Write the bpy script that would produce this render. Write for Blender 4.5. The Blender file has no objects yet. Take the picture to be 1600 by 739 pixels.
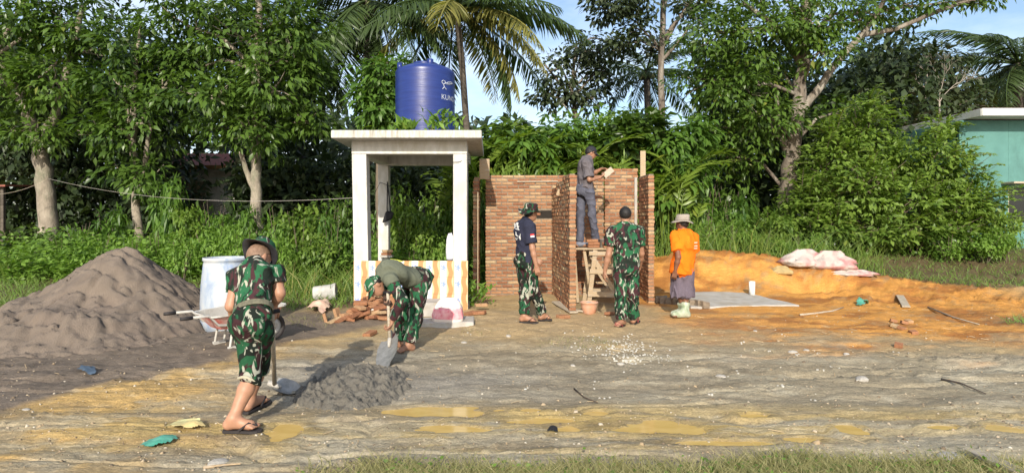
import bpy, bmesh, math, random
import numpy as np
from mathutils import Vector, Matrix, Euler

S = bpy.context.scene
COL = S.collection
R = math.radians
F = 950.0          # focal length in photo pixels (photo 1600 wide)
HZ = 340.0         # horizon row in the photo
CAMH = 1.5

# ------------------------------------------------------------------ camera
cd = bpy.data.cameras.new('camera')
cam = bpy.data.objects.new('camera', cd)
COL.objects.link(cam)
cam.location = (0, 0, CAMH)
cam.rotation_euler = (R(90), 0, 0)
cd.sensor_width = 36.0
cd.lens = 36.0 * F / 1600.0
cd.shift_y = -(369.5 - HZ) / 1600.0
cd.clip_start = 0.05
cd.clip_end = 1500
S.camera = cam

# ------------------------------------------------------------------ sky + sun
SUN_EL, SUN_AZ = 27.0, 5.0      # sun behind the camera, a little to its left
W = bpy.data.worlds.new('World'); S.world = W; W.use_nodes = True
nt = W.node_tree; nt.nodes.clear()
wo = nt.nodes.new('ShaderNodeOutputWorld'); bg = nt.nodes.new('ShaderNodeBackground')
sk = nt.nodes.new('ShaderNodeTexSky'); sk.sky_type = 'NISHITA'; sk.sun_disc = False
sk.sun_elevation = R(SUN_EL); sk.sun_rotation = R(180 + SUN_AZ)
sk.air_density = 1.0; sk.dust_density = 1.6; sk.ozone_density = 1.5
tc = nt.nodes.new('ShaderNodeTexCoord'); mp = nt.nodes.new('ShaderNodeMapping'); mp.inputs['Scale'].default_value = (1.6, 1.6, 4.0)
nz = nt.nodes.new('ShaderNodeTexNoise'); nz.inputs['Scale'].default_value = 1.7; nz.inputs['Detail'].default_value = 7; nz.inputs['Roughness'].default_value = .55
cr = nt.nodes.new('ShaderNodeValToRGB'); cr.color_ramp.elements[0].position = .42; cr.color_ramp.elements[1].position = .72
mx = nt.nodes.new('ShaderNodeMix'); mx.data_type = 'RGBA'
mx.inputs[7].default_value = (6.2, 6.7, 7.4, 1)
ml = nt.nodes.new('ShaderNodeMath'); ml.operation = 'MULTIPLY'; ml.inputs[1].default_value = .85
L = nt.links.new
L(tc.outputs['Generated'], mp.inputs[0]); L(mp.outputs[0], nz.inputs['Vector']); L(nz.outputs[0], cr.inputs[0])
L(cr.outputs[0], ml.inputs[0]); L(ml.outputs[0], mx.inputs[0]); L(sk.outputs[0], mx.inputs[6]); L(mx.outputs[2], bg.inputs[0]); L(bg.outputs[0], wo.inputs[0])
bg.inputs[1].default_value = .14

sd = bpy.data.lights.new('sun', 'SUN'); sun = bpy.data.objects.new('sun', sd); COL.objects.link(sun)
sd.energy = 4.0; sd.angle = R(.6); sd.color = (1.0, .93, .80)
ld = Vector((math.sin(R(SUN_AZ)) * math.cos(R(SUN_EL)), math.cos(R(SUN_AZ)) * math.cos(R(SUN_EL)), -math.sin(R(SUN_EL))))
sun.rotation_euler = ld.to_track_quat('-Z', 'Y').to_euler()
sun.location = (0, 0, 30)
S.view_settings.view_transform = 'Standard'; S.view_settings.look = 'None'
S.view_settings.gamma = 1; S.view_settings.exposure = 0.55
S.cycles.max_bounces = 6; S.cycles.transparent_max_bounces = 8

rng = np.random.default_rng(7)
random.seed(7)

def P(px, py, Y):
    return Vector(((px - 800) * Y / F, Y, CAMH - (py - HZ) * Y / F))
def GX(px, Y): return (px - 800) * Y / F

# ------------------------------------------------------------------ noise
def _hash(ix, iy, iz, seed):
    h = (ix.astype(np.int64) * 374761393 + iy.astype(np.int64) * 668265263 + iz.astype(np.int64) * 2147483647 + seed * 1274126177) & 0xffffffff
    h = ((h ^ (h >> 13)) * 1274126177) & 0xffffffff
    h = ((h ^ (h >> 16)) * 2246822519) & 0xffffffff
    return ((h ^ (h >> 15)) & 0xffffff) / float(0xffffff)
def vnoise(x, y, z=None, seed=0):
    x = np.asarray(x, float); y = np.asarray(y, float)
    x, y = np.broadcast_arrays(x, y)
    xi = np.floor(x); yi = np.floor(y); fx = x - xi; fy = y - yi
    fx = fx * fx * (3 - 2 * fx); fy = fy * fy * (3 - 2 * fy)
    if z is None:
        zi = np.zeros_like(xi)
        a = _hash(xi, yi, zi, seed); b = _hash(xi + 1, yi, zi, seed); c = _hash(xi, yi + 1, zi, seed); d = _hash(xi + 1, yi + 1, zi, seed)
        return (a * (1 - fx) + b * fx) * (1 - fy) + (c * (1 - fx) + d * fx) * fy
    z = np.broadcast_to(np.asarray(z, float), x.shape)
    zi = np.floor(z); fz = z - zi; fz = fz * fz * (3 - 2 * fz)
    def lay(k):
        a = _hash(xi, yi, k, seed); b = _hash(xi + 1, yi, k, seed); c = _hash(xi, yi + 1, k, seed); d = _hash(xi + 1, yi + 1, k, seed)
        return (a * (1 - fx) + b * fx) * (1 - fy) + (c * (1 - fx) + d * fx) * fy
    return lay(zi) * (1 - fz) + lay(zi + 1) * fz
def fbm(x, y, z=None, oct=4, seed=0, gain=.5):
    v = 0; a = 1; t = 0
    for i in range(oct):
        m = 2.03 ** i
        v = v + a * vnoise(x * m, y * m, None if z is None else z * m, seed + i * 17); t += a; a *= gain
    return v / t
def sstep(a, b, x):
    t = np.clip((x - a) / (b - a), 0, 1); return t * t * (3 - 2 * t)

# ------------------------------------------------------------------ object helpers
def link(o, parent=None):
    COL.objects.link(o)
    if parent is not None: o.parent = parent
    return o
def tag(o, label=None, cat=None, group=None, kind=None):
    if label: o['label'] = label
    if cat: o['category'] = cat
    if group: o['group'] = group
    if kind: o['kind'] = kind
    return o
def empty(name, loc, label=None, cat=None, group=None, rz=0):
    o = bpy.data.objects.new(name, None); o.location = loc; o.rotation_euler = (0, 0, rz)
    o.empty_display_size = .1
    link(o); return tag(o, label, cat, group)
def mesh_np(name, V, faces, mat=None, smooth=False, attr=None, cols=None):
    """V (n,3), faces (m,k) int array (all of one arity) or list of lists"""
    me = bpy.data.meshes.new(name)
    V = np.asarray(V, np.float32)
    if isinstance(faces, np.ndarray):
        m, k = faces.shape
        me.vertices.add(len(V)); me.vertices.foreach_set('co', V.ravel())
        me.loops.add(m * k); me.loops.foreach_set('vertex_index', faces.astype(np.int32).ravel())
        me.polygons.add(m); me.polygons.foreach_set('loop_start', np.arange(0, m * k, k, dtype=np.int32))
        me.polygons.foreach_set('loop_total', np.full(m, k, np.int32))
        me.update(calc_edges=True)
    else:
        me.from_pydata([tuple(v) for v in V], [], faces); me.update()
    if smooth: me.polygons.foreach_set('use_smooth', np.ones(len(me.polygons), bool))
    if attr is not None:
        a = me.attributes.new('tint', 'FLOAT', 'POINT'); a.data.foreach_set('value', np.asarray(attr, np.float32))
    if cols is not None:
        a = me.attributes.new('soil', 'FLOAT_COLOR', 'POINT')
        c = np.ones((len(V), 4), np.float32); c[:, :3] = cols; a.data.foreach_set('color', c.ravel())
    if mat: me.materials.append(mat)
    return me
def obj(name, me, parent=None, loc=None):
    o = bpy.data.objects.new(name, me); link(o, parent)
    if loc is not None: o.location = loc
    return o
def children(o): return [c for c in bpy.data.objects if c.parent == o]
def dup(root, loc=None, rot=None, scale=None, kids=None):
    r = root.copy(); COL.objects.link(r)
    if loc is not None: r.location = loc
    if rot is not None: r.rotation_euler = rot
    if scale is not None: r.scale = scale
    for c in (kids if kids is not None else children(root)):
        k = c.copy(); COL.objects.link(k); k.parent = r
    return r

class MB:
    """collects closed shapes into one mesh"""
    def __init__(s): s.V = []; s.F = []
    def add(s, V, Fc):
        n = len(s.V); s.V += [tuple(v) for v in V]; s.F += [[i + n for i in f] for f in Fc]
    def box(s, c, size, rot=None, jit=0):
        c = Vector(c); hx, hy, hz = [q / 2 for q in size]
        pts = [Vector((x * hx, y * hy, z * hz)) for z in (-1, 1) for y in (-1, 1) for x in (-1, 1)]
        if jit: pts = [p + Vector([random.uniform(-jit, jit) for _ in range(3)]) for p in pts]
        if rot is not None: pts = [rot @ p for p in pts]
        s.add([p + c for p in pts], [[0, 2, 3, 1], [4, 5, 7, 6], [0, 1, 5, 4], [2, 6, 7, 3], [0, 4, 6, 2], [1, 3, 7, 5]])
    def bar(s, a, b, w, t, up=(0, 0, 1)):
        a = Vector(a); b = Vector(b); d = (b - a); L_ = d.length; fr = frame(d, up)
        s.box((a + b) / 2, (w, L_, t), fr)
    def tube(s, pts, rad, n=8, cap=True):
        pts = [Vector(p) for p in pts]
        if not hasattr(rad, '__len__'): rad = [rad] * len(pts)
        base = len(s.V); V = []; Fc = []
        up = Vector((.13, .31, .94))
        for i, p in enumerate(pts):
            d = (pts[min(i + 1, len(pts) - 1)] - pts[max(i - 1, 0)])
            if d.length < 1e-9: d = Vector((0, 0, 1))
            fr = frame(d, up)
            up = fr.col[2]
            for k in range(n):
                a = 2 * math.pi * k / n
                V.append(p + fr.col[0] * (math.cos(a) * rad[i]) + fr.col[2] * (math.sin(a) * rad[i]))
        for i in range(len(pts) - 1):
            for k in range(n):
                Fc.append([i * n + k, i * n + (k + 1) % n, (i + 1) * n + (k + 1) % n, (i + 1) * n + k])
        if cap:
            Fc.append(list(range(n - 1, -1, -1))); Fc.append([(len(pts) - 1) * n + k for k in range(n)])
        s.add(V, Fc)
    def lathe(s, prof, n=32, c=(0, 0, 0), close=False):
        c = Vector(c); V = []; Fc = []
        for r, z in prof:
            for k in range(n):
                a = 2 * math.pi * k / n; V.append(c + Vector((r * math.cos(a), r * math.sin(a), z)))
        m = len(prof)
        for i in range(m - 1 + (1 if close else 0)):
            j = (i + 1) % m
            for k in range(n):
                Fc.append([i * n + k, i * n + (k + 1) % n, j * n + (k + 1) % n, j * n + k])
        if not close:
            Fc.append(list(range(n - 1, -1, -1))); Fc.append([(m - 1) * n + k for k in range(n)])
        s.add(V, Fc)
    def prism(s, poly, z0, z1):
        n = len(poly)
        s.add([(x, y, z0) for x, y in poly] + [(x, y, z1) for x, y in poly],
              [list(range(n - 1, -1, -1)), list(range(n, 2 * n))] + [[i, (i + 1) % n, n + (i + 1) % n, n + i] for i in range(n)])
    def build(s, name, mat, parent=None, smooth=False, off=None, bevel=0):
        V = s.V
        if off is not None:
            off = Vector(off); V = [Vector(v) - off for v in V]
        me = mesh_np(name, np.array([tuple(v) for v in V]), s.F, mat, smooth)
        bm = bmesh.new(); bm.from_mesh(me)
        bmesh.ops.recalc_face_normals(bm, faces=bm.faces)
        if bevel:
            bmesh.ops.bevel(bm, geom=list(bm.edges), offset=bevel, segments=1, affect='EDGES', profile=.7)
        bm.to_mesh(me); bm.free()
        if smooth: me.polygons.foreach_set('use_smooth', np.ones(len(me.polygons), bool)); 
        return obj(name, me, parent)
def frame(d, up=(0, 0, 1)):
    """3x3 whose columns are x, y = d, z close to up"""
    y = Vector(d).normalized(); up = Vector(up)
    x = y.cross(up)
    if x.length < 1e-5: x = y.cross(Vector((1, 0, 0.01)))
    x.normalize(); z = x.cross(y)
    return Matrix((x, y, z)).transposed()

# ------------------------------------------------------------------ materials
def newmat(name):
    m = bpy.data.materials.new(name); m.use_nodes = True
    t = m.node_tree; t.nodes.clear()
    out = t.nodes.new('ShaderNodeOutputMaterial'); b = t.nodes.new('ShaderNodeBsdfPrincipled')
    t.links.new(b.outputs[0], out.inputs[0])
    return m, t, b, out
def N(t, kind, **kw):
    n = t.nodes.new('ShaderNode' + kind)
    for k, v in kw.items(): setattr(n, k, v)
    return n
def ramp(t, stops):
    r = N(t, 'ValToRGB'); e = r.color_ramp.elements
    while len(e) < len(stops): e.new(.5)
    for q, (p, c) in zip(e, stops):
        q.position = p; q.color = (*c, 1) if len(c) == 3 else c
    return r
def math_n(t, op, a, b=None, clamp=False):
    n = N(t, 'Math', operation=op, use_clamp=clamp)
    for i, v in enumerate((a, b)):
        if v is None: continue
        if isinstance(v, (int, float)): n.inputs[i].default_value = v
        else: t.links.new(v, n.inputs[i])
    return n.outputs[0]
def mixc(t, fac, a, b, mode='MIX'):
    n = N(t, 'Mix', data_type='RGBA', blend_type=mode)
    for i, v in ((0, fac), (6, a), (7, b)):
        if isinstance(v, (int, float)): n.inputs[i].default_value = v
        elif isinstance(v, tuple): n.inputs[i].default_value = (*v, 1) if len(v) == 3 else v
        else: t.links.new(v, n.inputs[i])
    return n.outputs[2]
def noise(t, scale, detail=4, rough=.55, vec=None, dist=0):
    n = N(t, 'TexNoise'); n.inputs['Scale'].default_value = scale; n.inputs['Detail'].default_value = detail
    n.inputs['Roughness'].default_value = rough; n.inputs['Distortion'].default_value = dist
    if vec is not None: t.links.new(vec, n.inputs['Vector'])
    return n.outputs[0]
def coords(t, kind='Object', scale=None, rot=None):
    c = N(t, 'TexCoord').outputs[kind]
    if scale or rot:
        m = N(t, 'Mapping'); t.links.new(c, m.inputs[0])
        if scale: m.inputs['Scale'].default_value = scale
        if rot: m.inputs['Rotation'].default_value = rot
        c = m.outputs[0]
    return c
def bump(t, b, h, strength=.4, dist=.01):
    n = N(t, 'Bump'); n.inputs['Strength'].default_value = strength; n.inputs['Distance'].default_value = dist
    t.links.new(h, n.inputs['Height']); t.links.new(n.outputs[0], b.inputs['Normal'])
def pmat(name, c1, c2=None, scale=8, rough=.7, bmp=.3, bscale=40, bdist=.005, stretch=None, metal=0, spec=.4, dirt=None):
    m, t, b, o = newmat(name)
    v = coords(t, 'Object', stretch)
    n1 = noise(t, scale, 6, .6, v)
    c2 = c2 or tuple(q * .75 for q in c1)
    col = ramp(t, [(.35, c2), (.65, c1)]); t.links.new(n1, col.inputs[0])
    c = col.outputs[0]
    if dirt:
        n3 = noise(t, scale * .35, 7, .7, v, .4)
        f = ramp(t, [(.5, (0, 0, 0)), (.68, (1, 1, 1))]); t.links.new(n3, f.inputs[0])
        c = mixc(t, f.outputs[0], c, dirt)
    t.links.new(c, b.inputs['Base Color'])
    b.inputs['Roughness'].default_value = rough; b.inputs['Metallic'].default_value = metal
    b.inputs['Specular IOR Level'].default_value = spec
    if bmp: bump(t, b, noise(t, bscale, 5, .6, v), bmp, bdist)
    return m
def leafmat(name, dark, light, yellow=None, rough=.42, trans=.32, spec=.35):
    m, t, b, o = newmat(name)
    a = N(t, 'Attribute', attribute_name='tint').outputs['Fac']
    oi = N(t, 'ObjectInfo').outputs['Random']
    f = math_n(t, 'ADD', math_n(t, 'MULTIPLY', a, .8), math_n(t, 'MULTIPLY', oi, .2))
    st = [(0.05, dark), (.62, light)]
    if yellow: st += [(.86, light), (.98, yellow)]
    r = ramp(t, st); t.links.new(f, r.inputs[0])
    t.links.new(r.outputs[0], b.inputs['Base Color'])
    b.inputs['Roughness'].default_value = rough; b.inputs['Specular IOR Level'].default_value = spec
    tr = N(t, 'BsdfTranslucent'); mxs = N(t, 'MixShader'); mxs.inputs[0].default_value = trans
    tc_ = mixc(t, 1.0, r.outputs[0], (1.5, 1.6, .6), 'MULTIPLY'); t.links.new(tc_, tr.inputs[0])
    t.links.new(b.outputs[0], mxs.inputs[1]); t.links.new(tr.outputs[0], mxs.inputs[2]); t.links.new(mxs.outputs[0], o.inputs[0])
    return m
# ================================================================== GROUND
PUD = [(690, 641, 84, 8), (700, 669, 62, 7), (860, 656, 66, 5), (915, 668, 50, 6), (1030, 667, 76, 11), (1130, 691, 76, 5),
       (1252, 686, 34, 5), (442, 676, 27, 16), (1332, 672, 22, 8), (1572, 671, 26, 8), (932, 646, 18, 4), (1180, 650, 26, 4), (1470, 668, 24, 4), (830, 642, 20, 3)]
PW = []
for (a, b, w, h) in PUD:
    Y = 1425.0 / (b - HZ); y0 = 1425.0 / (b + h - HZ); y1 = 1425.0 / (b - h - HZ)
    PW.append((GX(a, Y), (y0 + y1) / 2, w * Y / F, (y1 - y0) / 2))
PLEV = -.012
def pud_e(x, y, cx, cy, a, b):
    e = ((x - cx) / a) ** 2 + ((y - cy) / b) ** 2
    n = fbm(x * 4.5 + cx * 3, y * 13, oct=4, seed=41)
    return e, e + (np.clip(n, .2, .8) - .5) * 2.0 + .12
def H(x, y):
    x = np.asarray(x, float); y = np.asarray(y, float)
    h = .50 * sstep(11.2, 17.5, y) + .25 * sstep(20, 40, y)
    h = h + .16 * sstep(-2, -5, x) * sstep(9.5, 13, y)
    h = h + .28 * sstep(12.6, 15.5, y) * sstep(5.5, 8.5, x)
    # spoil heap of orange soil right of the building
    n = fbm(x * .9, y * .9, oct=4, seed=3)
    m1 = np.exp(-((x - 4.1) / 2.0) ** 2 - ((y - 13.5) / 1.2) ** 2) * .58
    m2 = np.exp(-((x - 6.6) / 1.6) ** 2 - ((y - 12.7) / 1.1) ** 2) * .25
    m3 = np.exp(-((x - 9.5) / 2.2) ** 2 - ((y - 11.8) / 1.0) ** 2) * .08
    pit = np.exp(-((x - 6.0) / .62) ** 2 - ((y - 11.9) / .30) ** 2) * .30
    h = h + (m1 + m2 + m3) * (.75 + .5 * n) - pit
    orange = sstep(2.6, 3.4, x) * sstep(9.6, 11, y) * (1 - sstep(14, 16, y))
    orange = orange * (1 - .93 * sstep(2.55, 2.9, x) * (1 - sstep(5.4, 5.9, x)) * sstep(9.3, 9.7, y) * (1 - sstep(11.7, 12.4, y)))
    h = h + orange * ((fbm(x * 3.2, y * 4, oct=6, seed=5, gain=.58) - .5) * .20 + .10 * np.clip(vnoise(x * 11, y * 13, seed=6) - .55, 0, 1) + .09 * np.clip(vnoise(x * 19, y * 21, seed=8) - .6, 0, 1))
    # soil piled in the building's inner corner
    h = h + .10 * np.exp(-((x - .55) / .35) ** 2 - ((y - 11.2) / .6) ** 2)
    # wheel ruts and mud on the road
    road = sstep(3.0, 3.7, y) * (1 - sstep(6.2, 7.6, y))
    wob = fbm(x * .45, y * .3, oct=2, seed=9) * 1.1
    rut = np.sin((y + wob) * 7.5) * .012 - .030 * np.exp(-((fbm(x * .35, y * 2.2, oct=3, seed=13) - .5) / .018) ** 2) + (fbm(x * 1.3, y * 5.0, oct=5, seed=11) - .5) * .050
    h = h + road * rut
    h = h + (fbm(x * 2.2, y * 2.6, oct=4, seed=2) - .5) * .05 * (1 - .4 * road) * (1 - sstep(14, 20, y))
    h = h + (fbm(x * 17, y * 20, oct=3, seed=21) - .5) * .020 * (1 - sstep(8, 12, y))
    # clods of kicked up mud
    cl = vnoise(x * 26, y * 30, seed=33); h = h + np.clip(cl - .80, 0, 1) * .14 * sstep(3.5, 4, y) * (1 - sstep(7, 9, y)) * sstep(.45, .62, vnoise(x * 1.1, y * 2.0, seed=35))
    h = h + (fbm(x * 7, y * 8, oct=4, seed=23, gain=.6) - .5) * .050 * sstep(4.8, 6, y) * (1 - sstep(10, 12, y)) * (1 - .9 * sstep(2.55, 2.9, x) * (1 - sstep(5.4, 5.9, x)) * sstep(9.3, 9.7, y))
    # puddle hollows: the shore is where the warped ellipse reaches 1
    for i, (cx, cy, a, b) in enumerate(PW):
        e, en = pud_e(x, y, cx, cy, a, b)
        w = 1 - sstep(1.75, 4.2, e)
        h = h * (1 - w) + w * (PLEV + .0011 * i + np.clip((en - 1) * .030, -.04, .010) + np.clip(en - 1, 0, 1) * .012 * (fbm(x * 20, y * 24, oct=2, seed=43) - .3))
    # verge the photographer stands on
    h = h + .05 * sstep(3.75, 3.3, y) * sstep(-1.3, -.3, x)
    return h
def soil(x, y):
    """albedo of the soil by place: clay, mud, sand and orange spoil"""
    n1 = fbm(x * .8, y * 1.6, oct=5, seed=51); n2 = fbm(x * 1.7, y * 3.2, oct=6, seed=53, gain=.58); n3 = fbm(x * 7, y * 9, oct=4, seed=55)
    def c(*v): return np.array(v)
    mud = c(.305, .258, .18); mudl = c(.38, .335, .25); ochre = c(.475, .315, .125); clay = c(.43, .315, .165)
    orange = c(.60, .255, .045); oral = c(.62, .32, .09); sand = c(.165, .132, .105); dgrass = c(.115, .085, .045)
    X = lambda w: w[..., None]
    col = np.zeros(x.shape + (3,)) + clay
    col = col * (1 - X(sstep(.45, .6, n2))) + X(sstep(.45, .6, n2)) * c(.37, .29, .175)
    # ochre left
    f = sstep(-1.6, -2.6, x + (n1 - .5) * 2) * sstep(.40, .58, n1 * .5 + n3 * .5) * (1 - sstep(8.5, 10, y))
    col = col * (1 - X(f)) + X(f) * ochre
    # grey muddy road
    f = sstep(3.0, 3.4, y) * (1 - sstep(6.3, 8.0, y + (n1 - .5) * 2.2)) * sstep(-3.2, -1.6, x + (n2 - .5) * 2.5)
    col = col * (1 - X(f)) + X(f) * (mud * (1 - X(sstep(.42, .66, n2))) + mudl * X(sstep(.42, .66, n2)))
    # yellow slime round the puddles
    for (cx, cy, a, b) in PW:
        e = ((x - cx) / (a * 1.7)) ** 2 + ((y - cy) / (b * 2.1)) ** 2
        f = np.exp(-e) * .8 * sstep(.25, .55, n3)
        col = col * (1 - X(f)) + X(f) * c(.44, .315, .115)
        e, en = pud_e(x, y, cx, cy, a, b); f = np.exp(-((en - 1.25) / .42) ** 2) * (e < 4) * .7
        col = col * (1 - X(f)) + X(f) * c(.29, .215, .10)
    # long smears of yellow silt and dark wet tracks along the road
    st_ = fbm(x * .55, y * 6.5, oct=5, seed=57); bnd = np.exp(-((y - 4.35) / .42) ** 2)
    f = sstep(.50, .60, st_) * bnd * sstep(-3.6, -2.4, x) * .8
    col = col * (1 - X(f)) + X(f) * c(.45, .325, .12)
    st2 = fbm(x * .7 + .4 * y, y * 3.4, oct=6, seed=59, gain=.6); f = sstep(.53, .60, st2) * (1 - sstep(6.5, 8, y)) * .38
    col = col * (1 - X(f)) + X(f) * c(.17, .135, .09)
    st3 = fbm(x * .8 - .3 * y, y * 3.6, oct=6, seed=58, gain=.6); f = sstep(.56, .62, st3) * (1 - sstep(6.5, 8, y)) * .5
    col = col * (1 - X(f)) + X(f) * c(.42, .375, .28)
    # cement grey where mortar was mixed
    f = np.exp(-((x + 1.5) / .9) ** 2 - ((y - 5.7) / 1.0) ** 2) * .9
    f = np.clip(f + np.exp(-((x + .4) / 1.0) ** 2 - ((y - 5.5) / .7) ** 2) * .6, 0, .9) * (.55 + .45 * sstep(.3, .6, n2))
    col = col * (1 - X(f)) + X(f) * c(.265, .24, .205)
    # sand spill round the pile
    d = (y - 5.0) * .55 - (x + 3.6) - (n1 - .5) * .8
    f = sstep(0, .35, d) * (1 - sstep(9.2, 10.2, y)) * sstep(4.0, 4.7, y)
    col = col * (1 - X(f)) + X(f) * (sand * (.85 + .35 * X(n3)))
    # orange spoil
    e = sstep(1.9, 3.0, x + (n1 - .5) * 1.6) * sstep(6.3, 9.0, y + (n2 - .5) * 3.4 - np.clip(x - 6, 0, 9) * .03) * (1 - sstep(13.6, 14.4, y + (n3 - .5)))
    e = e * (1 - sstep(8.2, 10.0, x) * (1 - sstep(11.0, 9.0, y)) * .75)
    e = np.clip(e * (.45 + 1.1 * sstep(.28, .6, n1 * .4 + n3 * .6)), 0, 1)
    n4 = X(sstep(.50, .62, fbm(x * 1.7, y * 3.0, oct=5, seed=56))); col = col * (1 - X(e)) + X(e) * ((orange * (1 - X(n3)) + oral * X(n3)) * (1 - .85 * n4) + .85 * n4 * c(.34, .135, .035))
    # around the building: pale trodden clay
    f = np.exp(-((x - 1) / 2.0) ** 2 - ((y - 8.7) / 1.4) ** 2) * .7
    col = col * (1 - X(f)) + X(f) * c(.47, .335, .19)
    # under the grass
    f = GRASS(x, y)
    col = col * (1 - X(f)) + X(f) * dgrass
    return col * (.84 + .25 * X(n3))
def GRASS(x, y):
    px = 800 + F * x / np.maximum(y, .5)
    n = fbm(x * 1.1, y * 1.1, oct=3, seed=61) - .5
    g = sstep(9.9, 10.9, y + n * 1.8) * sstep(-.6, -1.0, x)                       # left and behind the tank stand
    g = g * (1 - (sstep(-6.2, -6.0, x) * 0))
    g = np.maximum(g, sstep(-6.3, -6.9, x + n) * sstep(7.6, 8.6, y))
    lim = np.where(x < 6.0, 14.3 - .22 * (x - 4), 13.9 - .62 * (x - 6.0)); lim = np.maximum(lim, 11.9)
    g = np.maximum(g, sstep(0, .5, y + n * 1.2 - lim) * sstep(2.6, 3.2, x))
    g = np.maximum(g, sstep(16.5, 17.5, y) * 1.0)
    g = np.maximum(g, sstep(3.84, 3.58, y + n * .45) * sstep(-1.5, -.6, x + n))   # verge in front
    g = np.maximum(g, np.exp(-((x - 7.6) / .55) ** 2 - ((y - 8.55) / .35) ** 2) * 1.3)   # tufts at right edge
    path = sstep(10.9, 11.6, x - (y - 12) * .72) * (1 - sstep(15, 16, y))
    g = g * (1 - .9 * path * sstep(11.5, 12.5, y))
    return np.clip(g, 0, 1)

rows = [-40, -20, -8, -3, 0, 1.2, 2.0, 2.5]
p = 860.0
while p > 352:
    rows.append(1425.0 / (p - HZ)); p -= 1.25 if p > 400 else .9
rows += [130, 180, 260, 400, 700]
rows = np.array(sorted(rows)); NC = 560
u = np.linspace(-1, 1, NC)
hw = 1.08 * np.abs(rows) + 2.0
YY = np.repeat(rows[:, None], NC, 1); XX = hw[:, None] * u[None, :]
ZZ = H(XX, YY)
import bisect
_rows = [float(r_) for r_ in rows]
def ground(x, y):
    j = min(max(bisect.bisect_right(_rows, y) - 1, 0), len(_rows) - 2); v = 0
    t_ = (y - _rows[j]) / (_rows[j + 1] - _rows[j])
    for jj, w in ((j, 1 - t_), (j + 1, t_)):
        f_ = (x / hw[jj] + 1) / 2 * (NC - 1); i = min(max(int(f_), 0), NC - 2); f_ -= i
        v += w * (ZZ[jj, i] * (1 - f_) + ZZ[jj, i + 1] * f_)
    return float(v)
def on(px, py, dz=0):
    """ground point seen at photo pixel"""
    Y = 1425.0 / max(py - HZ, 8)
    for _ in range(60):
        z = ground(GX(px, Y), Y); Yn = (CAMH - z) * F / max(py - HZ, 8); Y = Y * .6 + Yn * .4
    return Vector((GX(px, Y), Y, ground(GX(px, Y), Y) + dz))
cols = soil(XX.ravel(), YY.ravel())
V = np.stack([XX.ravel(), YY.ravel(), ZZ.ravel()], 1)
ii = (np.arange(len(rows) - 1)[:, None] * NC + np.arange(NC - 1)[None, :]).ravel()
Fq = np.stack([ii, ii + 1, ii + NC + 1, ii + NC], 1)
m, t, b, o = newmat('soil')
va = N(t, 'Attribute', attribute_name='soil').outputs['Color']
v = coords(t, 'Object'); vs = coords(t, 'Object', (1, 3.2, 1))
n1 = noise(t, 9, 8, .68, vs); n2 = noise(t, 55, 6, .7, v); n3 = noise(t, 2.1, 6, .6, vs, .6)
k1 = ramp(t, [(.3, (.76, .74, .71)), (.72, (1.16, 1.16, 1.14))]); t.links.new(n1, k1.inputs[0])
k2 = ramp(t, [(.28, (.62, .62, .6)), (.72, (1.3, 1.3, 1.3))]); t.links.new(n2, k2.inputs[0])
k3 = ramp(t, [(.3, (.88, .88, .88)), (.7, (1.10, 1.09, 1.08))]); t.links.new(n3, k3.inputs[0])
c = mixc(t, 1, mixc(t, 1, mixc(t, 1, va, k1.outputs[0], 'MULTIPLY'), k2.outputs[0], 'MULTIPLY'), k3.outputs[0], 'MULTIPLY')
t.links.new(c, b.inputs['Base Color']); b.inputs['Specular IOR Level'].default_value = .25
rr = ramp(t, [(.35, (.55, .55, .55)), (.6, (.95, .95, .95))]); t.links.new(n3, rr.inputs[0]); t.links.new(rr.outputs[0], b.inputs['Roughness'])
bh = math_n(t, 'ADD', math_n(t, 'MULTIPLY', n1, 1.0), math_n(t, 'MULTIPLY', n2, .55))
bump(t, b, bh, .75, .022)
M_soil = m
g = obj('ground', mesh_np('ground', V, Fq, M_soil, True, cols=cols)); tag(g, 'muddy clay ground with wheel ruts', None, None, 'structure')
del g['label']

# puddles: muddy yellow water lying in the hollows
m, t, b, o = newmat('muddy_water')
v = coords(t, 'Object', (1, 2, 1)); n1 = noise(t, 5, 5, .6, v)
r_ = ramp(t, [(.3, (.46, .305, .095)), (.7, (.56, .39, .145))]); t.links.new(n1, r_.inputs[0]); t.links.new(r_.outputs[0], b.inputs['Base Color'])
b.inputs['Roughness'].default_value = .07; b.inputs['Specular IOR Level'].default_value = .5; b.inputs['IOR'].default_value = 1.33
bump(t, b, noise(t, 30, 3, .5, v), .05, .004)
for i, (cx, cy, a, bb) in enumerate(PW):
    gx, gy = np.meshgrid(np.linspace(-1.32, 1.32, 34) * a, np.linspace(-1.32, 1.32, 22) * bb)
    e, en = pud_e(gx + cx, gy + cy, cx, cy, a, bb); ok = (en < 1.25) & (e < 1.75); n_ = gx.shape[1]
    ok = (ok[:-1, :-1] | ok[1:, :-1] | ok[:-1, 1:] | ok[1:, 1:]).ravel()
    ii = (np.arange(gx.shape[0] - 1)[:, None] * n_ + np.arange(n_ - 1)[None, :]).ravel()[ok]
    V = np.stack([gx.ravel(), gy.ravel(), 0 * gx.ravel()], 1)
    o_ = obj('puddle', mesh_np('puddle', V, np.stack([ii, ii + 1, ii + n_ + 1, ii + n_], 1), m), None, (cx, cy, PLEV + .0011 * i)); tag(o_, kind='structure')
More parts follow.
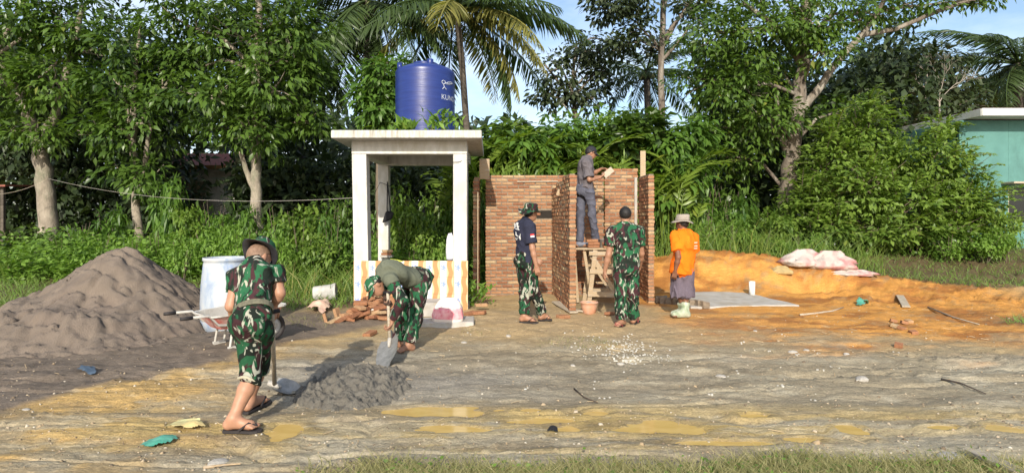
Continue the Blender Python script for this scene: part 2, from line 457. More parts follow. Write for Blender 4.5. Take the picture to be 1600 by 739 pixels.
# ================================================================== MATERIALS for built things
def brickmat(name):
    m, t, b, o = newmat(name)
    oi = N(t, 'ObjectInfo').outputs['Random']; gi = N(t, 'NewGeometry').outputs['Random Per Island']
    f = math_n(t, 'FRACT', math_n(t, 'ADD', math_n(t, 'MULTIPLY', oi, 7.31), math_n(t, 'MULTIPLY', gi, 5.7)))
    r = ramp(t, [(.02, (.225, .100, .055)), (.35, (.30, .142, .074)), (.65, (.345, .18, .096)), (.85, (.385, .235, .130)), (.97, (.42, .305, .18))])
    t.links.new(f, r.inputs[0])
    v = coords(t, 'Object'); n1 = noise(t, 22, 6, .65, v); n2 = noise(t, 120, 4, .6, v)
    k = ramp(t, [(.25, (.66, .64, .62)), (.75, (1.2, 1.2, 1.2))]); t.links.new(n1, k.inputs[0])
    c = mixc(t, 1, r.outputs[0], k.outputs[0], 'MULTIPLY')
    w = ramp(t, [(.60, (0, 0, 0)), (.8, (1, 1, 1))]); t.links.new(noise(t, 13, 5, .7, v, .5), w.inputs[0])
    c = mixc(t, math_n(t, 'MULTIPLY', w.outputs[0], .5), c, (.50, .45, .38))
    t.links.new(c, b.inputs['Base Color']); b.inputs['Roughness'].default_value = .88; b.inputs['Specular IOR Level'].default_value = .2
    bump(t, b, math_n(t, 'ADD', n1, n2), .5, .006)
    return m
M_brick = brickmat('fired_brick')
M_mortar = pmat('mortar', (.25, .195, .14), (.165, .13, .096), 14, .95, .8, 60, .012)
M_white = pmat('white_paint', (.58, .57, .545), (.45, .44, .405), 7, .8, .5, 28, .006, stretch=(1.6, 1.6, .55), dirt=(.43, .41, .35))
M_whitet = pmat('weathered_slab', (.54, .525, .49), (.37, .355, .31), 9, .85, .5, 40, .006, stretch=(3, 3, .7), dirt=(.27, .25, .20))
M_conc = pmat('grey_concrete', (.43, .40, .36), (.33, .31, .28), 6, .92, .5, 50, .006, dirt=(.30, .25, .18))
M_wood = pmat('raw_timber', (.43, .32, .20), (.31, .225, .135), 6, .8, .5, 30, .004, stretch=(2, 2, 22), dirt=(.36, .32, .27))
M_woodg = pmat('grey_timber', (.46, .40, .31), (.32, .26, .19), 6, .85, .5, 30, .004, stretch=(3, 3, 18))
M_black = pmat('black_fabric', (.012, .012, .014), None, 20, .8, .3)
M_dark = pmat('dark_plastic', (.03, .03, .035), None, 20, .5, .2)

# ================================================================== BRICK TOILET BLOCK (half built)
BX0, BX1 = -.61, 2.50          # outer faces of the side walls
YB = 11.60                     # front face of the rear wall
BL, BT, BH, MJ = .195, .105, .046, .019
CH = BH + MJ
block = empty('brick_building', (.95, 10.6, 0), 'half built roofless red brick toilet block with two open bays and a central partition', 'building')
bo = Vector(block.location)
MB_bricks = []
for s_ in range(6):
    q = MB(); random.seed(100 + s_)
    q.box((0, 0, 0), (BL, BT, BH), None, .0035)
    me_o = q.build('brick', M_brick, None, bevel=.004); MB_bricks.append(me_o.data); bpy.data.objects.remove(me_o)
half_me = []
for s_ in range(3):
    q = MB(); q.box((0, 0, 0), (BL * .47, BT, BH), None, .0035)
    me_o = q.build('brick', M_brick, None, bevel=.004); half_me.append(me_o.data); bpy.data.objects.remove(me_o)
stuffb = MB(); nind = 0
def wall(name, a, b, topfn, label=None, individual=lambda s, z: False, jit=.006, proud=0.0, skip=None, z0=-.02):
    """bricks laid from a to b (front face line); wall thickness extends to the left of a->b"""
    global nind
    a = Vector((*a, 0)); b = Vector((*b, 0)); d = b - a; Ln = d.length; ux = d.normalized(); nrm = Vector((-ux.y, ux.x, 0))
    rot = Matrix((ux, nrm, Vector((0, 0, 1)))).transposed()
    ang = math.atan2(ux.y, ux.x)
    core = MB()
    n = max(2, int(Ln / .25)); nc = int(3 / CH)
    # mortar core, a little behind the brick faces, stepped to follow the top course
    for i in range(n):
        s0, s1 = Ln * i / n, Ln * (i + 1) / n
        tz = topfn((s0 + s1) / 2) - .012
        e0 = .012 if i == 0 else 0; e1 = .012 if i == n - 1 else 0
        c = a + ux * ((s0 + e0 + s1 - e1) / 2) + nrm * (BT / 2)
        core.box((c.x, c.y, (tz + z0) / 2 - .05), (s1 - s0 - e0 - e1, BT - .022, tz - z0 + .1), rot)
    part = core.build(name, M_mortar, block, off=bo)
    if label: part['label'] = label
    k = 0; z = z0 + BH / 2
    while True:
        s = -(BL + MJ) * .5 * (k % 2) + random.uniform(-.01, .01)
        any_ = False
        while s < Ln:
            s0 = max(s, 0); s1 = min(s + BL, Ln); w = s1 - s0
            if w > .04 and z + BH / 2 <= topfn((s0 + s1) / 2) + .005:
                any_ = True
                if not (skip and skip((s0 + s1) / 2, z)):
                    pr = random.uniform(-jit, jit) - proud * random.random()
                    c = a + ux * ((s0 + s1) / 2) + nrm * (BT / 2 + pr)
                    zz = z + random.uniform(-.003, .003)
                    ro = rot @ Matrix.Rotation(random.uniform(-.012, .012), 3, 'Y') @ Matrix.Rotation(random.uniform(-.015, .015), 3, 'Z')
                    if individual((s0 + s1) / 2, z) and nind < 300:
                        nind += 1
                        me = random.choice(MB_bricks if w > BL * .7 else half_me)
                        bk = bpy.data.objects.new('brick', me); COL.objects.link(bk); bk.parent = part
                        bk.location = Vector((c.x, c.y, zz)) - bo; bk.rotation_euler = ro.to_euler()
                        if w <= BL * .7: bk.scale = (w / (BL * .47), 1, 1)
                        elif w < BL * .98: bk.scale = (w / BL, 1, 1)
                    else:
                        stuffb.box((c.x, c.y, zz), (w, BT, BH), ro, .0035)
            s += BL + MJ
        k += 1; z += CH
        if not any_ or k > 60: break
    return part
ztop = lambda y, Y: CAMH + (HZ - y) * Y / F
# rear wall, left bay and right bay (the right bay's panel stands a few centimetres proud)
zL = ztop(273, YB); zR = ztop(263.5, YB); zM = ztop(272, YB)
wall('rear_wall', (BX0 + .105, YB), (1.76, YB), lambda s: zL if s < 1.95 else zL + .0,
     individual=lambda s, z: (s < 1.36) or (s > 1.6 and z > 1.45), skip=lambda s, z: 1.0 < s < 1.38 and 1.48 < z < 1.645)
wall('rear_wall', (1.763, YB - .035), (2.395, YB - .035), lambda s: zR, individual=lambda s, z: True)
# short side walls
wall('side_wall', (BX0, 11.15), (BX0, YB), lambda s: ztop(279, 11.15) if s < .3 else ztop(276, 11.4))
# left wall body lies to the left of a->b, so give it from rear to front on the right wing
wall('side_wall', (BX1, 10.68), (BX1, YB - .04), lambda s: ztop(271, 10.68) - .0)
# partition, rough face, leaning a touch, top stepping down to the rear
wall('partition_wall', (1.005, 9.56), (.86, YB - .01), lambda s: 2.20 if s < .75 else (2.13 if s < 1.4 else 2.06), proud=.007, jit=.006)
st = stuffb.build('brick', M_brick, block, off=bo); st['kind'] = 'stuff'
# cement pier in the right corner
q = MB(); q.box((2.35, YB - .055, 1.12), (.05, .03, 2.28)); q.build('cement_pier', M_conc, block, off=bo)
# low ragged foundation curb at right wing
q = MB()
for i in range(9):
    q.box((BX1 + .1 + i * .075, 10.8 + .0 * i - i * .085, .045), (.12, .13, .12 + .03 * random.random()), Matrix.Rotation(random.uniform(-.5, .5), 3, 'Z'), .02)
q.build('foundation_edge', M_mortar, block, off=bo, bevel=.01)

# formwork boards
def board(name, a, b, w, t, mat, label, cat='board', up=(0, 1, 0), **kw):
    a = Vector(a); b = Vector(b)
    q = MB(); fr = frame(b - a, up); L_ = (b - a).length
    q.box((0, 0, 0), (w, t, L_)); o = q.build(name, mat, None, bevel=min(.004, t * .2))
    o.rotation_euler = (b - a).to_track_quat('Z', 'Y').to_euler(); o.location = (a + b) / 2
    return tag(o, label, cat, **kw)
Yw = 11.42
board('formwork_board', (GX(757, Yw), Yw, ztop(276, Yw) - .05), (GX(757, Yw), Yw, ztop(248.5, Yw)), .19, .03, M_wood, 'raw plank standing up above the left end of the brick wall')
board('formwork_board', (GX(1004.5, 11.4), 11.40, 1.3), (GX(1004.5, 11.4), 11.40, ztop(236, 11.4)), .10, .03, M_wood, 'narrow upright board rising above the right corner of the brick wall')
board('edge_board', (GX(746.2, 11.1), 11.12, 0), (GX(746.4, 11.1), 11.12, ztop(300, 11.1)), .035, .025, M_wood, 'thin timber strip upright against the left edge of the brick wall')
q = MB(); q.bar((.10, YB - .03, ztop(284, YB)), (.87, YB - .03, ztop(283.5, YB)), .018, .018); tag(q.build('lath', M_woodg), 'thin pale lath held level along the top of the left bay wall', 'lath')
tg = empty('hanging_tag', (GX(872.5, 10.6), 10.6, ztop(290, 10.6)), 'small pale block hanging on a string by the partition top', 'plumb block')
q = MB(); q.box((0, -.0, -.12), (.05, .02, .11), Matrix.Rotation(.35, 3, 'Y')); q.build('block', M_wood, tg)
q = MB(); q.tube([(.02, 0, -.07), (.03, 0, .06)], .003, 5); q.build('string', M_woodg, tg)
# near-black block set into the brick gap of the rear wall
q = MB(); q.box((.67, YB + .048, 1.56), (.40, .08, .15)); q.build('dark_block', pmat('dark_brown_fill', (.022, .017, .013), None, 20, .9, .4), block, off=bo)

# ================================================================== TANK STAND
ts = empty('tank_stand', (-1.65, 10.9, 0), 'white concrete tank stand with four posts and a flower tiled front wall', 'tank stand')
to = Vector(ts.location)
YF, YR = 9.90, 12.0
zs0, zs1 = CAMH + 124 * 9.55 / F, CAMH + 136.5 * 9.55 / F
q = MB()
q.add([(GX(517, 9.55), 9.55, zs0), (GX(752.5, 9.55), 9.55, zs0), (-.58, 12.45, zs0), (-3.0, 12.45, zs0),
       (GX(517, 9.55), 9.55, zs1), (GX(752.5, 9.55), 9.55, zs1), (-.58, 12.45, zs1), (-3.0, 12.45, zs1)],
      [[0, 3, 2, 1], [4, 5, 6, 7], [0, 1, 5, 4], [1, 2, 6, 5], [2, 3, 7, 6], [3, 0, 4, 7]])
q.build('roof_slab', M_whitet, ts, off=to, bevel=.012)
def post(x0, x1, y0, y1, z0, z1, lean=0):
    q = MB()
    q.add([(x0 + lean, y0, z0), (x1 + lean, y0, z0), (x1 + lean, y1, z0), (x0 + lean, y1, z0), (x0, y0, z1), (x1, y0, z1), (x1, y1, z1), (x0, y1, z1)],
          [[0, 3, 2, 1], [4, 5, 6, 7], [0, 1, 5, 4], [1, 2, 6, 5], [2, 3, 7, 6], [3, 0, 4, 7]])
    q.build('post', M_white, ts, off=to, bevel=.008)
zb = CAMH + 99 * YF / F
post(GX(549.5, YF), GX(572, YF), YF, YF + .23, -.1, zb, .05)
post(GX(708, YF), GX(729.5, YF), YF, YF + .23, -.1, zb)
post(-2.645, -2.44, YR, YR + .2, -.1, zb)
post(-1.08, -.88, YR, YR + .2, -.1, zb)
q = MB()
x0, x1 = GX(549.5, YF), GX(729.5, YF)
q.box(((x0 + x1) / 2, YF + .115, (zb + zs0) / 2 + .002), (x1 - x0 + .004, .236, zs0 - zb))
q.build('beam', M_white, ts, off=to, bevel=.006)
q = MB(); q.box(((-2.645 - .88) / 2, YR + .1, (zb + zs0) / 2), (1.77, .206, zs0 - zb)); q.build('beam', M_white, ts, off=to, bevel=.006)
for xx in (-2.54, -.92):
    q = MB(); q.box((xx, (YF + .236 + YR) / 2, (zb + zs0) / 2 + .003), (.2, YR - YF - .24, zs0 - zb - .02)); q.build('beam', M_white, ts, off=to, bevel=.006)
# low front wall and its tiles
wx0, wx1 = GX(554, YF), GX(731.5, YF); wz = CAMH - 67 * YF / F
q = MB(); q.box(((wx0 + wx1) / 2, YF - .02 + .0, wz / 2 - .08), (wx1 - wx0 - .006, .05, wz + .15)); q.build('low_wall', M_conc, ts, off=to)
q = MB(); q.box(((wx0 + wx1) / 2, YF + 1.1, -.02), (wx1 - wx0, 1.9, .2)); q.build('floor_slab', M_conc, ts, off=to)
m, t, b, o = newmat('flower_tile')
ob = N(t, 'TexCoord').outputs['Object']; sx = N(t, 'SeparateXYZ'); t.links.new(ob, sx.inputs[0])
TW = (wx1 - wx0) / 8; TH = wz / 3
wav = math_n(t, 'MULTIPLY', math_n(t, 'SINE', math_n(t, 'MULTIPLY', sx.outputs[2], 2 * math.pi / TH)), .013)
dx = math_n(t, 'ABSOLUTE', math_n(t, 'SUBTRACT', math_n(t, 'ADD', sx.outputs[0], wav), TW * .25))
band = math_n(t, 'LESS_THAN', dx, .036)
fx = math_n(t, 'ADD', sx.outputs[0], TW * .22); fz = math_n(t, 'SUBTRACT', sx.outputs[2], TH * .08)
rad = math_n(t, 'SQRT', math_n(t, 'ADD', math_n(t, 'POWER', fx, 2), math_n(t, 'POWER', fz, 2)))
ang = math_n(t, 'ARCTAN2', fz, fx)
pet = math_n(t, 'ADD', .043, math_n(t, 'MULTIPLY', math_n(t, 'COSINE', math_n(t, 'MULTIPLY', ang, 5)), .014))
fl = math_n(t, 'MULTIPLY', math_n(t, 'LESS_THAN', rad, pet), math_n(t, 'GREATER_THAN', noise(t, 60, 3, .6, ob), .42))
fz2 = math_n(t, 'ADD', sx.outputs[2], TH * .40); rad2 = math_n(t, 'SQRT', math_n(t, 'ADD', math_n(t, 'POWER', fx, 2), math_n(t, 'POWER', fz2, 2)))
fl2 = math_n(t, 'MULTIPLY', math_n(t, 'LESS_THAN', rad2, .022), math_n(t, 'GREATER_THAN', noise(t, 80, 3, .6, ob), .5))
cream = mixc(t, noise(t, 9, 4, .6, ob), (.66, .44, .26), (.71, .50, .31))
col = mixc(t, band, cream, (.48, .23, .10))
edge = math_n(t, 'MULTIPLY', math_n(t, 'LESS_THAN', dx, .043), math_n(t, 'GREATER_THAN', dx, .034)); col = mixc(t, math_n(t, 'MULTIPLY', edge, .5), col, (.55, .30, .12))
whit = math_n(t, 'LESS_THAN', math_n(t, 'ABSOLUTE', fx), .050); col = mixc(t, math_n(t, 'MULTIPLY', whit, .85), col, (.70, .67, .66))
col = mixc(t, fl, col, (.22, .30, .60)); col = mixc(t, math_n(t, 'MULTIPLY', fl2, .8), col, (.45, .55, .78))
t.links.new(col, b.inputs['Base Color']); b.inputs['Roughness'].default_value = .28
q = MB(); q.box((0, 0, 0), (TW - .003, .012, TH - .003)); tile0 = q.build('tile', m, ts, bevel=.0015)
for i in range(8):
    for j in range(3):
        tl = tile0 if (i, j) == (0, 0) else tile0.copy()
        if (i, j) != (0, 0): COL.objects.link(tl); tl.parent = ts
        tl.location = Vector((wx0 + TW * (i + .5), YF - .052 + random.uniform(-.001, .001), TH * (j + .5))) - to
# step and ledges
stp = MB(); p0 = Vector((GX(673, 9.3), 9.45, .0)); stp.box((p0.x, p0.y, .05), (.42, .5, .32)); tag(stp.build('concrete_step', M_conc, None, bevel=.012), 'grey concrete step in front of the flower tiled wall', 'step')
stp = MB(); c = on(693, 513); stp.box((c.x, c.y + .28, c.z + .02), (.78, .5, .1), Matrix.Rotation(.05, 3, 'Z'), .02); tag(stp.build('concrete_pad', M_conc, None, bevel=.012), 'thin pale concrete pad under the pink cement sack', 'pad')

# ------------------------------------------------------------------ water tank
TX, TY, TR = GX(664.5, 10.9), 10.9, 46 * 10.9 / F
zt = zs1; ht = (203.5 - 98) * 10.35 / F
m, t, b, o = newmat('blue_plastic')
v = coords(t, 'Object', (1, 1, 9)); n1 = noise(t, 3, 5, .6, v)
r_ = ramp(t, [(.3, (.011, .022, .125)), (.7, (.017, .036, .180))]); t.links.new(n1, r_.inputs[0]); t.links.new(r_.outputs[0], b.inputs['Base Color'])
b.inputs['Roughness'].default_value = .34; b.inputs['Specular IOR Level'].default_value = .5
bump(t, b, noise(t, 4, 4, .6, coords(t, 'Object', (1, 1, 14))), .25, .01)
M_blue = m
tank = empty('water_tank', (TX, TY, zt), 'large round dark blue plastic water tank standing on the white slab', 'water tank')
hb = 1.20
prof = [(TR * .97, 0), (TR * .985, .02)]
for i in range(7):
    z_ = .05 + i * (hb - .1) / 7
    prof += [(TR * .998, z_), (TR * 1.0, z_ + (hb - .1) / 14), (TR * .997, z_ + (hb - .1) / 7 - .02)]
prof += [(TR, hb - .04), (TR, hb), (TR * .975, hb + .03), (TR * .86, hb + .07), (TR * .66, hb + .115), (TR * .46, hb + .135)]
q = MB(); q.lathe(prof, 64); q.build('tank_body', M_blue, tank, True)
q = MB(); q.lathe([(TR * .44, hb + .11), (TR * .44, hb + .165), (TR * .41, hb + .18), (TR * .1, hb + .185)], 40); q.build('lid', M_blue, tank, True)
q = MB(); q.lathe([(.055, hb + .05), (.055, hb + .20), (.05, hb + .205)], 20, (.12, -TR * .42, 0)); q.lathe([(.045, hb + .0), (.045, hb + .13)], 16, (-TR * .78, -.25, 0)); q.build('inlet_socket', M_blue, tank, True)
M_logo = pmat('white_print', (.50, .54, .62), None, 10, .5, 0)
def wrap_text(body, size, th0, z0, parent, name, rad, tilt=0):
    cu = bpy.data.curves.new(name, 'FONT'); cu.body = body; cu.size = size; cu.offset = 0
    to_ = bpy.data.objects.new(name, cu); COL.objects.link(to_)
    me = bpy.data.meshes.new_from_object(to_.evaluated_get(bpy.context.evaluated_depsgraph_get())); bpy.data.objects.remove(to_)
    bm = bmesh.new(); bm.from_mesh(me)
    bmesh.ops.subdivide_edges(bm, edges=[e for e in bm.edges if e.calc_length() > .05], cuts=3)
    bmesh.ops.triangulate(bm, faces=bm.faces)
    for v_ in bm.verts:
        th = th0 + v_.co.x / rad; zz = z0 + v_.co.y
        v_.co = Vector((math.sin(th) * rad, -math.cos(th) * rad, zz))
    bm.to_mesh(me); bm.free(); me.materials.clear(); me.materials.append(M_logo)
    return obj(name, me, parent)
bpy.context.view_layer.update()
wrap_text('KUNO', .125, R(39), hb * .56, tank, 'lettering', TR + .004)
q = MB()
def onT(th, z_): return Vector((math.sin(th) * (TR + .004), -math.cos(th) * (TR + .004), z_))
zc = hb * .78
for (a0, pts) in [(0, [(40, .035), (43, .06), (47, .055), (49, .03), (47, .005), (43, 0), (40, .03)]), (1, [(44, 0), (46, -.05), (42, -.09)]), (2, [(46, -.05), (51, -.085)]), (3, [(47, .01), (56, .045), (66, .065), (72, .05)]), (4, [(52, .01), (60, .02), (68, .04)])]:
    q.tube([onT(R(a_), zc + z_) for a_, z_ in pts], .007, 6)
q.build('emblem', M_logo, tank)
# ================================================================== PEOPLE (one continuous skinned surface each, from distance fields)
class SDF:
    def __init__(s, h=.008): s.p = []; s.h = h; s.disp = None
    def cone(s, a, b, ra, rb, k=.02, ax=None, sq=1.0, fa=False, fb=False, cut=None):
        s.p.append(('c', np.array(a, float), np.array(b, float), ra, rb, k, None if ax is None else np.array(Vector(ax).normalized()), sq, fa, fb, cut)); return s
    def ell(s, c, r, Rm=None, k=.02, cut=None):
        Rm = np.eye(3) if Rm is None else np.array(Rm)
        s.p.append(('e', np.array(c, float), np.array(r, float), Rm, k, cut)); return s
    def mesh(s, name, mat, off, disp=None):
        h = s.h; lo = []; hi = []
        for p in s.p:
            if p[0] == 'c': r = max(p[3], p[4]) ; lo += [np.minimum(p[1], p[2]) - r]; hi += [np.maximum(p[1], p[2]) + r]
            else: r = p[2].max(); lo += [p[1] - r]; hi += [p[1] + r]
        lo = np.min(lo, 0) - 5 * h; hi = np.max(hi, 0) + 5 * h
        n = np.ceil((hi - lo) / h).astype(int) + 1
        f = np.full(n, 1.0, np.float32)
        ax = [lo[i] + h * np.arange(n[i]) for i in range(3)]
        for p in s.p:
            k = p[5] if p[0] == 'c' else p[4]; mg = max(k, 3 * h) + h * 2
            if p[0] == 'c': r = max(p[3], p[4]); l = np.minimum(p[1], p[2]) - r - mg; u = np.maximum(p[1], p[2]) + r + mg
            else: r = p[2].max(); l = p[1] - r - mg; u = p[1] + r + mg
            i0 = np.maximum(((l - lo) / h).astype(int), 0); i1 = np.minimum(((u - lo) / h).astype(int) + 2, n)
            X = ax[0][i0[0]:i1[0]][:, None, None]; Y = ax[1][i0[1]:i1[1]][None, :, None]; Z = ax[2][i0[2]:i1[2]][None, None, :]
            if p[0] == 'c':
                _, a, b, ra, rb, k, axn, sq, fa, fb, cut = p
                qx, qy, qz = X - a[0], Y - a[1], Z - a[2]; ba = b - a
                if axn is not None:
                    e = (qx * axn[0] + qy * axn[1] + qz * axn[2]) * (sq - 1); qx = qx + e * axn[0]; qy = qy + e * axn[1]; qz = qz + e * axn[2]
                    ba = ba + ba.dot(axn) * (sq - 1) * axn
                L2 = max(ba.dot(ba), 1e-12); tr = (qx * ba[0] + qy * ba[1] + qz * ba[2]) / L2
                t_ = np.clip(tr, -.5 if fa else 0, 1.5 if fb else 1)
                d = np.sqrt((qx - t_ * ba[0]) ** 2 + (qy - t_ * ba[1]) ** 2 + (qz - t_ * ba[2]) ** 2) - (ra + (rb - ra) * np.clip(t_, 0, 1))
                Ln = math.sqrt(L2)
                if fa: d = np.maximum(d, -tr * Ln)
                if fb: d = np.maximum(d, (tr - 1) * Ln)
                if axn is not None: d = d / (sq if sq > 1 else 1)
            else:
                _, c, r, Rm, k, cut = p
                qx, qy, qz = X - c[0], Y - c[1], Z - c[2]
                l_ = [(qx * Rm[0, i] + qy * Rm[1, i] + qz * Rm[2, i]) / r[i] for i in range(3)]
                k0 = np.sqrt(l_[0] ** 2 + l_[1] ** 2 + l_[2] ** 2); d = (k0 - 1) * r.min()
            if cut is not None:
                for (pc, pn) in (cut if isinstance(cut, list) else [cut]):
                    d = np.maximum(d, (X - pc[0]) * pn[0] + (Y - pc[1]) * pn[1] + (Z - pc[2]) * pn[2])
            sub = f[i0[0]:i1[0], i0[1]:i1[1], i0[2]:i1[2]]
            if k > 0:
                hh = np.clip(.5 + .5 * (sub - d) / k, 0, 1)
                sub[...] = sub * (1 - hh) + d * hh - k * hh * (1 - hh)
            else: np.minimum(sub, d, out=sub)
        if disp:
            amp, fr, sd_ = disp
            near = np.abs(f) < .05
            I = np.argwhere(near)
            x, y, z = [lo[i] + h * I[:, i] for i in range(3)]
            w = vnoise(x * fr[0], y * fr[1], z * fr[2], sd_) - .5
            w2 = 1 - np.abs(2 * vnoise(x * fr[0] * 1.3 + z * 3, y * fr[1] * 1.3 + z * 3, z * fr[2] * 1.6, sd_ + 5) - 1)
            f[near] += (amp * (w * 1.2 - (w2 ** 3) * .7)).astype(np.float32)
        # naive surface nets
        sg = f < 0
        c8 = sg[:-1, :-1, :-1].astype(np.int8)
        for dx, dy, dz in [(1, 0, 0), (0, 1, 0), (0, 0, 1), (1, 1, 0), (1, 0, 1), (0, 1, 1), (1, 1, 1)]:
            c8 = c8 + sg[dx:n[0] - 1 + dx, dy:n[1] - 1 + dy, dz:n[2] - 1 + dz]
        act = (c8 > 0) & (c8 < 8); A = np.argwhere(act); idx = np.full(act.shape, -1, np.int64); idx[act] = np.arange(len(A))
        acc = np.zeros((len(A), 3)); cnt = np.zeros(len(A))
        cor = [np.array(q) for q in [(0, 0, 0), (1, 0, 0), (0, 1, 0), (1, 1, 0), (0, 0, 1), (1, 0, 1), (0, 1, 1), (1, 1, 1)]]
        vals = [f[tuple((A + q).T)] for q in cor]
        for i, j in [(0, 1), (2, 3), (4, 5), (6, 7), (0, 2), (1, 3), (4, 6), (5, 7), (0, 4), (1, 5), (2, 6), (3, 7)]:
            a, b = vals[i], vals[j]; mk = (a < 0) != (b < 0)
            tt = np.where(mk, a / np.where(mk, a - b, 1), 0)
            acc += np.where(mk[:, None], cor[i] + tt[:, None] * (cor[j] - cor[i]), 0); cnt += mk
        V = lo + h * (A + acc / np.maximum(cnt, 1)[:, None])
        Q = []
        for axis in range(3):
            o1, o2 = [(1, 2), (2, 0), (0, 1)][axis]
            sl0 = [slice(None)] * 3; sl1 = [slice(None)] * 3; sl0[axis] = slice(0, -1); sl1[axis] = slice(1, None)
            ch = sg[tuple(sl0)] != sg[tuple(sl1)]
            E = np.argwhere(ch); E = E[(E[:, o1] > 0) & (E[:, o2] > 0) & (E[:, o1] < n[o1] - 1) & (E[:, o2] < n[o2] - 1)]
            ins = sg[tuple(E.T)]
            d1 = np.zeros(3, int); d1[o1] = 1; d2 = np.zeros(3, int); d2[o2] = 1
            q = np.stack([idx[tuple((E - d1 - d2).T)], idx[tuple((E - d2).T)], idx[tuple(E.T)], idx[tuple((E - d1).T)]], 1)
            q[~ins] = q[~ins][:, ::-1]; Q.append(q)
        Q = np.concatenate(Q); Q = Q[(Q >= 0).all(1)]
        return mesh_np(name, V - np.array(off), Q, mat, True)

def skinmat(name, c):
    m, t, b, o = newmat(name); v = coords(t)
    r = ramp(t, [(.3, tuple(q * .82 for q in c)), (.7, c)]); t.links.new(noise(t, 22, 4, .6, v), r.inputs[0])
    t.links.new(r.outputs[0], b.inputs['Base Color']); b.inputs['Roughness'].default_value = .5; b.inputs['Specular IOR Level'].default_value = .35
    bump(t, b, noise(t, 90, 3, .6, v), .12, .003); return m
def camomat(name, dark=1.0, scale=1.0, rot=(0.4, .5, 0), green=(.022, .115, .050), blk=(.014, .022, .016), brn=(.058, .022, .026), crm=(.36, .36, .29)):
    m, t, b, o = newmat(name)
    def vv(off, st, r):
        c = N(t, 'TexCoord').outputs['Object']; mp_ = N(t, 'Mapping'); t.links.new(c, mp_.inputs[0])
        mp_.inputs['Location'].default_value = off; mp_.inputs['Scale'].default_value = st; mp_.inputs['Rotation'].default_value = r; return mp_.outputs[0]
    s = scale
    nA = noise(t, 8.5 * s, 2, .45, vv((1, 2, 3), (1, 1, .62), rot), 1.1)
    nB = noise(t, 8.0 * s, 2, .5, vv((5, 1, 2), (1, 1, .7), (-.5, .3, .4)), 1.4)
    nC = noise(t, 9.5 * s, 2.5, .5, vv((8, 3, 9), (1.15, 1.15, .5), (.7, -.6, .3)), 1.9)
    def step(n, p, w=.018):
        r = ramp(t, [(p - w, (0, 0, 0)), (p + w, (1, 1, 1))]); t.links.new(n, r.inputs[0]); return r.outputs[0]
    c = mixc(t, step(nA, .50), tuple(q * dark for q in green), tuple(q * dark for q in blk))
    c = mixc(t, step(nB, .565), c, tuple(q * dark for q in brn))
    c = mixc(t, step(nC, .600), c, tuple(q * (.6 + .4 * dark) for q in crm))
    nw = noise(t, 26, 5, .6, coords(t)); k = ramp(t, [(.3, (.8, .8, .8)), (.7, (1.15, 1.15, 1.15))]); t.links.new(nw, k.inputs[0])
    c = mixc(t, 1, c, k.outputs[0], 'MULTIPLY')
    t.links.new(c, b.inputs['Base Color']); b.inputs['Roughness'].default_value = .85; b.inputs['Specular IOR Level'].default_value = .2
    bump(t, b, math_n(t, 'ADD', nw, noise(t, 9, 4, .6, coords(t, 'Object', (1, 1, .6)), .8)), .5, .012); return m
def clothmat(name, c, scale=9, c2=None):
    m, t, b, o = newmat(name); v = coords(t)
    r = ramp(t, [(.3, c2 or tuple(q * .72 for q in c)), (.7, c)]); t.links.new(noise(t, scale, 5, .6, v), r.inputs[0])
    t.links.new(r.outputs[0], b.inputs['Base Color']); b.inputs['Roughness'].default_value = .9; b.inputs['Specular IOR Level'].default_value = .15
    bump(t, b, math_n(t, 'ADD', noise(t, 11, 4, .6, coords(t, 'Object', (1, 1, .5)), .9), noise(t, 60, 3, .5, v)), .55, .012); return m
M_skin = skinmat('tan_skin', (.34, .175, .108)); M_skin2 = skinmat('light_brown_skin', (.41, .215, .135)); M_skin3 = skinmat('dark_brown_skin', (.19, .085, .05))
M_hair = pmat('black_hair', (.012, .010, .009), None, 60, .6, .5, 160, .004)
M_stub = pmat('cropped_hair', (.24, .15, .10), (.17, .10, .065), 40, .7, .3, 160, .002)
M_eye = pmat('eye_white', (.7, .68, .62), None, 5, .3, 0)
M_camo = camomat('woodland_camouflage', .85, 1.0); M_camo_d = camomat('dark_woodland_camouflage', .6, 1.1, (.2, .9, .3)); M_camo_t = camomat('camouflage_trousers', .8, 1.1, (.9, .2, .6))
M_grey = clothmat('washed_grey_shirt', (.14, .125, .135)); M_olive = clothmat('olive_grey_tee', (.135, .145, .105)); M_navy = clothmat('navy_shirt', (.030, .032, .055))
M_jean = clothmat('grey_jeans', (.115, .118, .150), 7, (.06, .062, .085)); M_orange = clothmat('orange_tee', (.95, .20, .012), 6, (.80, .14, .008)); M_short = clothmat('grey_violet_shorts', (.14, .115, .145))
M_felt = clothmat('washed_khaki_hat', (.36, .31, .26)); M_rub = pmat('rubber_sole', (.030, .025, .025), None, 10, .7, .2); M_rubp = pmat('red_rubber', (.28, .06, .06), None, 10, .6, .2)
M_boot = pmat('green_rubber_boot', (.20, .25, .15), (.42, .45, .36), 12, .5, .2, dirt=(.50, .48, .40))
M_pr = pmat('print_white', (.72, .72, .70), None, 10, .7, 0); M_red = pmat('flag_red', (.55, .02, .02), None, 10, .7, 0); M_yel = pmat('print_yellow', (.70, .72, .10), None, 10, .7, 0)

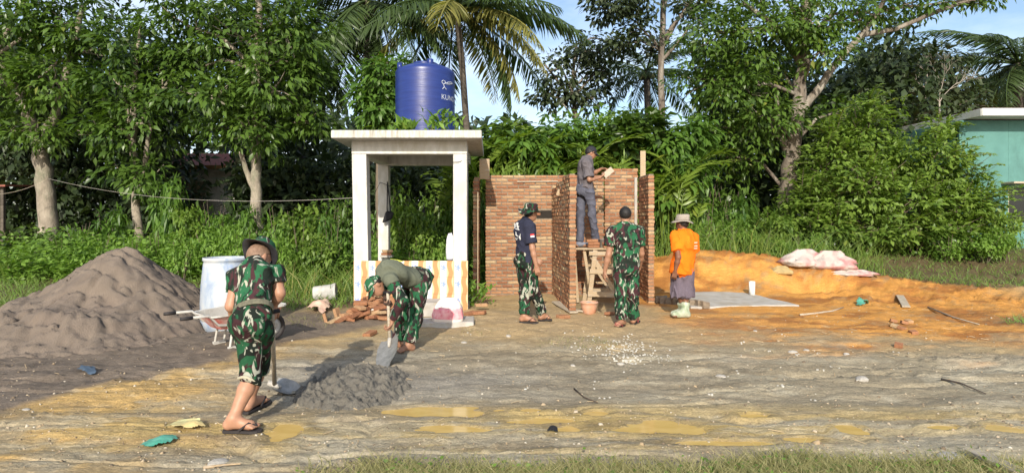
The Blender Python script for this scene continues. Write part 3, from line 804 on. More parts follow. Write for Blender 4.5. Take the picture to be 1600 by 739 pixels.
V3 = Vector
def lerp(a, b, t): return a + (b - a) * t
def hand(s, w, d, pn, side, curl=.5, sc=1.0, k=.006):
    """palm, four unequal fingers and a thumb from wrist w along d; pn = palm normal; side=+1/-1 thumb side along d x pn"""
    d = V3(d).normalized(); pn = V3(pn); pn = (pn - d * pn.dot(d)).normalized(); lat = d.cross(pn) * side
    kn = w + d * .085 * sc
    for u in (-.028, -.009, .010, .028):
        s.cone(w + lat * u * .6 + d * .012, kn + lat * u, .0155 * sc, .0125 * sc, .012)
    for i, (u, ln) in enumerate(((-.031, .062), (-.0105, .076), (.0105, .083), (.031, .075))):
        a = kn + lat * u * 1.0; ln *= sc
        th = curl * (1 + .12 * (i % 2)); sp = lat * (u * 2.2)
        d1 = (d * math.cos(th * .8) + pn * math.sin(th * .8) + sp).normalized(); b = a + d1 * ln * .5
        d2 = (d * math.cos(th * 1.9) + pn * math.sin(th * 1.9) + sp * .5).normalized(); c = b + d2 * ln * .32
        d3 = (d * math.cos(th * 2.6) + pn * math.sin(th * 2.6)).normalized(); e = c + d3 * ln * .24
        s.cone(a, b, .0098 * sc, .0088 * sc, k); s.cone(b, c, .0088 * sc, .0080 * sc, .003); s.cone(c, e, .0080 * sc, .0068 * sc, .003)
    a = w + d * .028 * sc + lat * .026 * sc
    td = (d * .62 + lat * .75 + pn * .25 * (1 + curl)).normalized(); b = a + td * .042 * sc; c = b + (d * .8 + lat * .28 + pn * .4 * (1 + curl)).normalized() * .032 * sc
    s.cone(a, b, .0125 * sc, .0100 * sc, .01); s.cone(b, c, .0098 * sc, .0078 * sc, .004)
def headframe(fwd, up):
    f = V3(fwd).normalized(); u = V3(up); u = (u - f * u.dot(f)).normalized(); r = f.cross(u)
    return r, f, u
def head(s, c, fwd, up, sc=1.0):
    r, f, u = headframe(fwd, up); Rm = Matrix((r, f, u)).transposed()
    s.ell(c + u * .018 * sc, (.074 * sc, .094 * sc, .090 * sc), Rm, .02)
    s.ell(c + f * .028 * sc - u * .048 * sc, (.055 * sc, .064 * sc, .066 * sc), Rm, .03)
    s.cone(c + f * .088 * sc + u * .012 * sc, c + f * .108 * sc - u * .022 * sc, .009 * sc, .015 * sc, .012)      # nose
    s.cone(c + f * .086 * sc - u * .058 * sc - r * .016, c + f * .086 * sc - u * .058 * sc + r * .016, .008, .008, .006)     # lips
    s.cone(c + f * .083 * sc - u * .071 * sc - r * .011, c + f * .083 * sc - u * .071 * sc + r * .011, .007, .007, .006)
    s.cone(c + f * .080 * sc + u * .026 * sc - r * .034, c + f * .080 * sc + u * .026 * sc + r * .034, .011, .011, .012)    # brow
    for q in (-1, 1):
        s.ell(c + r * q * .076 * sc - f * .006 * sc - u * .004 * sc, (.010 * sc, .020 * sc, .032 * sc), Matrix.Rotation(0, 3, 'Z') @ Rm, .008)
    return r, f, u
def foot(s, ank, toe, sole_z, sc=1.0):
    d = V3((toe.x - ank.x, toe.y - ank.y, 0)); L_ = d.length; d.normalize(); lat = V3((d.y, -d.x, 0))
    heel = V3((ank.x, ank.y, sole_z + .030)) - d * .035
    ball = V3((ank.x, ank.y, sole_z + .024)) + d * (L_ * .70)
    s.cone(ank, heel, .036 * sc, .034 * sc, .03); s.cone(ank + V3((0, 0, -.01)), ball, .034 * sc, .026 * sc, .03)
    s.cone(heel, ball, .031 * sc, .026 * sc, .03)
    s.cone(ball - lat * .025, ball + lat * .025, .022 * sc, .020 * sc, .02)
    for i in range(5):
        u = -.034 + .017 * i; ln = L_ * (.30 - .022 * abs(i - 1) - .012 * i)
        a = ball + lat * u * 1.0; s.cone(a, a + d * ln + V3((0, 0, -.010)), .0115 if i else .014, .0095 if i else .012, .006)
def sandal(parent, off, ank, toe, z, mat=M_rub, top=None):
    d = V3((toe.x - ank.x, toe.y - ank.y, 0)); L_ = d.length; d.normalize(); lat = V3((d.y, -d.x, 0))
    o = V3((ank.x, ank.y, 0)) - d * .075; T = L_ + .11
    prof = [(0, .0), (.03, .028), (.25, .036), (.5, .034), (.75, .047), (.92, .042), (1, .015)]
    poly = [(o + d * T * t_ + lat * w).to_2d() for t_, w in prof] + [(o + d * T * t_ - lat * w).to_2d() for t_, w in reversed(prof)]
    q = MB(); q.prism([(p.x, p.y) for p in poly], z - .026, z - .006); so = q.build('sandal', mat, parent, off=off, bevel=.003)
    q = MB(); tp = o + d * T * .86
    for sgn in (-1, 1):
        q.tube([(tp.x, tp.y, z + .022), *(tuple(o + d * T * (.70) + lat * sgn * .030 + V3((0, 0, z + .048))),), tuple(o + d * T * .46 + lat * sgn * .042 + V3((0, 0, z - .004)))], [.006, .008, .008], 6)
    q.build('strap', top or M_rub, so, off=off)
    return so
def eyes(parent, off, c, fr, sc=1.0):
    r, f, u = fr
    q = MB()
    for g in (-1, 1):
        cc = c + r * g * .031 * sc + f * .081 * sc + u * .006 * sc
        q.lathe([(.0, -.009), (.008, -.005), (.0105, 0), (.008, .005), (0.0, .009)], 10, cc)
    q.build('eye', M_eye, parent, True, off=off)
def hair(parent, off, c, fr, mat, th=.008, line=.03, sc=1.0, low=-.075):
    r, f, u = fr; s = SDF(.006); Rm = Matrix((r, f, u)).transposed()
    # everything above a plane that runs from the forehead down to the nape
    pn = (-u * .75 + f * .66).normalized(); pc = c + f * .055 * sc + u * .065 * sc
    s.ell(c + u * .020 * sc - f * .004, ((.074 + th) * sc, (.094 + th) * sc, (.090 + th) * sc), Rm, 0, cut=[(pc, pn), (c + u * low, -u)])
    o = obj('hair', s.mesh('hair', mat, off, (.003, (90, 90, 90), 3)), parent); return o
def hat_boonie(parent, off, c, up, fwd, mat, under=None, rb=.155, rc=.092, hc=.085, wav=.016, name='bush_hat'):
    up = V3(up).normalized(); r, f, u = headframe(fwd, up); M = Matrix((r, f, up)).transposed()
    V = []; Fc = []; n = 40
    prof = [(0.01, hc), (rc * .75, hc), (rc * .95, hc - .012), (rc * 1.0, .03), (rc * 1.06, .004), (rc * 1.4, -.008), (rb, -.020), (rb, -.026), (rc * 1.35, -.016), (rc * 1.0, -.004), (rc * .97, .01), (rc * .9, hc - .02), (.01, hc - .01)]
    for i, (rr, z) in enumerate(prof):
        for k in range(n):
            a = 2 * math.pi * k / n; w = max(0, (rr - rc) / (rb - rc)) if rr > rc else 0
            zz = z + w * wav * math.sin(2 * a + 1) + w * wav * .7 * math.sin(3 * a + 2.2); q = 1 + .02 * math.sin(5 * a + i)
            V.append(c + M @ V3((rr * q * math.cos(a), rr * 1.12 * q * math.sin(a), zz)) - off)
    for i in range(len(prof) - 1):
        for k in range(n): Fc.append([i * n + k, i * n + (k + 1) % n, (i + 1) * n + (k + 1) % n, (i + 1) * n + k])
    me = mesh_np(name, np.array([tuple(v) for v in V]), Fc, mat, True)
    if under:
        me.materials.append(under)
        mi = np.zeros(len(me.polygons), np.int32); mi[6 * n:] = 1; me.polygons.foreach_set('material_index', mi)
    o = obj(name, me, parent)
    q = MB(); q.tube([tuple(c + M @ V3((rc * 1.03 * math.cos(a_), rc * 1.15 * math.sin(a_), .018)) - off) for a_ in [2 * math.pi * i / 28 for i in range(29)]], .009, 6, False)
    q.build('hat_band', mat, o, True); return o
def hat_cap(parent, off, c, fwd, up, mat, vis=None, sc=1.0):
    r, f, u = headframe(fwd, up); s = SDF(.006); Rm = Matrix((r, f, u)).transposed()
    s.ell(c + u * .022 * sc, (.086 * sc, .106 * sc, .104 * sc), Rm, 0, cut=(c + u * .030 * sc, -(u * .98 - f * .16).normalized()))
    o = obj('cap', s.mesh('cap', mat, off), parent)
    V = []; Fc = []; n = 13
    for j, zz in enumerate((0, -.006)):
        for i in range(n):
            a = -1.25 + 2.5 * i / (n - 1)
            V.append(c + r * (.082 * math.sin(a)) * sc + f * (.098 * math.cos(a)) * sc + u * (.034 + zz) * sc - off)
            ext = .075 * math.cos(a * .95)
            V.append(c + r * (.084 * math.sin(a)) * sc + f * (.098 * math.cos(a) + max(ext, .0)) * sc + u * (.034 + zz - .030 * max(ext, 0) / .075 - .014 * abs(math.sin(a))) * sc - off)
    for j in range(2):
        for i in range(n - 1):
            b_ = j * 2 * n + 2 * i; q = [b_, b_ + 1, b_ + 3, b_ + 2]; Fc.append(q if j else q[::-1])
    for i in range(n - 1): a_ = 2 * i; Fc.append([a_ + 1, a_ + 3, 2 * n + a_ + 3, 2 * n + a_ + 1])
    obj('visor', mesh_np('visor', np.array([tuple(v) for v in V]), Fc, vis or mat), o); return o

def limb_pts(a, b, c): return a, b, c
def arms_skin(s, J, sc=1.0, hands=None):
    for g in 'lr':
        sh, el, wr = J['s' + g], J['e' + g], J['w' + g]
        s.cone(sh, el, .050 * sc, .040 * sc, .03); s.cone(el, lerp(el, wr, .35), .040 * sc, .040 * sc, .02); s.cone(lerp(el, wr, .35), wr, .040 * sc, .026 * sc, .02)
        hd = J['h' + g] - wr; pn, side, curl = hands[g]
        hand(s, wr, hd, pn, side, curl)
def legs_skin(s, J, sc=1.0, z=None):
    for g in 'lr':
        hp, kn, an = J['p' + g], J['k' + g], J['a' + g]
        hid = 1 if sc > 1.02 else .82
        s.cone(hp, kn, .058 * sc, .048 * sc * hid, .03); cf = lerp(kn, an, .32)
        s.cone(kn, cf, .052 * sc * hid, .054 * sc * hid, .02); s.cone(cf, an, .054 * sc * hid, .034 * sc, .02)
def torso(s, J, gr=0, sc=1.0, top=True, k=.05):
    """torso between pelvis and neck, elliptical in section; gr thickens it into a garment"""
    pe, ch, nk = J['pel'], J['chest'], J['neck']; fw = J['front']
    wa = lerp(pe, ch, .45)
    s.cone(pe, wa, .138 * sc + gr, .126 * sc + gr, k, fw, 1.45); s.cone(wa, ch, .126 * sc + gr, .150 * sc + gr, k, fw, 1.5)
    s.cone(ch, lerp(ch, nk, .5), .150 * sc + gr, .100 * sc + gr, k, fw, 1.4)
    for g in 'lr': s.cone(lerp(ch, nk, .85), J['s' + g], .050 * sc + gr, .048 * sc + gr, .04)
def sleeve(s, a, b, t0, t1, r0, r1, k=.03):
    s.cone(lerp(a, b, t0), lerp(a, b, t1), r0, r1, k, fb=True)
def collar(parent, off, J, mat, rad=.068, name='collar'):
    nk = J['neck']; d = (J['head'] - nk).normalized(); fr = frame(d, J['front'])
    q = MB(); q.tube([tuple(nk + d * .03 + fr.col[0] * math.cos(a) * rad + fr.col[2] * math.sin(a) * rad) for a in [2 * math.pi * i / 20 for i in range(21)]], .011, 6, False)
    return q.build(name, mat, parent, True, off=off)
def trousers(J, z_hem, gr=.018, sc=1.0, wide=1.0, taper=.062, belly=.0, h=.009):
    s = SDF(h); pe, fw = J['pel'], J['front']
    up = (J['chest'] - pe).normalized()
    top = pe + up * .075
    s.cone(pe - up * .03, top, .138 * sc + gr, .134 * sc + gr, .03, fw, 1.38, fb=True)
    s.ell(pe - up * .05 - fw * .035, (.132 * sc + gr * .5, .105 * sc + gr * .5, .11), None, .05)
    for g in 'lr':
        hp, kn, an = J['p' + g], J['k' + g], J['a' + g]
        s.cone(hp, kn, (.076 * sc + gr) * wide, (.056 * sc + gr) * wide, .03)
        e = lerp(kn, an, z_hem) if z_hem >= 0 else lerp(hp, kn, -z_hem)
        if z_hem > 0: s.cone(kn, e, (.056 * sc + gr) * wide, (taper * .9 + gr) * wide, .03, fb=True)
    return s

def mkJ(Y, pts):
    J = {}
    for k, v in pts.items():
        J[k] = P(v[0], v[1], Y + (v[2] if len(v) > 2 else 0))
    return J
def belt(parent, off, J, mat=M_dark, w=.158, d=.114, up=.07, th=.016, buckle=False):
    pe = J['pel']; u = (J['chest'] - pe).normalized(); f = J['front']; r = f.cross(u).normalized(); f = u.cross(r)
    q = MB()
    ring = [pe + u * up + r * math.cos(a) * w + f * math.sin(a) * d for a in [2 * math.pi * i / 36 for i in range(36)]]
    V = []; Fc = []
    for p in ring:
        n_ = (p - pe - u * up).normalized()
        for dz, dr in ((-.02, 0), (.02, 0), (.02, .007), (-.02, .007)): V.append(p + u * dz + n_ * dr)
    for i in range(36):
        j = (i + 1) % 36
        for k in range(4): Fc.append([i * 4 + k, j * 4 + k, j * 4 + (k + 1) % 4, i * 4 + (k + 1) % 4])
    q.add(V, Fc); return q.build('belt', mat, parent, off=off)
CAMV = lambda Y: None

# ------------------------------------------------------------------ 1. soldier with shovel, seen from behind (left foreground)
Y1 = 4.40
J = mkJ(Y1, dict(pl=(383, 512, 0), pr=(408, 512, .03), kl=(393, 588, -.03), kr=(404, 572, .26), al=(365, 653, -.16), ar=(391, 637, .30),
                 pel=(395, 496, .02), chest=(398, 437, .20), neck=(403, 415, .30), head=(404, 404, .36),
                 sl=(372, 433, .20), sr=(430, 428, .26), el=(361, 478, .14), er=(437, 458, .22), wl=(376, 508, .36), wr=(428, 477, .26), hl=(392, 520, .44), hr=(424, 496, .22),
                 tl=(402, 672, -.16), tr=(417, 622, .52)))
J['front'] = V3((.55, .83, -.1)).normalized()
zl = ground(J['al'].x, J['al'].y) + .03; zr_ = ground(J['ar'].x, J['ar'].y) + .03
J['al'].z = zl + .075; J['ar'].z = zr_ + .080
root = empty('person', (J['pel'].x, J['pel'].y, 0), 'soldier in camouflage tee and rolled up camouflage trousers, seen from behind beside the wheelbarrow', 'person')
of = V3(root.location)
s = SDF(.007); torso(s, J, -.02, .9); s.cone(J['neck'] - V3((0, .02, .02)), J['head'], .058, .056, .03); fr = head(s, J['head'], (.48, .72, -.52), (.1, .62, .80))
arms_skin(s, J, 1.0, {'l': ((1, .2, .2), -1, .8), 'r': ((-.6, .8, 0), 1, 1.0)}); legs_skin(s, J, 1.04)
for g, zz in (('l', zl), ('r', zr_)): foot(s, J['a' + g], J['t' + g], zz)
obj('body', s.mesh('body', M_skin2, of), root)
eyes(root, of, J['head'], fr); hair(root, of, J['head'], fr, M_stub, .005)
s = SDF(.009); torso(s, J, .014, .90); s.cone(J['pel'], J['pel'] + (J['chest'] - J['pel']) * .2, .142, .132, .03, J['front'], 1.4, fa=True)
for g in 'lr': sleeve(s, J['s' + g], J['e' + g], 0, .48 if g == 'l' else .52, .070, .066)
obj('shirt', s.mesh('shirt', M_camo, of, (.024, (6, 6, 7), 11)), root)
belt(root, of, J, pmat('webbing_belt', (.15, .14, .095), (.09, .085, .06), 30, .9, .3), .156, .122, .05)
s = trousers(J, .10, .012, .86, 1.06, .064); obj('trousers', s.mesh('trousers', M_camo_d, of, (.024, (7, 7, 5), 12)), root)
M_lin = pmat('khaki_lining', (.42, .38, .28), None, 20, .9, .3)
for g in 'lr':
    q = MB(); e = lerp(J['k' + g], J['a' + g], .10); d = (J['a' + g] - J['k' + g]).normalized(); f_ = frame(d, (0, 1, 0))
    q.tube([tuple(e + f_.col[0] * math.cos(a) * .078 + f_.col[2] * math.sin(a) * .078 + V3((0, 0, .008 * math.sin(3 * a)))) for a in [2 * math.pi * i / 20 for i in range(21)]], .012, 6, False)
    q.build('rolled_hem', M_lin, root, True, off=of)
sandal(root, of, J['al'], J['tl'], zl, M_rub); sandal(root, of, J['ar'], J['tr'], zr_, M_rub)
hat_boonie(root, of, J['head'] + V3((.0, .035, .050)), (.12, .84, .52), (.2, .5, -.8), M_camo, M_dark, .140, .090, .10)
# his shovel
def shovel(name, label, top, mid, tip, upv, bw=.22, bl=.28, grip=True):
    e = empty(name, tuple(mid), label, 'shovel'); o_ = V3(mid)
    q = MB(); q.tube([tuple(top), tuple(lerp(top, mid, .5)), tuple(mid)], [.017, .018, .019], 10); sh = q.build('shaft', M_woodg, e, True, off=o_)
    d = (tip - mid).normalized(); f_ = frame(d, upv); L_ = (tip - mid).length
    V = []; Fc = []; nu, nv = 9, 9
    for j in range(nv):
        v_ = j / (nv - 1); w = bw / 2 * (1 - .5 * max(0, (v_ - .62) / .38) ** 2) * (.72 + .28 * min(1, v_ * 4))
        for i in range(nu):
            u_ = -1 + 2 * i / (nu - 1)
            V.append(mid + f_.col[1] * (v_ * L_) + f_.col[0] * (u_ * w) + f_.col[2] * (.035 * u_ * u_ - .012) - o_)
    for j in range(nv - 1):
        for i in range(nu - 1): Fc.append([j * nu + i, j * nu + i + 1, (j + 1) * nu + i + 1, (j + 1) * nu + i])
    n0 = len(V); V += [v_ - f_.col[2] * .004 for v_ in V]; Fc += [[n0 + i for i in reversed(q_)] for q_ in Fc]
    obj('blade', mesh_np('blade', np.array([tuple(v_) for v_ in V]), Fc, pmat('cement_smeared_steel', (.34, .33, .31), (.22, .215, .20), 16, .45, .4, 60, .004, metal=.5), True), e)
    q = MB(); q.tube([tuple(lerp(mid, tip, -.28)), tuple(lerp(mid, tip, .12)), tuple(lerp(mid, tip, .3))], [.022, .022, .012], 10); q.build('socket', M_conc, e, True, off=o_)
    if grip:
        td = (top - mid).normalized(); x_ = frame(td, upv).col[0]
        q = MB(); q.tube([tuple(top - x_ * .055), tuple(top + x_ * .055)], .017, 10); q.build('grip', M_black, e, True, off=o_)
    return e
a = lerp(J['wr'], J['hr'], .95) + V3((.01, -.01, .0)); b = on(429, 612, .06); c = on(452, 616, .005)
shovel('shovel', 'mud caked shovel held upright on the ground by the soldier in rolled trousers', a + (a - b).normalized() * .06, b, c + V3((.05, .06, 0)), (0, -.3, 1), .2, .26)

# ------------------------------------------------------------------ 2. bending man with second shovel
Y2 = 7.0
J = mkJ(Y2, dict(pl=(641, 450, .10), pr=(655, 449, -.10), kl=(629, 496, .08), kr=(648, 498, -.12), al=(621, 529, .14), ar=(640, 541, -.14),
                 pel=(650, 437, 0), chest=(613, 424, -.30), neck=(596, 434, -.36), head=(587, 447, -.42),
                 sl=(607, 433, -.13), sr=(611, 437, -.47), el=(602, 455, -.16), er=(628, 470, -.55), wl=(604, 465, -.42), wr=(613, 501, -.52), hl=(604, 478, -.50), hr=(607, 516, -.50),
                 tl=(594, 541, .06), tr=(622, 553, -.26)))
J['front'] = V3((-.35, -.3, -.9)).normalized()
zl = ground(J['al'].x, J['al'].y); zr_ = ground(J['ar'].x, J['ar'].y); J['al'].z = zl + .08; J['ar'].z = zr_ + .08
root = empty('person', (J['pel'].x, J['pel'].y, 0), 'barefoot man bent double in olive grey tee and camouflage cap shovelling mortar', 'person'); of = V3(root.location)
s = SDF(.007); torso(s, J, -.02); s.cone(J['neck'], J['head'], .056, .054, .03); fr = head(s, J['head'], (-.35, -.45, -.80), (-.80, -.35, .1))
arms_skin(s, J, 1.0, {'l': ((.6, -.5, 0), 1, 1.1), 'r': ((-.7, -.3, .2), -1, 1.1)}); legs_skin(s, J)
for g, zz in (('l', zl), ('r', zr_)): foot(s, J['a' + g], J['t' + g], zz)
obj('body', s.mesh('body', M_skin, of), root); eyes(root, of, J['head'], fr); hair(root, of, J['head'], fr, M_hair)
s = SDF(.009); torso(s, J, .014, .96); s.cone(lerp(J['pel'], J['chest'], -.12), lerp(J['pel'], J['chest'], .25), .160, .150, .04, J['front'], 1.35, fa=True)
for g in 'lr': s.cone(J['s' + g], lerp(J['s' + g], J['e' + g], .22), .080, .074, .03, fb=True)
obj('shirt', s.mesh('shirt', M_olive, of, (.014, (9, 9, 5), 13)), root)
s = SDF(.008)
for g, t1 in (('r', .88), ('l', .35)):
    s.cone(lerp(J['s' + g], J['e' + g], .15), J['e' + g], .070, .060, .0); s.cone(J['e' + g], lerp(J['e' + g], J['w' + g], t1), .060, .046, .025, fb=True)
obj('camouflage_sleeve', s.mesh('camouflage_sleeve', M_camo_t, of, (.012, (12, 12, 9), 15)), root)
s = trousers(J, .86, .016, 1.0, 1.0, .060); obj('trousers', s.mesh('trousers', M_camo, of, (.027, (8, 8, 5), 16)), root)
hat_cap(root, of, J['head'], fr[1], fr[2], M_camo)
collar(root, of, J, M_camo)
s = SDF(.006); w_ = J['wl']; s.cone(lerp(J['el'], w_, .55), w_, .037, .033, .0, fa=True); hand(s, w_, J['hl'] - w_, (.6, -.5, 0), 1, 1.1, 1.12); obj('glove', s.mesh('glove', pmat('brown_glove', (.075, .045, .032), None, 30, .85, .4), of), root)
# yellow print across the back: short bars lying on the cloth
q = MB(); bk = -J['front']; u_ = (J['neck'] - J['pel']).normalized(); rr = u_.cross(bk).normalized(); c_ = lerp(J['chest'], J['neck'], .1)
for i in range(7):
    cc = c_ + rr * (-.10 + .028 * i) + bk * (.146 - .18 * abs(-.10 + .028 * i + .016) ** 1.5) + u_ * .01
    q.box(cc, (.022, .030, .010), Matrix((rr, u_, bk)).transposed())
q.build('print', M_yel, root, off=of)
a = J['hl'].copy(); tp = P(606, 457, Y2 - .50); b = P(609, 529, Y2 - .52); c = on(604, 574, .01)
shovel('shovel', 'grey bladed shovel in the hands of the bent barefoot man', tp, b, c, (-.4, -.8, .5), .26, .3)

# ------------------------------------------------------------------ 3. man in navy shirt and bush hat
Y3 = 8.75
J = mkJ(Y3, dict(pl=(817, 412, .06), pr=(827, 412, -.06), kl=(820, 452, .03), kr=(834, 452, -.03), al=(819, 490, -.05), ar=(848, 482, .12),
                 pel=(822, 402, 0), chest=(821, 363, -.02), neck=(822, 346, 0), head=(829, 334, .01),
                 sl=(813, 354, .14), sr=(827, 355, -.15), el=(818, 385, .24), er=(832, 388, -.20), wl=(836, 405, .25), wr=(838, 416, -.20), hl=(845, 410, .22), hr=(841, 430, -.20),
                 tl=(838, 497, -.10), tr=(859, 487, .16)))
J['front'] = V3((.85, .5, 0)).normalized()
zl = ground(J['al'].x, J['al'].y) + .03; zr_ = ground(J['ar'].x, J['ar'].y) + .03; J['al'].z = zl + .078; J['ar'].z = zr_ + .08
root = empty('person', (J['pel'].x, J['pel'].y, 0), 'man in navy shirt, dark camouflage trousers and camouflage bush hat standing before the left bay', 'person'); of = V3(root.location)
s = SDF(.007); torso(s, J, -.02); s.cone(J['neck'], J['head'], .056, .055, .03); fr = head(s, J['head'], (.8, .6, .05), (0, 0, 1))
arms_skin(s, J, 1.0, {'l': ((.2, -1, 0), 1, .5), 'r': ((.2, 1, .1), -1, .55)}); legs_skin(s, J)
for g, zz in (('l', zl), ('r', zr_)): foot(s, J['a' + g], J['t' + g], zz)
obj('body', s.mesh('body', M_skin, of), root); eyes(root, of, J['head'], fr); hair(root, of, J['head'], fr, M_hair)
s = SDF(.009); torso(s, J, .018); s.cone(lerp(J['pel'], J['chest'], .05), lerp(J['pel'], J['chest'], .4), .155, .146, .04, J['front'], 1.4, fa=True)
for g in 'lr': sleeve(s, J['s' + g], J['e' + g], 0, .72, .076, .070)
obj('shirt', s.mesh('shirt', M_navy, of, (.024, (8, 8, 6), 17)), root)
collar(root, of, J, M_navy)
s = trousers(J, .93, .016, 1.0, 1.0, .060); obj('trousers', s.mesh('trousers', M_camo_d, of, (.024, (8, 8, 5), 18)), root)
sandal(root, of, J['al'], J['tl'], zl, M_rub, M_rub); sandal(root, of, J['ar'], J['tr'], zr_, M_rub)
hat_boonie(root, of, J['head'] + V3((0, 0, .052)), (.12, -.08, 1), (.8, .6, 0), M_camo_d, None, .165, .094, .10, .022)
q = MB(); el_ = lerp(J['sr'], J['er'], .45); ad = (J['er'] - J['sr']).normalized(); nn = V3((.25, -.97, 0)); nn = (nn - ad * nn.dot(ad)).normalized(); sx_ = ad.cross(nn)
q.box(el_ + nn * .088 - ad * .012, (.055, .024, .008), Matrix((sx_, ad, nn)).transposed()); fl_ = q.build('flag_patch', M_red, root, off=of)
q = MB(); q.box(el_ + nn * .088 + ad * .012, (.055, .024, .008), Matrix((sx_, ad, nn)).transposed()); q.build('flag_stripe', M_pr, fl_, off=of)
q = MB(); bk = V3((-.92, -.38, 0)).normalized(); sd_ = V3((.38, -.92, 0)); random.seed(5)
for i in range(16):
    a_ = random.uniform(0, 6.28); zz = random.uniform(-.10, .12); xx = random.uniform(-.07, .08)
    cc = J['chest'] + V3((0, 0, zz)) + sd_ * xx + bk * (.138 - .5 * xx * xx - (.02 if zz < -.05 else 0))
    q.box(cc, (random.uniform(.03, .075), .010, .012), Matrix((sd_ * math.cos(a_) + V3((0, 0, math.sin(a_))), -sd_ * math.sin(a_) + V3((0, 0, math.cos(a_))), bk)).transposed())
q.build('print', M_pr, root, off=of)

# ------------------------------------------------------------------ 4. bricklayer on the trestle
Y4 = 10.55
J = mkJ(Y4, dict(pl=(909, 301, .09), pr=(922, 301, -.09), kl=(907, 336, .06), kr=(925, 334, -.09), al=(906, 370, .02), ar=(931, 366, .06),
                 pel=(915, 292, 0), chest=(915, 262, -.02), neck=(920, 247, .0), head=(923, 239.5, .0),
                 sl=(912, 254, .20), sr=(916, 255, -.19), el=(926, 272, .26), er=(921, 281, -.22), wl=(940, 264, .16), wr=(937, 278, -.10), hl=(948, 264, .10), hr=(946, 273, -.05),
                 tl=(918, 374, .0), tr=(944, 371, .10)))
J['front'] = V3((.95, .30, 0)).normalized()
ZP = CAMH - 47 * 10.4 / F + .012
J['al'].z = J['ar'].z = ZP + .08
root = empty('person', (J['pel'].x, J['pel'].y, ZP), 'bricklayer in grey tee, jeans and dark cap standing on the timber trestle laying bricks', 'person'); of = V3(root.location)
s = SDF(.007); torso(s, J, -.02, .95); s.cone(J['neck'], J['head'], .054, .053, .03); fr = head(s, J['head'], (.93, .10, -.32), (.25, 0, 1), .95)
arms_skin(s, J, .95, {'l': ((0, -.3, -1), 1, .6), 'r': ((0, .5, .8), -1, .8)}); legs_skin(s, J)
for g in 'lr': foot(s, J['a' + g], J['t' + g], ZP)
obj('body', s.mesh('body', M_skin, of), root); eyes(root, of, J['head'], fr); hair(root, of, J['head'], fr, M_hair)
s = SDF(.009); torso(s, J, .016, .95); s.cone(lerp(J['pel'], J['chest'], .0), lerp(J['pel'], J['chest'], .4), .148, .140, .04, J['front'], 1.4, fa=True)
for g in 'lr': sleeve(s, J['s' + g], J['e' + g], 0, .78, .074, .068)
obj('shirt', s.mesh('shirt', M_grey, of, (.027, (8, 8, 6), 21)), root); collar(root, of, J, M_grey, .062)
s = trousers(J, .97, .010, .95, .98, .058); obj('trousers', s.mesh('trousers', M_jean, of, (.024, (9, 9, 6), 22)), root)
s = SDF(.007)
for g in 'lr':
    d = V3((J['t' + g].x - J['a' + g].x, J['t' + g].y - J['a' + g].y, 0)); an = V3((J['a' + g].x, J['a' + g].y, ZP))
    s.cone(an + V3((0, 0, .045)) - d * .2, an + d * .95 + V3((0, 0, .035)), .043, .036, .02, cut=(an, V3((0, 0, -1)))); s.cone(an + V3((0, 0, .05)), an + V3((0, 0, .11)), .048, .05, .03, fb=True)
obj('shoe', s.mesh('shoe', pmat('canvas_shoe', (.20, .21, .26), None, 20, .8, .3), of), root)
hat_cap(root, of, J['head'] + V3((0, 0, .004)), fr[1], fr[2], pmat('charcoal_cap', (.018, .018, .024), None, 20, .85, .3), None, .97)
q = MB(); r_, f_, u_ = fr
for g in (-1, 1):
    cc = J['head'] + f_ * .098 + r_ * g * .032 + u_ * .012
    q.box(cc, (.042, .006, .030), Matrix((r_, f_, u_)).transposed())
    q.bar(cc + r_ * g * .02, J['head'] + r_ * g * .082 + u_ * .014, .004, .006)
q.build('glasses', M_dark, root, off=of)
q = MB(); q.bar(J['hr'] + V3((-.03, -.02, -.03)), J['hr'] + V3((.13, .05, .10)), .10, .022, (.4, -.8, .4)); fl_ = q.build('mortar_float', M_woodg, None, bevel=.004); tag(fl_, 'small wooden float in the hand of the bricklayer', 'float')

# ------------------------------------------------------------------ 5. soldier seen from behind at the right bay
Y5 = 8.45
J = mkJ(Y5, dict(pl=(969, 424, 0), pr=(987, 424, .03), kl=(970, 462, -.02), kr=(988, 462, .03), al=(972, 497, .0), ar=(990, 493, .14),
                 pel=(978, 413, .02), chest=(978, 375, 0), neck=(977, 352, .02), head=(977, 336, .05),
                 sl=(957, 362, 0), sr=(998, 362, .04), el=(951, 398, -.01), er=(1002, 396, .12), wl=(945, 424, .04), wr=(999, 418, .30), hl=(943, 437, .07), hr=(997, 428, .36),
                 tl=(962, 506, -.17), tr=(996, 496, .36)))
J['front'] = V3((.10, .99, 0)).normalized()
zl = ground(J['al'].x, J['al'].y) + .03; zr_ = ground(J['ar'].x, J['ar'].y) + .03; J['al'].z = zl + .078; J['ar'].z = zr_ + .08
root = empty('person', (J['pel'].x, J['pel'].y, 0), 'bareheaded black haired soldier in full camouflage watching the trestle from behind', 'person'); of = V3(root.location)
s = SDF(.007); torso(s, J, -.02); s.cone(J['neck'] - V3((0, 0, .03)), J['head'] - V3((0, .01, .03)), .060, .057, .03); fr = head(s, J['head'], (.12, .98, .05), (0, 0, 1), 1.03)
arms_skin(s, J, 1.06, {'l': ((.9, .3, 0), 1, .45), 'r': ((-.9, .2, 0), -1, .5)}); legs_skin(s, J)
for g, zz in (('l', zl), ('r', zr_)): foot(s, J['a' + g], J['t' + g], zz)
obj('body', s.mesh('body', M_skin, of), root); eyes(root, of, J['head'], fr); hair(root, of, J['head'], fr, M_hair, .010, low=-.07)
s = SDF(.009); torso(s, J, .018, 1.03); s.cone(lerp(J['pel'], J['chest'], .0), lerp(J['pel'], J['chest'], .4), .158, .148, .04, J['front'], 1.35, fa=True)
for g in 'lr': sleeve(s, J['s' + g], J['e' + g], 0, .60, .080, .074)
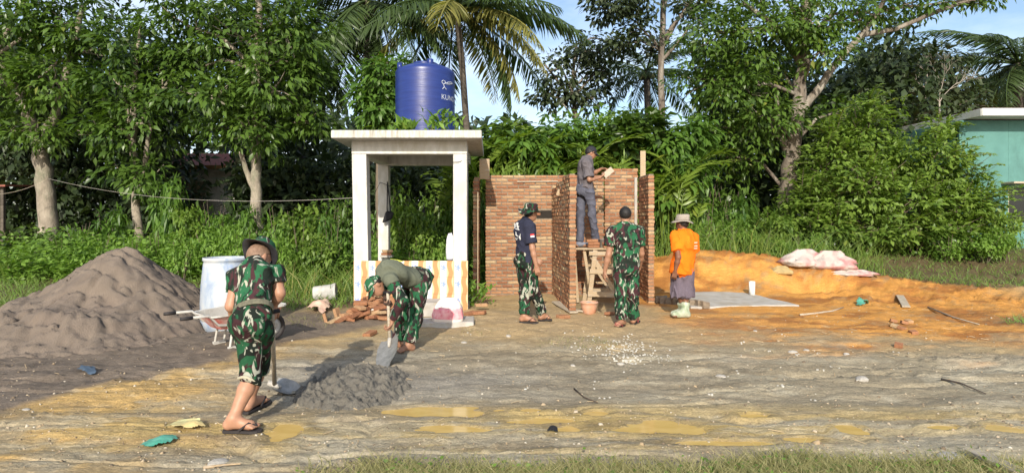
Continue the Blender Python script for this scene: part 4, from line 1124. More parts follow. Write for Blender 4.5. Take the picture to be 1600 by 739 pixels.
obj('shirt', s.mesh('shirt', M_camo, of, (.025, (7, 7, 6), 23)), root); collar(root, of, J, M_camo, .066)
s = trousers(J, .95, .018, 1.02, 1.04, .062); obj('trousers', s.mesh('trousers', M_camo, of, (.027, (8, 8, 5), 24)), root)
sandal(root, of, J['al'], J['tl'], zl, M_rub, M_rubp); sandal(root, of, J['ar'], J['tr'], zr_, M_rub, M_rubp)

# ------------------------------------------------------------------ 6. man in orange tee
Y6 = 9.2
J = mkJ(Y6, dict(pl=(1060, 428, .04), pr=(1072, 428, 0), kl=(1062, 456, .02), kr=(1072, 456, .02), al=(1068, 484, .06), ar=(1070, 487, -.06),
                 pel=(1067, 417, .02), chest=(1070, 382, .0), neck=(1068, 363, .0), head=(1066, 350, .03),
                 sl=(1056, 371, -.02), sr=(1083, 372, .10), el=(1060, 402, -.17), er=(1083, 402, .26), wl=(1055, 424, -.13), wr=(1074, 420, .38), hl=(1052, 438, -.11), hr=(1066, 422, .40),
                 tl=(1052, 491, .10), tr=(1051, 493, -.04)))
J['front'] = V3((-.72, .69, 0)).normalized()
zl = ground(J['al'].x, J['al'].y) + .01; zr_ = ground(J['ar'].x, J['ar'].y) + .01; J['al'].z = zl + .08; J['ar'].z = zr_ + .08
root = empty('person', (J['pel'].x, J['pel'].y, 0), 'man in bright orange tee, grey shorts, rubber boots and brimmed khaki hat', 'person'); of = V3(root.location)
s = SDF(.007); torso(s, J, -.02); s.cone(J['neck'], J['head'], .056, .055, .03); fr = head(s, J['head'], (-.62, .78, .02), (0, 0, 1))
arms_skin(s, J, 1.0, {'l': ((.3, .9, 0), 1, .7), 'r': ((0, -1, 0), -1, .6)}); legs_skin(s, J)
for g, zz in (('l', zl), ('r', zr_)): foot(s, J['a' + g], J['t' + g], zz)
obj('body', s.mesh('body', M_skin3, of), root); eyes(root, of, J['head'], fr); hair(root, of, J['head'], fr, M_hair)
s = SDF(.009); torso(s, J, .026, 1.04); s.cone(lerp(J['pel'], J['chest'], -.22), lerp(J['pel'], J['chest'], .4), .192, .172, .04, J['front'], 1.2, fa=True)
for g in 'lr': sleeve(s, J['s' + g], J['e' + g], 0, .68, .086, .082)
obj('shirt', s.mesh('shirt', M_orange, of, (.030, (7, 7, 4), 25)), root); collar(root, of, J, M_orange, .066)
q = MB(); bk = V3((.70, -.71, 0)); sd_ = V3((.71, .70, 0))
for zz, xs, w_ in ((.03, .10, .018), (-.02, .10, .02), (-.055, .09, .016)):
    for i in range(3):
        xx = xs - i * .035; q.box(J['chest'] + V3((0, 0, zz)) + sd_ * xx + bk * (.155 - 1.3 * xx * xx), (.026, .012, w_), Matrix((sd_, bk, V3((0, 0, 1)))).transposed())
q.build('print', pmat('faded_print', (.85, .55, .40), None, 10, .8, 0), root, off=of)
s = SDF(.009); pe = J['pel']; s.cone(pe, pe + V3((0, 0, .05)), .138, .135, .03, J['front'], 1.3, fb=True)
for g in 'lr': s.cone(J['p' + g], lerp(J['p' + g], J['k' + g], 1.25), .098, .118, .06, fb=True)
obj('shorts', s.mesh('shorts', M_short, of, (.033, (12, 12, 2.5), 26)), root)
s = SDF(.007)
for g, zz in (('l', zl), ('r', zr_)):
    a_ = J['a' + g]; d = V3((J['t' + g].x - a_.x, J['t' + g].y - a_.y, 0)).normalized(); an = V3((a_.x, a_.y, zz))
    s.cone(an + V3((0, 0, .07)), lerp(an, J['k' + g], .56), .056, .068, .03, fb=True); s.cone(an + V3((0, 0, .04)) - d * .04, an + d * .15 + V3((0, 0, .035)), .048, .045, .03, cut=(an, V3((0, 0, -1)))); s.cone(an + V3((0, 0, .09)), an + d * .09 + V3((0, 0, .05)), .05, .045, .04)
obj('rubber_boot', s.mesh('rubber_boot', M_boot, of), root)
hat_boonie(root, of, J['head'] + V3((0, 0, .050)), (.10, -.12, 1), (-.7, .7, 0), M_felt, None, .150, .093, .10, .014)
# ================================================================== SMALL THINGS
def heightfield(name, x0, x1, y0, y1, step, fn, mat, label=None, cat=None, kind=None, grain=.22):
    xs = np.arange(x0, x1 + step, step); ys = np.arange(y0, y1 + step, step)
    X, Y = np.meshgrid(xs, ys); g_ = H(X, Y); d = fn(X, Y)
    z = np.where(d > 0, g_ + d, g_ - .04 + np.maximum(d, -.05))
    n = len(xs); m_ = len(ys); c = np.array([(x0 + x1) / 2, (y0 + y1) / 2, 0])
    z = z + np.random.default_rng(4).normal(size=z.shape) * step * grain
    V = np.stack([X.ravel(), Y.ravel(), z.ravel()], 1) - c
    i = (np.arange(m_ - 1)[:, None] * n + np.arange(n - 1)[None, :]).ravel()
    dm = d.ravel(); keep = (dm[i] > -.03) | (dm[i + 1] > -.03) | (dm[i + n] > -.03) | (dm[i + n + 1] > -.03)
    Fq = np.stack([i, i + 1, i + n + 1, i + n], 1)[keep]
    o = obj(name, mesh_np(name, V, Fq, mat, True), None, tuple(c)); return tag(o, label, cat, kind=kind)
M_sand = pmat('damp_sand', (.180, .142, .110), (.125, .099, .078), 3.5, .95, .9, 70, .012, dirt=(.155, .120, .095))
SX, SY = GX(188, 8.5), 8.55
def sandh(x, y):
    n = fbm(x * 1.5, y * 1.5, oct=5, seed=71) - .5
    dx = x - SX; dy = y - SY
    r = np.sqrt((dx / np.where(dx > 0, 1.42, 1.66)) ** 2 + (dy / np.where(dy > 0, 1.6, 1.75)) ** 2 + .012)
    h = 1.24 - 1.20 * r + n * .24
    ridge = np.exp(-((dx - .5) / .8) ** 2 - ((dy + .3) / .6) ** 2) * .06
    dig = np.exp(-((dx - .25) / .7) ** 2 - ((dy + .95) / .32) ** 2) * .16
    rough = (fbm(x * 7, y * 8, oct=5, seed=73, gain=.62) - .5) * .17 * sstep(.85, .15, h) + .05 * np.clip(vnoise(x * 15, y * 15, seed=74) - .6, 0, 1) * sstep(.8, .3, h)
    toe = np.exp(-((dx + .2) / 1.9) ** 2 - ((dy + 1.5) / .75) ** 2) * .20
    h = np.where(h > .03, h, h * .35) + ridge - dig + rough + toe * (1 - sstep(.2, .6, h)) - .05
    crack = np.abs(fbm(x * 1.3, y * 2.3, oct=3, seed=75) - .5); h = h - .09 * np.exp(-(crack / .018) ** 2) * sstep(.1, .3, h)
    return np.minimum(h, 1.13 + n * .10) + (fbm(x * 24, y * 24, oct=2, seed=77) - .5) * .035
heightfield('sand_pile', SX - 3.6, SX + 1.75, SY - 2.7, SY + 1.9, .028, sandh, M_sand, 'large heap of brown sand at the left of the road', 'sand pile')
m, t, b, o = newmat('wet_mortar'); v = coords(t)
r_ = ramp(t, [(.3, (.095, .084, .068)), (.7, (.165, .150, .122))]); t.links.new(noise(t, 16, 6, .65, v), r_.inputs[0]); t.links.new(r_.outputs[0], b.inputs['Base Color'])
b.inputs['Roughness'].default_value = .6; bump(t, b, noise(t, 55, 6, .7, v), .9, .02)
mc = on(556, 604)
def morth(x, y):
    dx = (x - mc.x) / .47; dy = (y - mc.y + .02) / .62
    n = fbm(x * 4, y * 4, oct=3, seed=81) - .5
    base = .112 * (1.05 - (dx * dx + dy * dy)) + n * .10
    cl = vnoise(x * 26, y * 26, seed=83); cl2 = vnoise(x * 47, y * 47, seed=84)
    return np.minimum(base, .15) + (np.clip(cl - .4, 0, 1) * .085 + np.clip(cl2 - .45, 0, 1) * .05) * sstep(-.03, .03, base) - .012
heightfield('mortar_heap', mc.x - .65, mc.x + .65, mc.y - .85, mc.y + .85, .011, morth, m, 'low lumpy heap of wet grey mortar on the road between the two shovellers', 'mortar heap')

# concrete slab with pipe stub
sl = MB(); c0 = on(1080, 482); c1 = on(1250, 479); c2 = on(1150, 449); c3 = on(1062, 452)
pts = [lerp(a_, b_, t_) + V3((random.uniform(-.04, .04), random.uniform(-.04, .04), 0)) for a_, b_ in ((c0, c1), (c1, c2), (c2, c3), (c3, c0)) for t_ in (0, .2, .4, .6, .8)]; zt_ = .022; n_ = len(pts)
sl.add([(p.x, p.y, -.1) for p in pts] + [(p.x, p.y, zt_ + max(0, p.y - 10.0) * .03) for p in pts], [list(range(n_ - 1, -1, -1)), list(range(n_, 2 * n_))] + [[i, (i + 1) % n_, n_ + (i + 1) % n_, n_ + i] for i in range(n_)])
tag(sl.build('concrete_slab', M_conc, None, bevel=.01), 'flat grey concrete slab cast into the orange soil', 'slab')
c = P(1175, 456, 11.35)
q = MB(); q.lathe([(.055, 0), (.055, .25), (.045, .25), (.045, .02)], 20); o_ = q.build('pipe_stub', pmat('white_pvc', (.82, .82, .80), None, 10, .4, .1), None, True); o_.location = (c.x, c.y, .06); tag(o_, 'short white plastic pipe standing up from the concrete slab', 'pipe')

# barrel
bY = 8.3; bx = GX(353.5, bY); e = empty('barrel', (bx, bY, .0), 'bluish white open plastic barrel behind the wheelbarrow', 'barrel')
m, t, b, o = newmat('scuffed_barrel'); v = coords(t, 'Object', (1, 1, .5))
r_ = ramp(t, [(.38, (.22, .28, .39)), (.5, (.35, .39, .44)), (.7, (.48, .475, .46))]); t.links.new(noise(t, 4, 7, .65, v, .4), r_.inputs[0])
bl = ramp(t, [(.60, (0, 0, 0)), (.70, (1, 1, 1))]); t.links.new(noise(t, 7, 5, .6, coords(t, 'Object', (1, 1, 2)), .8), bl.inputs[0])
c_ = mixc(t, math_n(t, 'MULTIPLY', bl.outputs[0], .55), r_.outputs[0], (.22, .32, .60)); t.links.new(c_, b.inputs['Base Color']); b.inputs['Roughness'].default_value = .6; bump(t, b, noise(t, 30, 4, .6, v), .2, .005)
bt = 1.5 - 62 * (bY) / F; br = 32.5 * bY / F
q = MB(); q.lathe([(br * 1.03, -.05), (br * 1.12, .1), (br * 1.14, .35), (br * 1.10, .6), (br * 1.0, bt - .08), (br * .97, bt - .05), (br * 1.03, bt - .04), (br * 1.03, bt), (br * .96, bt), (br * .94, bt - .06), (br * .98, .5), (br * .9, .05)], 40); q.build('barrel_body', m, e, True)
q = MB(); q.lathe([(br * .93, bt - .16), (.01, bt - .16)], 32); q.build('cement_water', M_conc, e)

# wheelbarrow (handles to the left, wheel hidden behind the soldier)
wo_ = on(347, 543); wb = empty('wheelbarrow', (wo_.x, wo_.y, wo_.z), 'cement crusted white wheelbarrow with red tray front standing behind the left soldier', 'wheelbarrow')
wb.rotation_euler = (0, 0, R(47)); wb.scale = (.86, .86, .92); zt_ = .43
M_wbw = pmat('white_enamel', (.52, .51, .48), (.38, .365, .335), 9, .6, .3, 40, .005, dirt=(.42, .38, .32)); M_tr = pmat('cement_crust', (.36, .34, .31), (.27, .25, .22), 8, .9, .7, 40, .01); M_wbr = pmat('faded_red_enamel', (.50, .12, .10), (.60, .40, .35), 7, .6, .3, 40, .004, dirt=(.50, .46, .40))
prof = []  # tray as rings: rim, bottom, inner
def ring(x0, x1, w, z, r=.09, k=5, zr=0):
    pts = []
    for cx, cy, a0 in ((x1 - r, w - r, 0), (x0 + r, w - r, 90), (x0 + r, -w + r, 180), (x1 - r, -w + r, 270)):
        for i in range(k):
            a = R(a0 + 90 * i / (k - 1)); px_ = cx + r * math.cos(a); pts.append((px_, cy + r * math.sin(a), z + zr * (px_ - x0) / (x1 - x0)))
    return pts
rg = [ring(-.10, .60, .20, .26, .07), ring(-.24, .74, .33, zt_ - .01, .10, zr=.06), ring(-.27, .77, .36, zt_, .11, zr=.06), ring(-.27, .77, .36, zt_ + .02, .11, zr=.06), ring(-.245, .745, .335, zt_ + .015, .10, zr=.06), ring(-.10, .60, .195, .275, .07)]
n = len(rg[0]); V = [p for r_ in rg for p in r_]; Fc = []
for i in range(len(rg) - 1):
    for k in range(n): Fc.append([i * n + k, i * n + (k + 1) % n, (i + 1) * n + (k + 1) % n, (i + 1) * n + k])
Fc.append(list(range(n - 1, -1, -1))); Fc.append([5 * n + k for k in range(n)])
me = mesh_np('tray', np.array(V), Fc, M_wbw, False); me.materials.append(M_tr); me.materials.append(M_wbr)
for p_ in me.polygons:
    if p_.index >= 4 * n and p_.index != 5 * n: p_.material_index = 1
    elif p_.index < n: p_.material_index = 2
obj('tray', me, wb)
for s_ in (-1, 1):
    q = MB(); q.tube([(.70, s_ * .08, .17), (.55, s_ * .16, .25), (-.15, s_ * .26, .33), (-.28, s_ * .29, .46), (-.50, s_ * .30, .46)], .017, 8); hf = q.build('frame_tube', M_wbw, wb, True)
    q = MB(); q.tube([(-.48, s_ * .30, .46), (-.62, s_ * .30, .46)], .022, 8); q.build('grip', M_rub, hf, True)
    q = MB(); q.tube([(.05, s_ * .24, .31), (.0, s_ * .25, .02), (.12, s_ * .25, .0), (.16, s_ * .24, .28)], .016, 8); q.box((.06, s_ * .25, .02), (.16, .05, .05)); q.build('leg', M_wbw, wb)
q = MB(); q.lathe([(.12, -.035), (.165, -.045), (.18, -.02), (.18, .02), (.165, .045), (.12, .035)], 24, close=True); tw = q.build('wheel', M_rub, wb, True); tw.rotation_euler = (R(90), 0, 0); tw.location = (.70, 0, .18)
q = MB(); q.lathe([(.122, -.02), (.122, .02), (.02, .04), (.02, -.04)], 20, close=True); q.build('rim', M_wbw, tw, True)

# bricks lying about: every brick its own thing
def loose_brick(p, rz, rx=0, ry=0, label='', group=None):
    o = bpy.data.objects.new('loose_brick', random.choice(MB_bricks)); COL.objects.link(o)
    o.location = p; o.rotation_euler = (rx, ry, rz); return tag(o, label, 'brick', group)
random.seed(31)
gl = 'loose bricks tumbled beside the tiled wall'
ORD = ['first', 'second', 'third', 'fourth', 'fifth', 'sixth', 'seventh', 'eighth', 'ninth', 'tenth']; LAY = ['bottom', 'second', 'third', 'fourth', 'topmost']
lb = 'loose orange red brick in the tumbled heap at the foot of the left post'
# rows of a collapsing stack, left low, right high
for row in range(5):
    nb = [9, 8, 6, 5, 3][row]
    for i in range(nb):
        f_ = i / max(nb - 1, 1)
        pxx = lerp([508, 524, 548, 560, 560][row], [602, 600, 592, 586, 582][row], f_)
        gp = on(pxx, 505 - row * 1.2 - 4 * f_)
        z = gp.z + .03 + row * .072 * (.75 + .25 * f_)
        up_ = random.random() < .22
        loose_brick((gp.x + random.uniform(-.03, .03), gp.y + .1 + random.uniform(-.1, .14), z), random.uniform(-.9, .9) if not up_ else random.uniform(-.3, .3), random.uniform(-.25, .25), (random.uniform(-.35, .35) if not up_ else 1.3), f'{ORD[i]} brick from left in the {LAY[row]} layer of the heap by the left post', gl)
for i in range(5):      # neat bricks on end against the tiles
    loose_brick((GX(590 + i * 10.5, 9.55), 9.60, ground(GX(590, 9.6), 9.6) + .16), R(90), 0, R(88), ORD[i] + ' from the left of the bricks stood on end against the flower tiles', 'bricks on end by the tiles')
for i in range(5):
    gp = on(592 + i * 9 + random.uniform(-3, 3), 498 + random.uniform(-2, 3)); loose_brick((gp.x, gp.y, gp.z + .03), random.uniform(-.3, .3), label=ORD[i] + ' from the left of the flat bricks before the row on end', group='flat bricks before the tiles')
for (px_, py_, rz_, lab) in [(578, 521, 1.3, 'half buried brick on the road edge in front of the brick heap'), (752, 482, .2, 'brick lying on top of another at the left foot of the brick wall'), (749, 488, -.3, 'lower brick at the left foot of the brick wall'), (880, 494, .5, 'broken brick beside the foot of the partition'), (953, 489, 1.0, 'dark red brick on the ground under the trestle'), (735, 489, .8, 'orange brick at the foot of the right post')]:
    gp = on(px_, py_ + 3); loose_brick((gp.x, gp.y, gp.z + (.09 if 'on top' in lab else .025)), rz_, random.uniform(-.1, .1), random.uniform(-.1, .1), lab)
rb = 'small red brick shard lying on the orange soil at right'
for k_, (px_, py_) in enumerate([(1396, 503), (1413, 506), (1420, 504), (1409, 515), (1427, 521), (1398, 511), (1404, 542)]):
    gp = on(px_, py_); o_ = loose_brick((gp.x, gp.y, gp.z + .02), random.uniform(0, 3), random.uniform(-.3, .3), random.uniform(-.3, .3), ['leftmost', 'upper', 'fourth', 'middle', 'rightmost', 'lower left', 'lowest, separate'][k_] + ' of the small red brick shards on the orange soil', 'red brick shards on the soil'); o_.scale = (.45, .8, .9)
gp = P(605, 394, 12.0)
for i, dz in enumerate((0, .055)):
    o_ = loose_brick((gp.x + .02 * i, 11.93, gp.z - .03 + dz + 0), .1 + .2 * i, 0, 0, ['lower of two bricks laid on the ledge of the rear post', 'upper of two bricks laid on the ledge of the rear post'][i])
q = MB(); q.box((gp.x, 11.95, gp.z - .075), (.24, .16, .04)); q.build('ledge', M_conc, ts, off=None).location = -to

# sacks
def sack(name, label, c, sx, sy, sz, mat, mat2=None, band=None, rz=0, seed=1, cat='sack', top=.55, rough=.05):
    n1, n2 = 28, 14; V = []; Fc = []
    for j in range(n2 + 1):
        v_ = j / n2; z = sz * v_
        w = (1 - .12 * abs(2 * v_ - .6)) * (1 if v_ < top else 1 - .55 * ((v_ - top) / (1 - top)) ** 2)
        dpt = w * (1 if v_ < top else 1 - .85 * ((v_ - top) / (1 - top)) ** 1.3)
        if j == 0: w *= .8; dpt *= .8
        for i in range(n1):
            a = 2 * math.pi * i / n1; ca, sa = math.cos(a), math.sin(a)
            ex = .55; x = math.copysign(abs(ca) ** ex, ca) * sx / 2 * w; y = math.copysign(abs(sa) ** ex, sa) * sy / 2 * dpt
            k = 1 + rough * 2.2 * (float(fbm(np.array([ca * 2 + seed]), np.array([sa * 2 + v_ * 4]), oct=3, seed=seed)[0]) - .5) * 2
            V.append((x * k, y * k, z + (.02 * sz * math.sin(3 * a + seed) if j else 0)))
    for j in range(n2):
        for i in range(n1): Fc.append([j * n1 + i, j * n1 + (i + 1) % n1, (j + 1) * n1 + (i + 1) % n1, (j + 1) * n1 + i])
    Fc.append(list(range(n1 - 1, -1, -1))); Fc.append([n2 * n1 + i for i in range(n1)])
    me = mesh_np(name, np.array(V), Fc, mat, True)
    if mat2:
        me.materials.append(mat2)
        for p_ in me.polygons:
            if band[0] <= p_.center.z / sz <= band[1] and p_.center.y < 0: p_.material_index = 1
    o = obj(name, me, None, c); o.rotation_euler = (0, 0, rz); return tag(o, label, cat)
M_sk = pmat('woven_sack', (.74, .66, .58), (.62, .52, .46), 9, .8, .6, 18, .02, dirt=(.50, .42, .34)); M_pk = pmat('pink_print', (.66, .17, .22), (.76, .42, .42), 16, .75, .5, 18, .015)
M_sg = pmat('grey_sack', (.55, .55, .60), (.46, .45, .50), 7, .8, .5, 18, .02)
c = on(699, 512); sack('cement_sack', 'pale cement sack with a pink printed band sitting before the tiled wall', (c.x, c.y + .12, c.z + .04), .44, .30, .36, M_sk, M_pk, (.22, .62), seed=2)
c = P(703, 408, 10.05); sack('folded_sack', 'small grey white sack propped on the tiled wall by the right post', (c.x + .01, 10.02, wz), .14, .12, .44, M_sg, seed=5, top=.7)
def rag(name, label, poly, mat, cat, hgt=.14, seed=1, res=.03, mat2=None, wp=.25):
    """crumpled cloth or plastic lying on the ground"""
    xs = [p[0] for p in poly]; ys = [p[1] for p in poly]; cx, cy = sum(xs) / len(xs), sum(ys) / len(ys)
    nx = max(4, int((max(xs) - min(xs)) / res)); ny = max(4, int((max(ys) - min(ys)) / res))
    X, Y = np.meshgrid(np.linspace(min(xs), max(xs), nx), np.linspace(min(ys), max(ys), ny))
    ins = np.zeros(X.shape, bool); jn = len(poly) - 1
    wx = X + (fbm(X * 6, Y * 6, oct=2, seed=seed) - .5) * wp * (max(xs) - min(xs)); wy = Y + (fbm(X * 6 + 9, Y * 6, oct=2, seed=seed) - .5) * wp * (max(ys) - min(ys))
    for i in range(len(poly)):
        xi, yi = poly[i]; xj, yj = poly[jn]
        ins ^= ((yi > wy) != (yj > wy)) & (wx < (xj - xi) * (wy - yi) / (yj - yi + 1e-12) + xi); jn = i
    a = fbm(X * 4, Y * 4, oct=3, seed=seed + 3); r_ = np.clip(np.abs(fbm(X * 4, Y * 4, oct=2, seed=seed + 7) - .5) * 4, 0, 1); r_ = 1 - r_
    ex = np.exp(-(((X - cx) / (.42 * (max(xs) - min(xs)))) ** 2 + ((Y - cy) / (.5 * (max(ys) - min(ys)))) ** 2))
    Z = H(X, Y) + .01 + hgt * ex * (.5 + .9 * a) * (1 - .35 * r_)
    V = np.stack([X.ravel() - cx, Y.ravel() - cy, Z.ravel()], 1)
    i = (np.arange(ny - 1)[:, None] * nx + np.arange(nx - 1)[None, :]).ravel(); f_ = ins.ravel(); k = f_[i] & f_[i + 1] & f_[i + nx] & f_[i + nx + 1]
    Fq = np.stack([i, i + 1, i + nx + 1, i + nx], 1)[k]
    if len(Fq) == 0: Fq = np.stack([i, i + 1, i + nx + 1, i + nx], 1)
    o = obj(name, mesh_np(name, V, Fq, mat, True), None, (cx, cy, 0)); return tag(o, label, cat)
def gpoly(pts): return [(on(a, b).x, on(a, b).y) for a, b in pts]
m, t, b, o = newmat('pink_white_sack'); v = coords(t)
r_ = ramp(t, [(.46, (.45, .39, .35)), (.62, (.40, .19, .18))]); t.links.new(noise(t, 3.2, 3, .5, v, .6), r_.inputs[0]); t.links.new(r_.outputs[0], b.inputs['Base Color']); b.inputs['Roughness'].default_value = .75; bump(t, b, noise(t, 14, 5, .6, v), .7, .03); M_ps = m
for (px_, py_, sx_, sy_, sz_, rz_, sd_, lab) in [(1262, 421, .95, .6, .36, .3, 31, 'crumpled pink and white sack, left and tallest of the sacks by the pit'), (1304, 424, .85, .5, .40, -.5, 33, 'crumpled pink and white sack in the middle of the sacks by the pit'), (1342, 432, .85, .36, .13, -.25, 35, 'flattened pale sack trailing at the right end of the sacks by the pit')]:
    c = on(px_, py_); sack('empty_sack', lab, (c.x, c.y + .15, ground(c.x, c.y + .15) - .05), sx_, sy_, sz_, M_ps, seed=sd_, rz=rz_, top=.2, rough=.24)
c = on(1224, 413); o_ = sack('soil_bag', 'small earth coloured bag left of the pink sacks', (c.x, c.y + .1, c.z - .03), .42, .35, .17, pmat('earthy_bag', (.42, .31, .14), None, 9, .9, .6, 20, .02), seed=8, rough=.1, cat='bag', top=.3)
# fallen bucket
bu = empty('plastic_bucket', tuple(on(507, 470) + V3((0, .05, .14))), 'dirty white plastic bucket lying on its side by the brick heap', 'bucket'); bu.rotation_euler = (0, R(86), R(8))
q = MB(); q.lathe([(.12, -.20), (.125, -.19), (.142, .15), (.152, .15), (.152, .19), (.14, .19), (.136, .14), (.118, -.17), (.01, -.175)], 32); q.build('bucket_body', M_wbw, bu, True)
q = MB(); q.tube([(.15 * math.cos(a), .15 * math.sin(a) * .2 + .03, .17 - .12 * math.sin(a)) for a in [math.pi * i / 12 for i in range(13)]], .004, 6); q.build('handle', M_conc, bu, True)
rag('rubbish', 'crumpled beige plastic rubbish left of the brick heap', gpoly([(480, 488), (492, 478), (514, 478), (518, 487), (500, 494)]), pmat('beige_plastic', (.62, .48, .36), (.55, .30, .22), 5, .6, .5, 20, .02), 'rubbish', .16, 11, .02)
# orange mortar bowl
c = on(922, 492); bw_ = empty('mortar_bowl', (c.x, c.y + .12, c.z), 'terracotta coloured mortar bowl on the ground below the trestle', 'bowl')
q = MB(); q.lathe([(.085, 0), (.10, .012), (.128, .13), (.135, .17), (.145, .175), (.145, .19), (.128, .19), (.118, .15), (.08, .03), (.01, .025)], 32); q.build('bowl_body', pmat('terracotta_plastic', (.58, .27, .15), (.50, .33, .24), 9, .7, .3), bw_, True)
q = MB(); q.lathe([(.125, .15), (.07, .175), (.01, .19)], 24); q.build('mortar', M_conc, bw_, True)
# black bag on rear post
bg_ = empty('black_bag', (-2.44, 11.9, 1.62), 'black shoulder bag hanging from the rear post of the tank stand', 'bag')
q = MB(); q.add([(-.10, -.06, -.24), (.10, -.06, -.16), (.08, .06, -.15), (-.10, .06, -.22), (-.02, -.05, .02), (.15, -.05, -.02), (.13, .05, -.02), (-.02, .05, .02)], [[0, 3, 2, 1], [4, 5, 6, 7], [0, 1, 5, 4], [1, 2, 6, 5], [2, 3, 7, 6], [3, 0, 4, 7]]); q.build('bag_body', M_black, bg_, bevel=.03)
for dx in (0, .07):
    q = MB(); q.bar((-.0 + dx, -.02, 0), (.005, -.015, .58), .022, .006, (0, 1, 0)); q.build('strap', M_black, bg_)
# wires
def wire(name, label, pts, r=.006, mat=None, cat='wire'):
    q = MB(); q.tube(pts, r, 5); o = q.build(name, mat or M_woodg, None, True); return tag(o, label, cat)
def sag(a, b, s_, n=14): return [tuple(a + (b - a) * (i / n) + V3((0, 0, -s_ * 4 * (i / n) * (1 - i / n)))) for i in range(n + 1)]
wire('clothes_line', 'long pale line strung from the left tree trunk to the tank stand', sag(P(75, 279, 15.5), P(556, 309, 10.02), .25, 24), .0035, M_conc)
wire('cable', 'pale cable looping from the left tree trunk out of the picture', sag(P(-40, 303, 14.5), P(74, 280, 15.4), .15), .005)
wire('cord', 'thin dark cord tied round the right post', [tuple(P(a_, b_, 9.87 if a_ < 729 else 9.95)) for a_, b_ in ((706, 254), (716, 253), (730, 250), (738, 249))], .005, M_black)
wire('cord', 'dark cord stretched between the left front post and the rear post', [tuple(P(575, 322, 10.0)), tuple(P(594, 285, 11.95)), tuple(P(612, 292, 11.9))], .005, M_black)
# trestle
tr = empty('trestle', (GX(938, 10.5), 10.6, 0), 'rough timber trestle platform standing in the right bay', 'trestle'); tro = V3(tr.location)
def tb(name, a, b, w, th, up=(0, 0, 1), mat=None):
    q = MB(); q.bar(a, b, w, th, up); return q.build(name, mat or M_wood, tr, off=tro, bevel=.004)
ZT = ZP - .012
for i, yy in enumerate((10.36, 10.54, 10.73)): tb('plank', (GX(897 + 6 * i, 10.5), yy, ZT - .016 - .001 * i), (GX(973, 10.5), yy, ZT - .016 - .001 * i), .165, .03)
for yy, nm in ((10.24, 'f'), (10.86, 'r')):
    tb('leg', (GX(928, 10.4), yy, ZT - .034), (GX(917.5, 10.4), yy - .0, -.02), .075, .05, (0, 1, 0)); tb('leg', (GX(964, 10.4), yy, ZT - .034), (GX(970, 10.4), yy, -.02), .075, .05, (0, 1, 0))
    tb('rail', (GX(919, 10.4), yy - .038, .60), (GX(976, 10.4), yy - .038, .585), .085, .022, (0, 1, 0)); tb('rail', (GX(916, 10.4), yy - .038, .22), (GX(974, 10.4), yy - .038, .20), .085, .022, (0, 1, 0))
    tb('brace', (GX(921, 10.4), yy + .040, ZT - .10), (GX(963, 10.4), yy + .040, .17), .08, .022, (0, 1, 0))
    tb('bearer', (GX(918, 10.4), yy - .040, ZT - .085), (GX(975, 10.4), yy - .040, ZT - .09), .07, .024, (0, 1, 0))
tb('strut', (GX(912, 10.4), 10.30, ZT - .06), (GX(919, 10.4), 10.30, .42), .05, .04, (0, 1, 0)); tb('strut', (GX(899, 10.4), 10.62, ZT - .05), (GX(905, 10.4), 10.62, .02), .05, .04, (0, 1, 0))
for i, (px_, k, rz_) in enumerate(((927, 0, .1), (928, 1, -.08), (925, 2, .05), (951, 0, .2), (950, 1, -.1))):
    loose_brick((GX(px_, 10.32), 10.33, ZT + .024 + .05 * k), rz_, label=['bottom brick of the left stack on the trestle', 'middle brick of the left stack on the trestle', 'top brick of the left stack on the trestle', 'lower brick of the right stack on the trestle', 'upper brick of the right stack on the trestle'][i])
bk_ = empty('mortar_bucket', (GX(941.5, 10.4), 10.40, ZT), 'small grey mortar bucket between the bricks on the trestle', 'bucket')
q = MB(); q.lathe([(.05, 0), (.075, .15), (.08, .15), (.07, .15), (.045, .01)], 20); q.build('bucket_body', M_conc, bk_, True)
# planks on ground by the partition foot
def ground_plank(a, b, w, label):
    A, B = on(*a), on(*b); q = MB(); fr_ = frame(B - A); q.bar(A + V3((0, 0, .03)), B + V3((0, 0, .03)), w, .025); tag(q.build('plank', M_woodg, None, bevel=.004), label, 'plank')
ground_plank((868, 474), (897, 491), .14, 'grey plank lying along the foot of the partition'); ground_plank((1406, 464), (1416, 482), .12, 'short grey plank lying on the orange soil at right'); ground_plank((1520, 712), (1600, 748), .10, 'old plank end in the mud at the lower right')
ground_plank((893, 487), (915, 489), .10, 'short board end beside the mortar bowl')
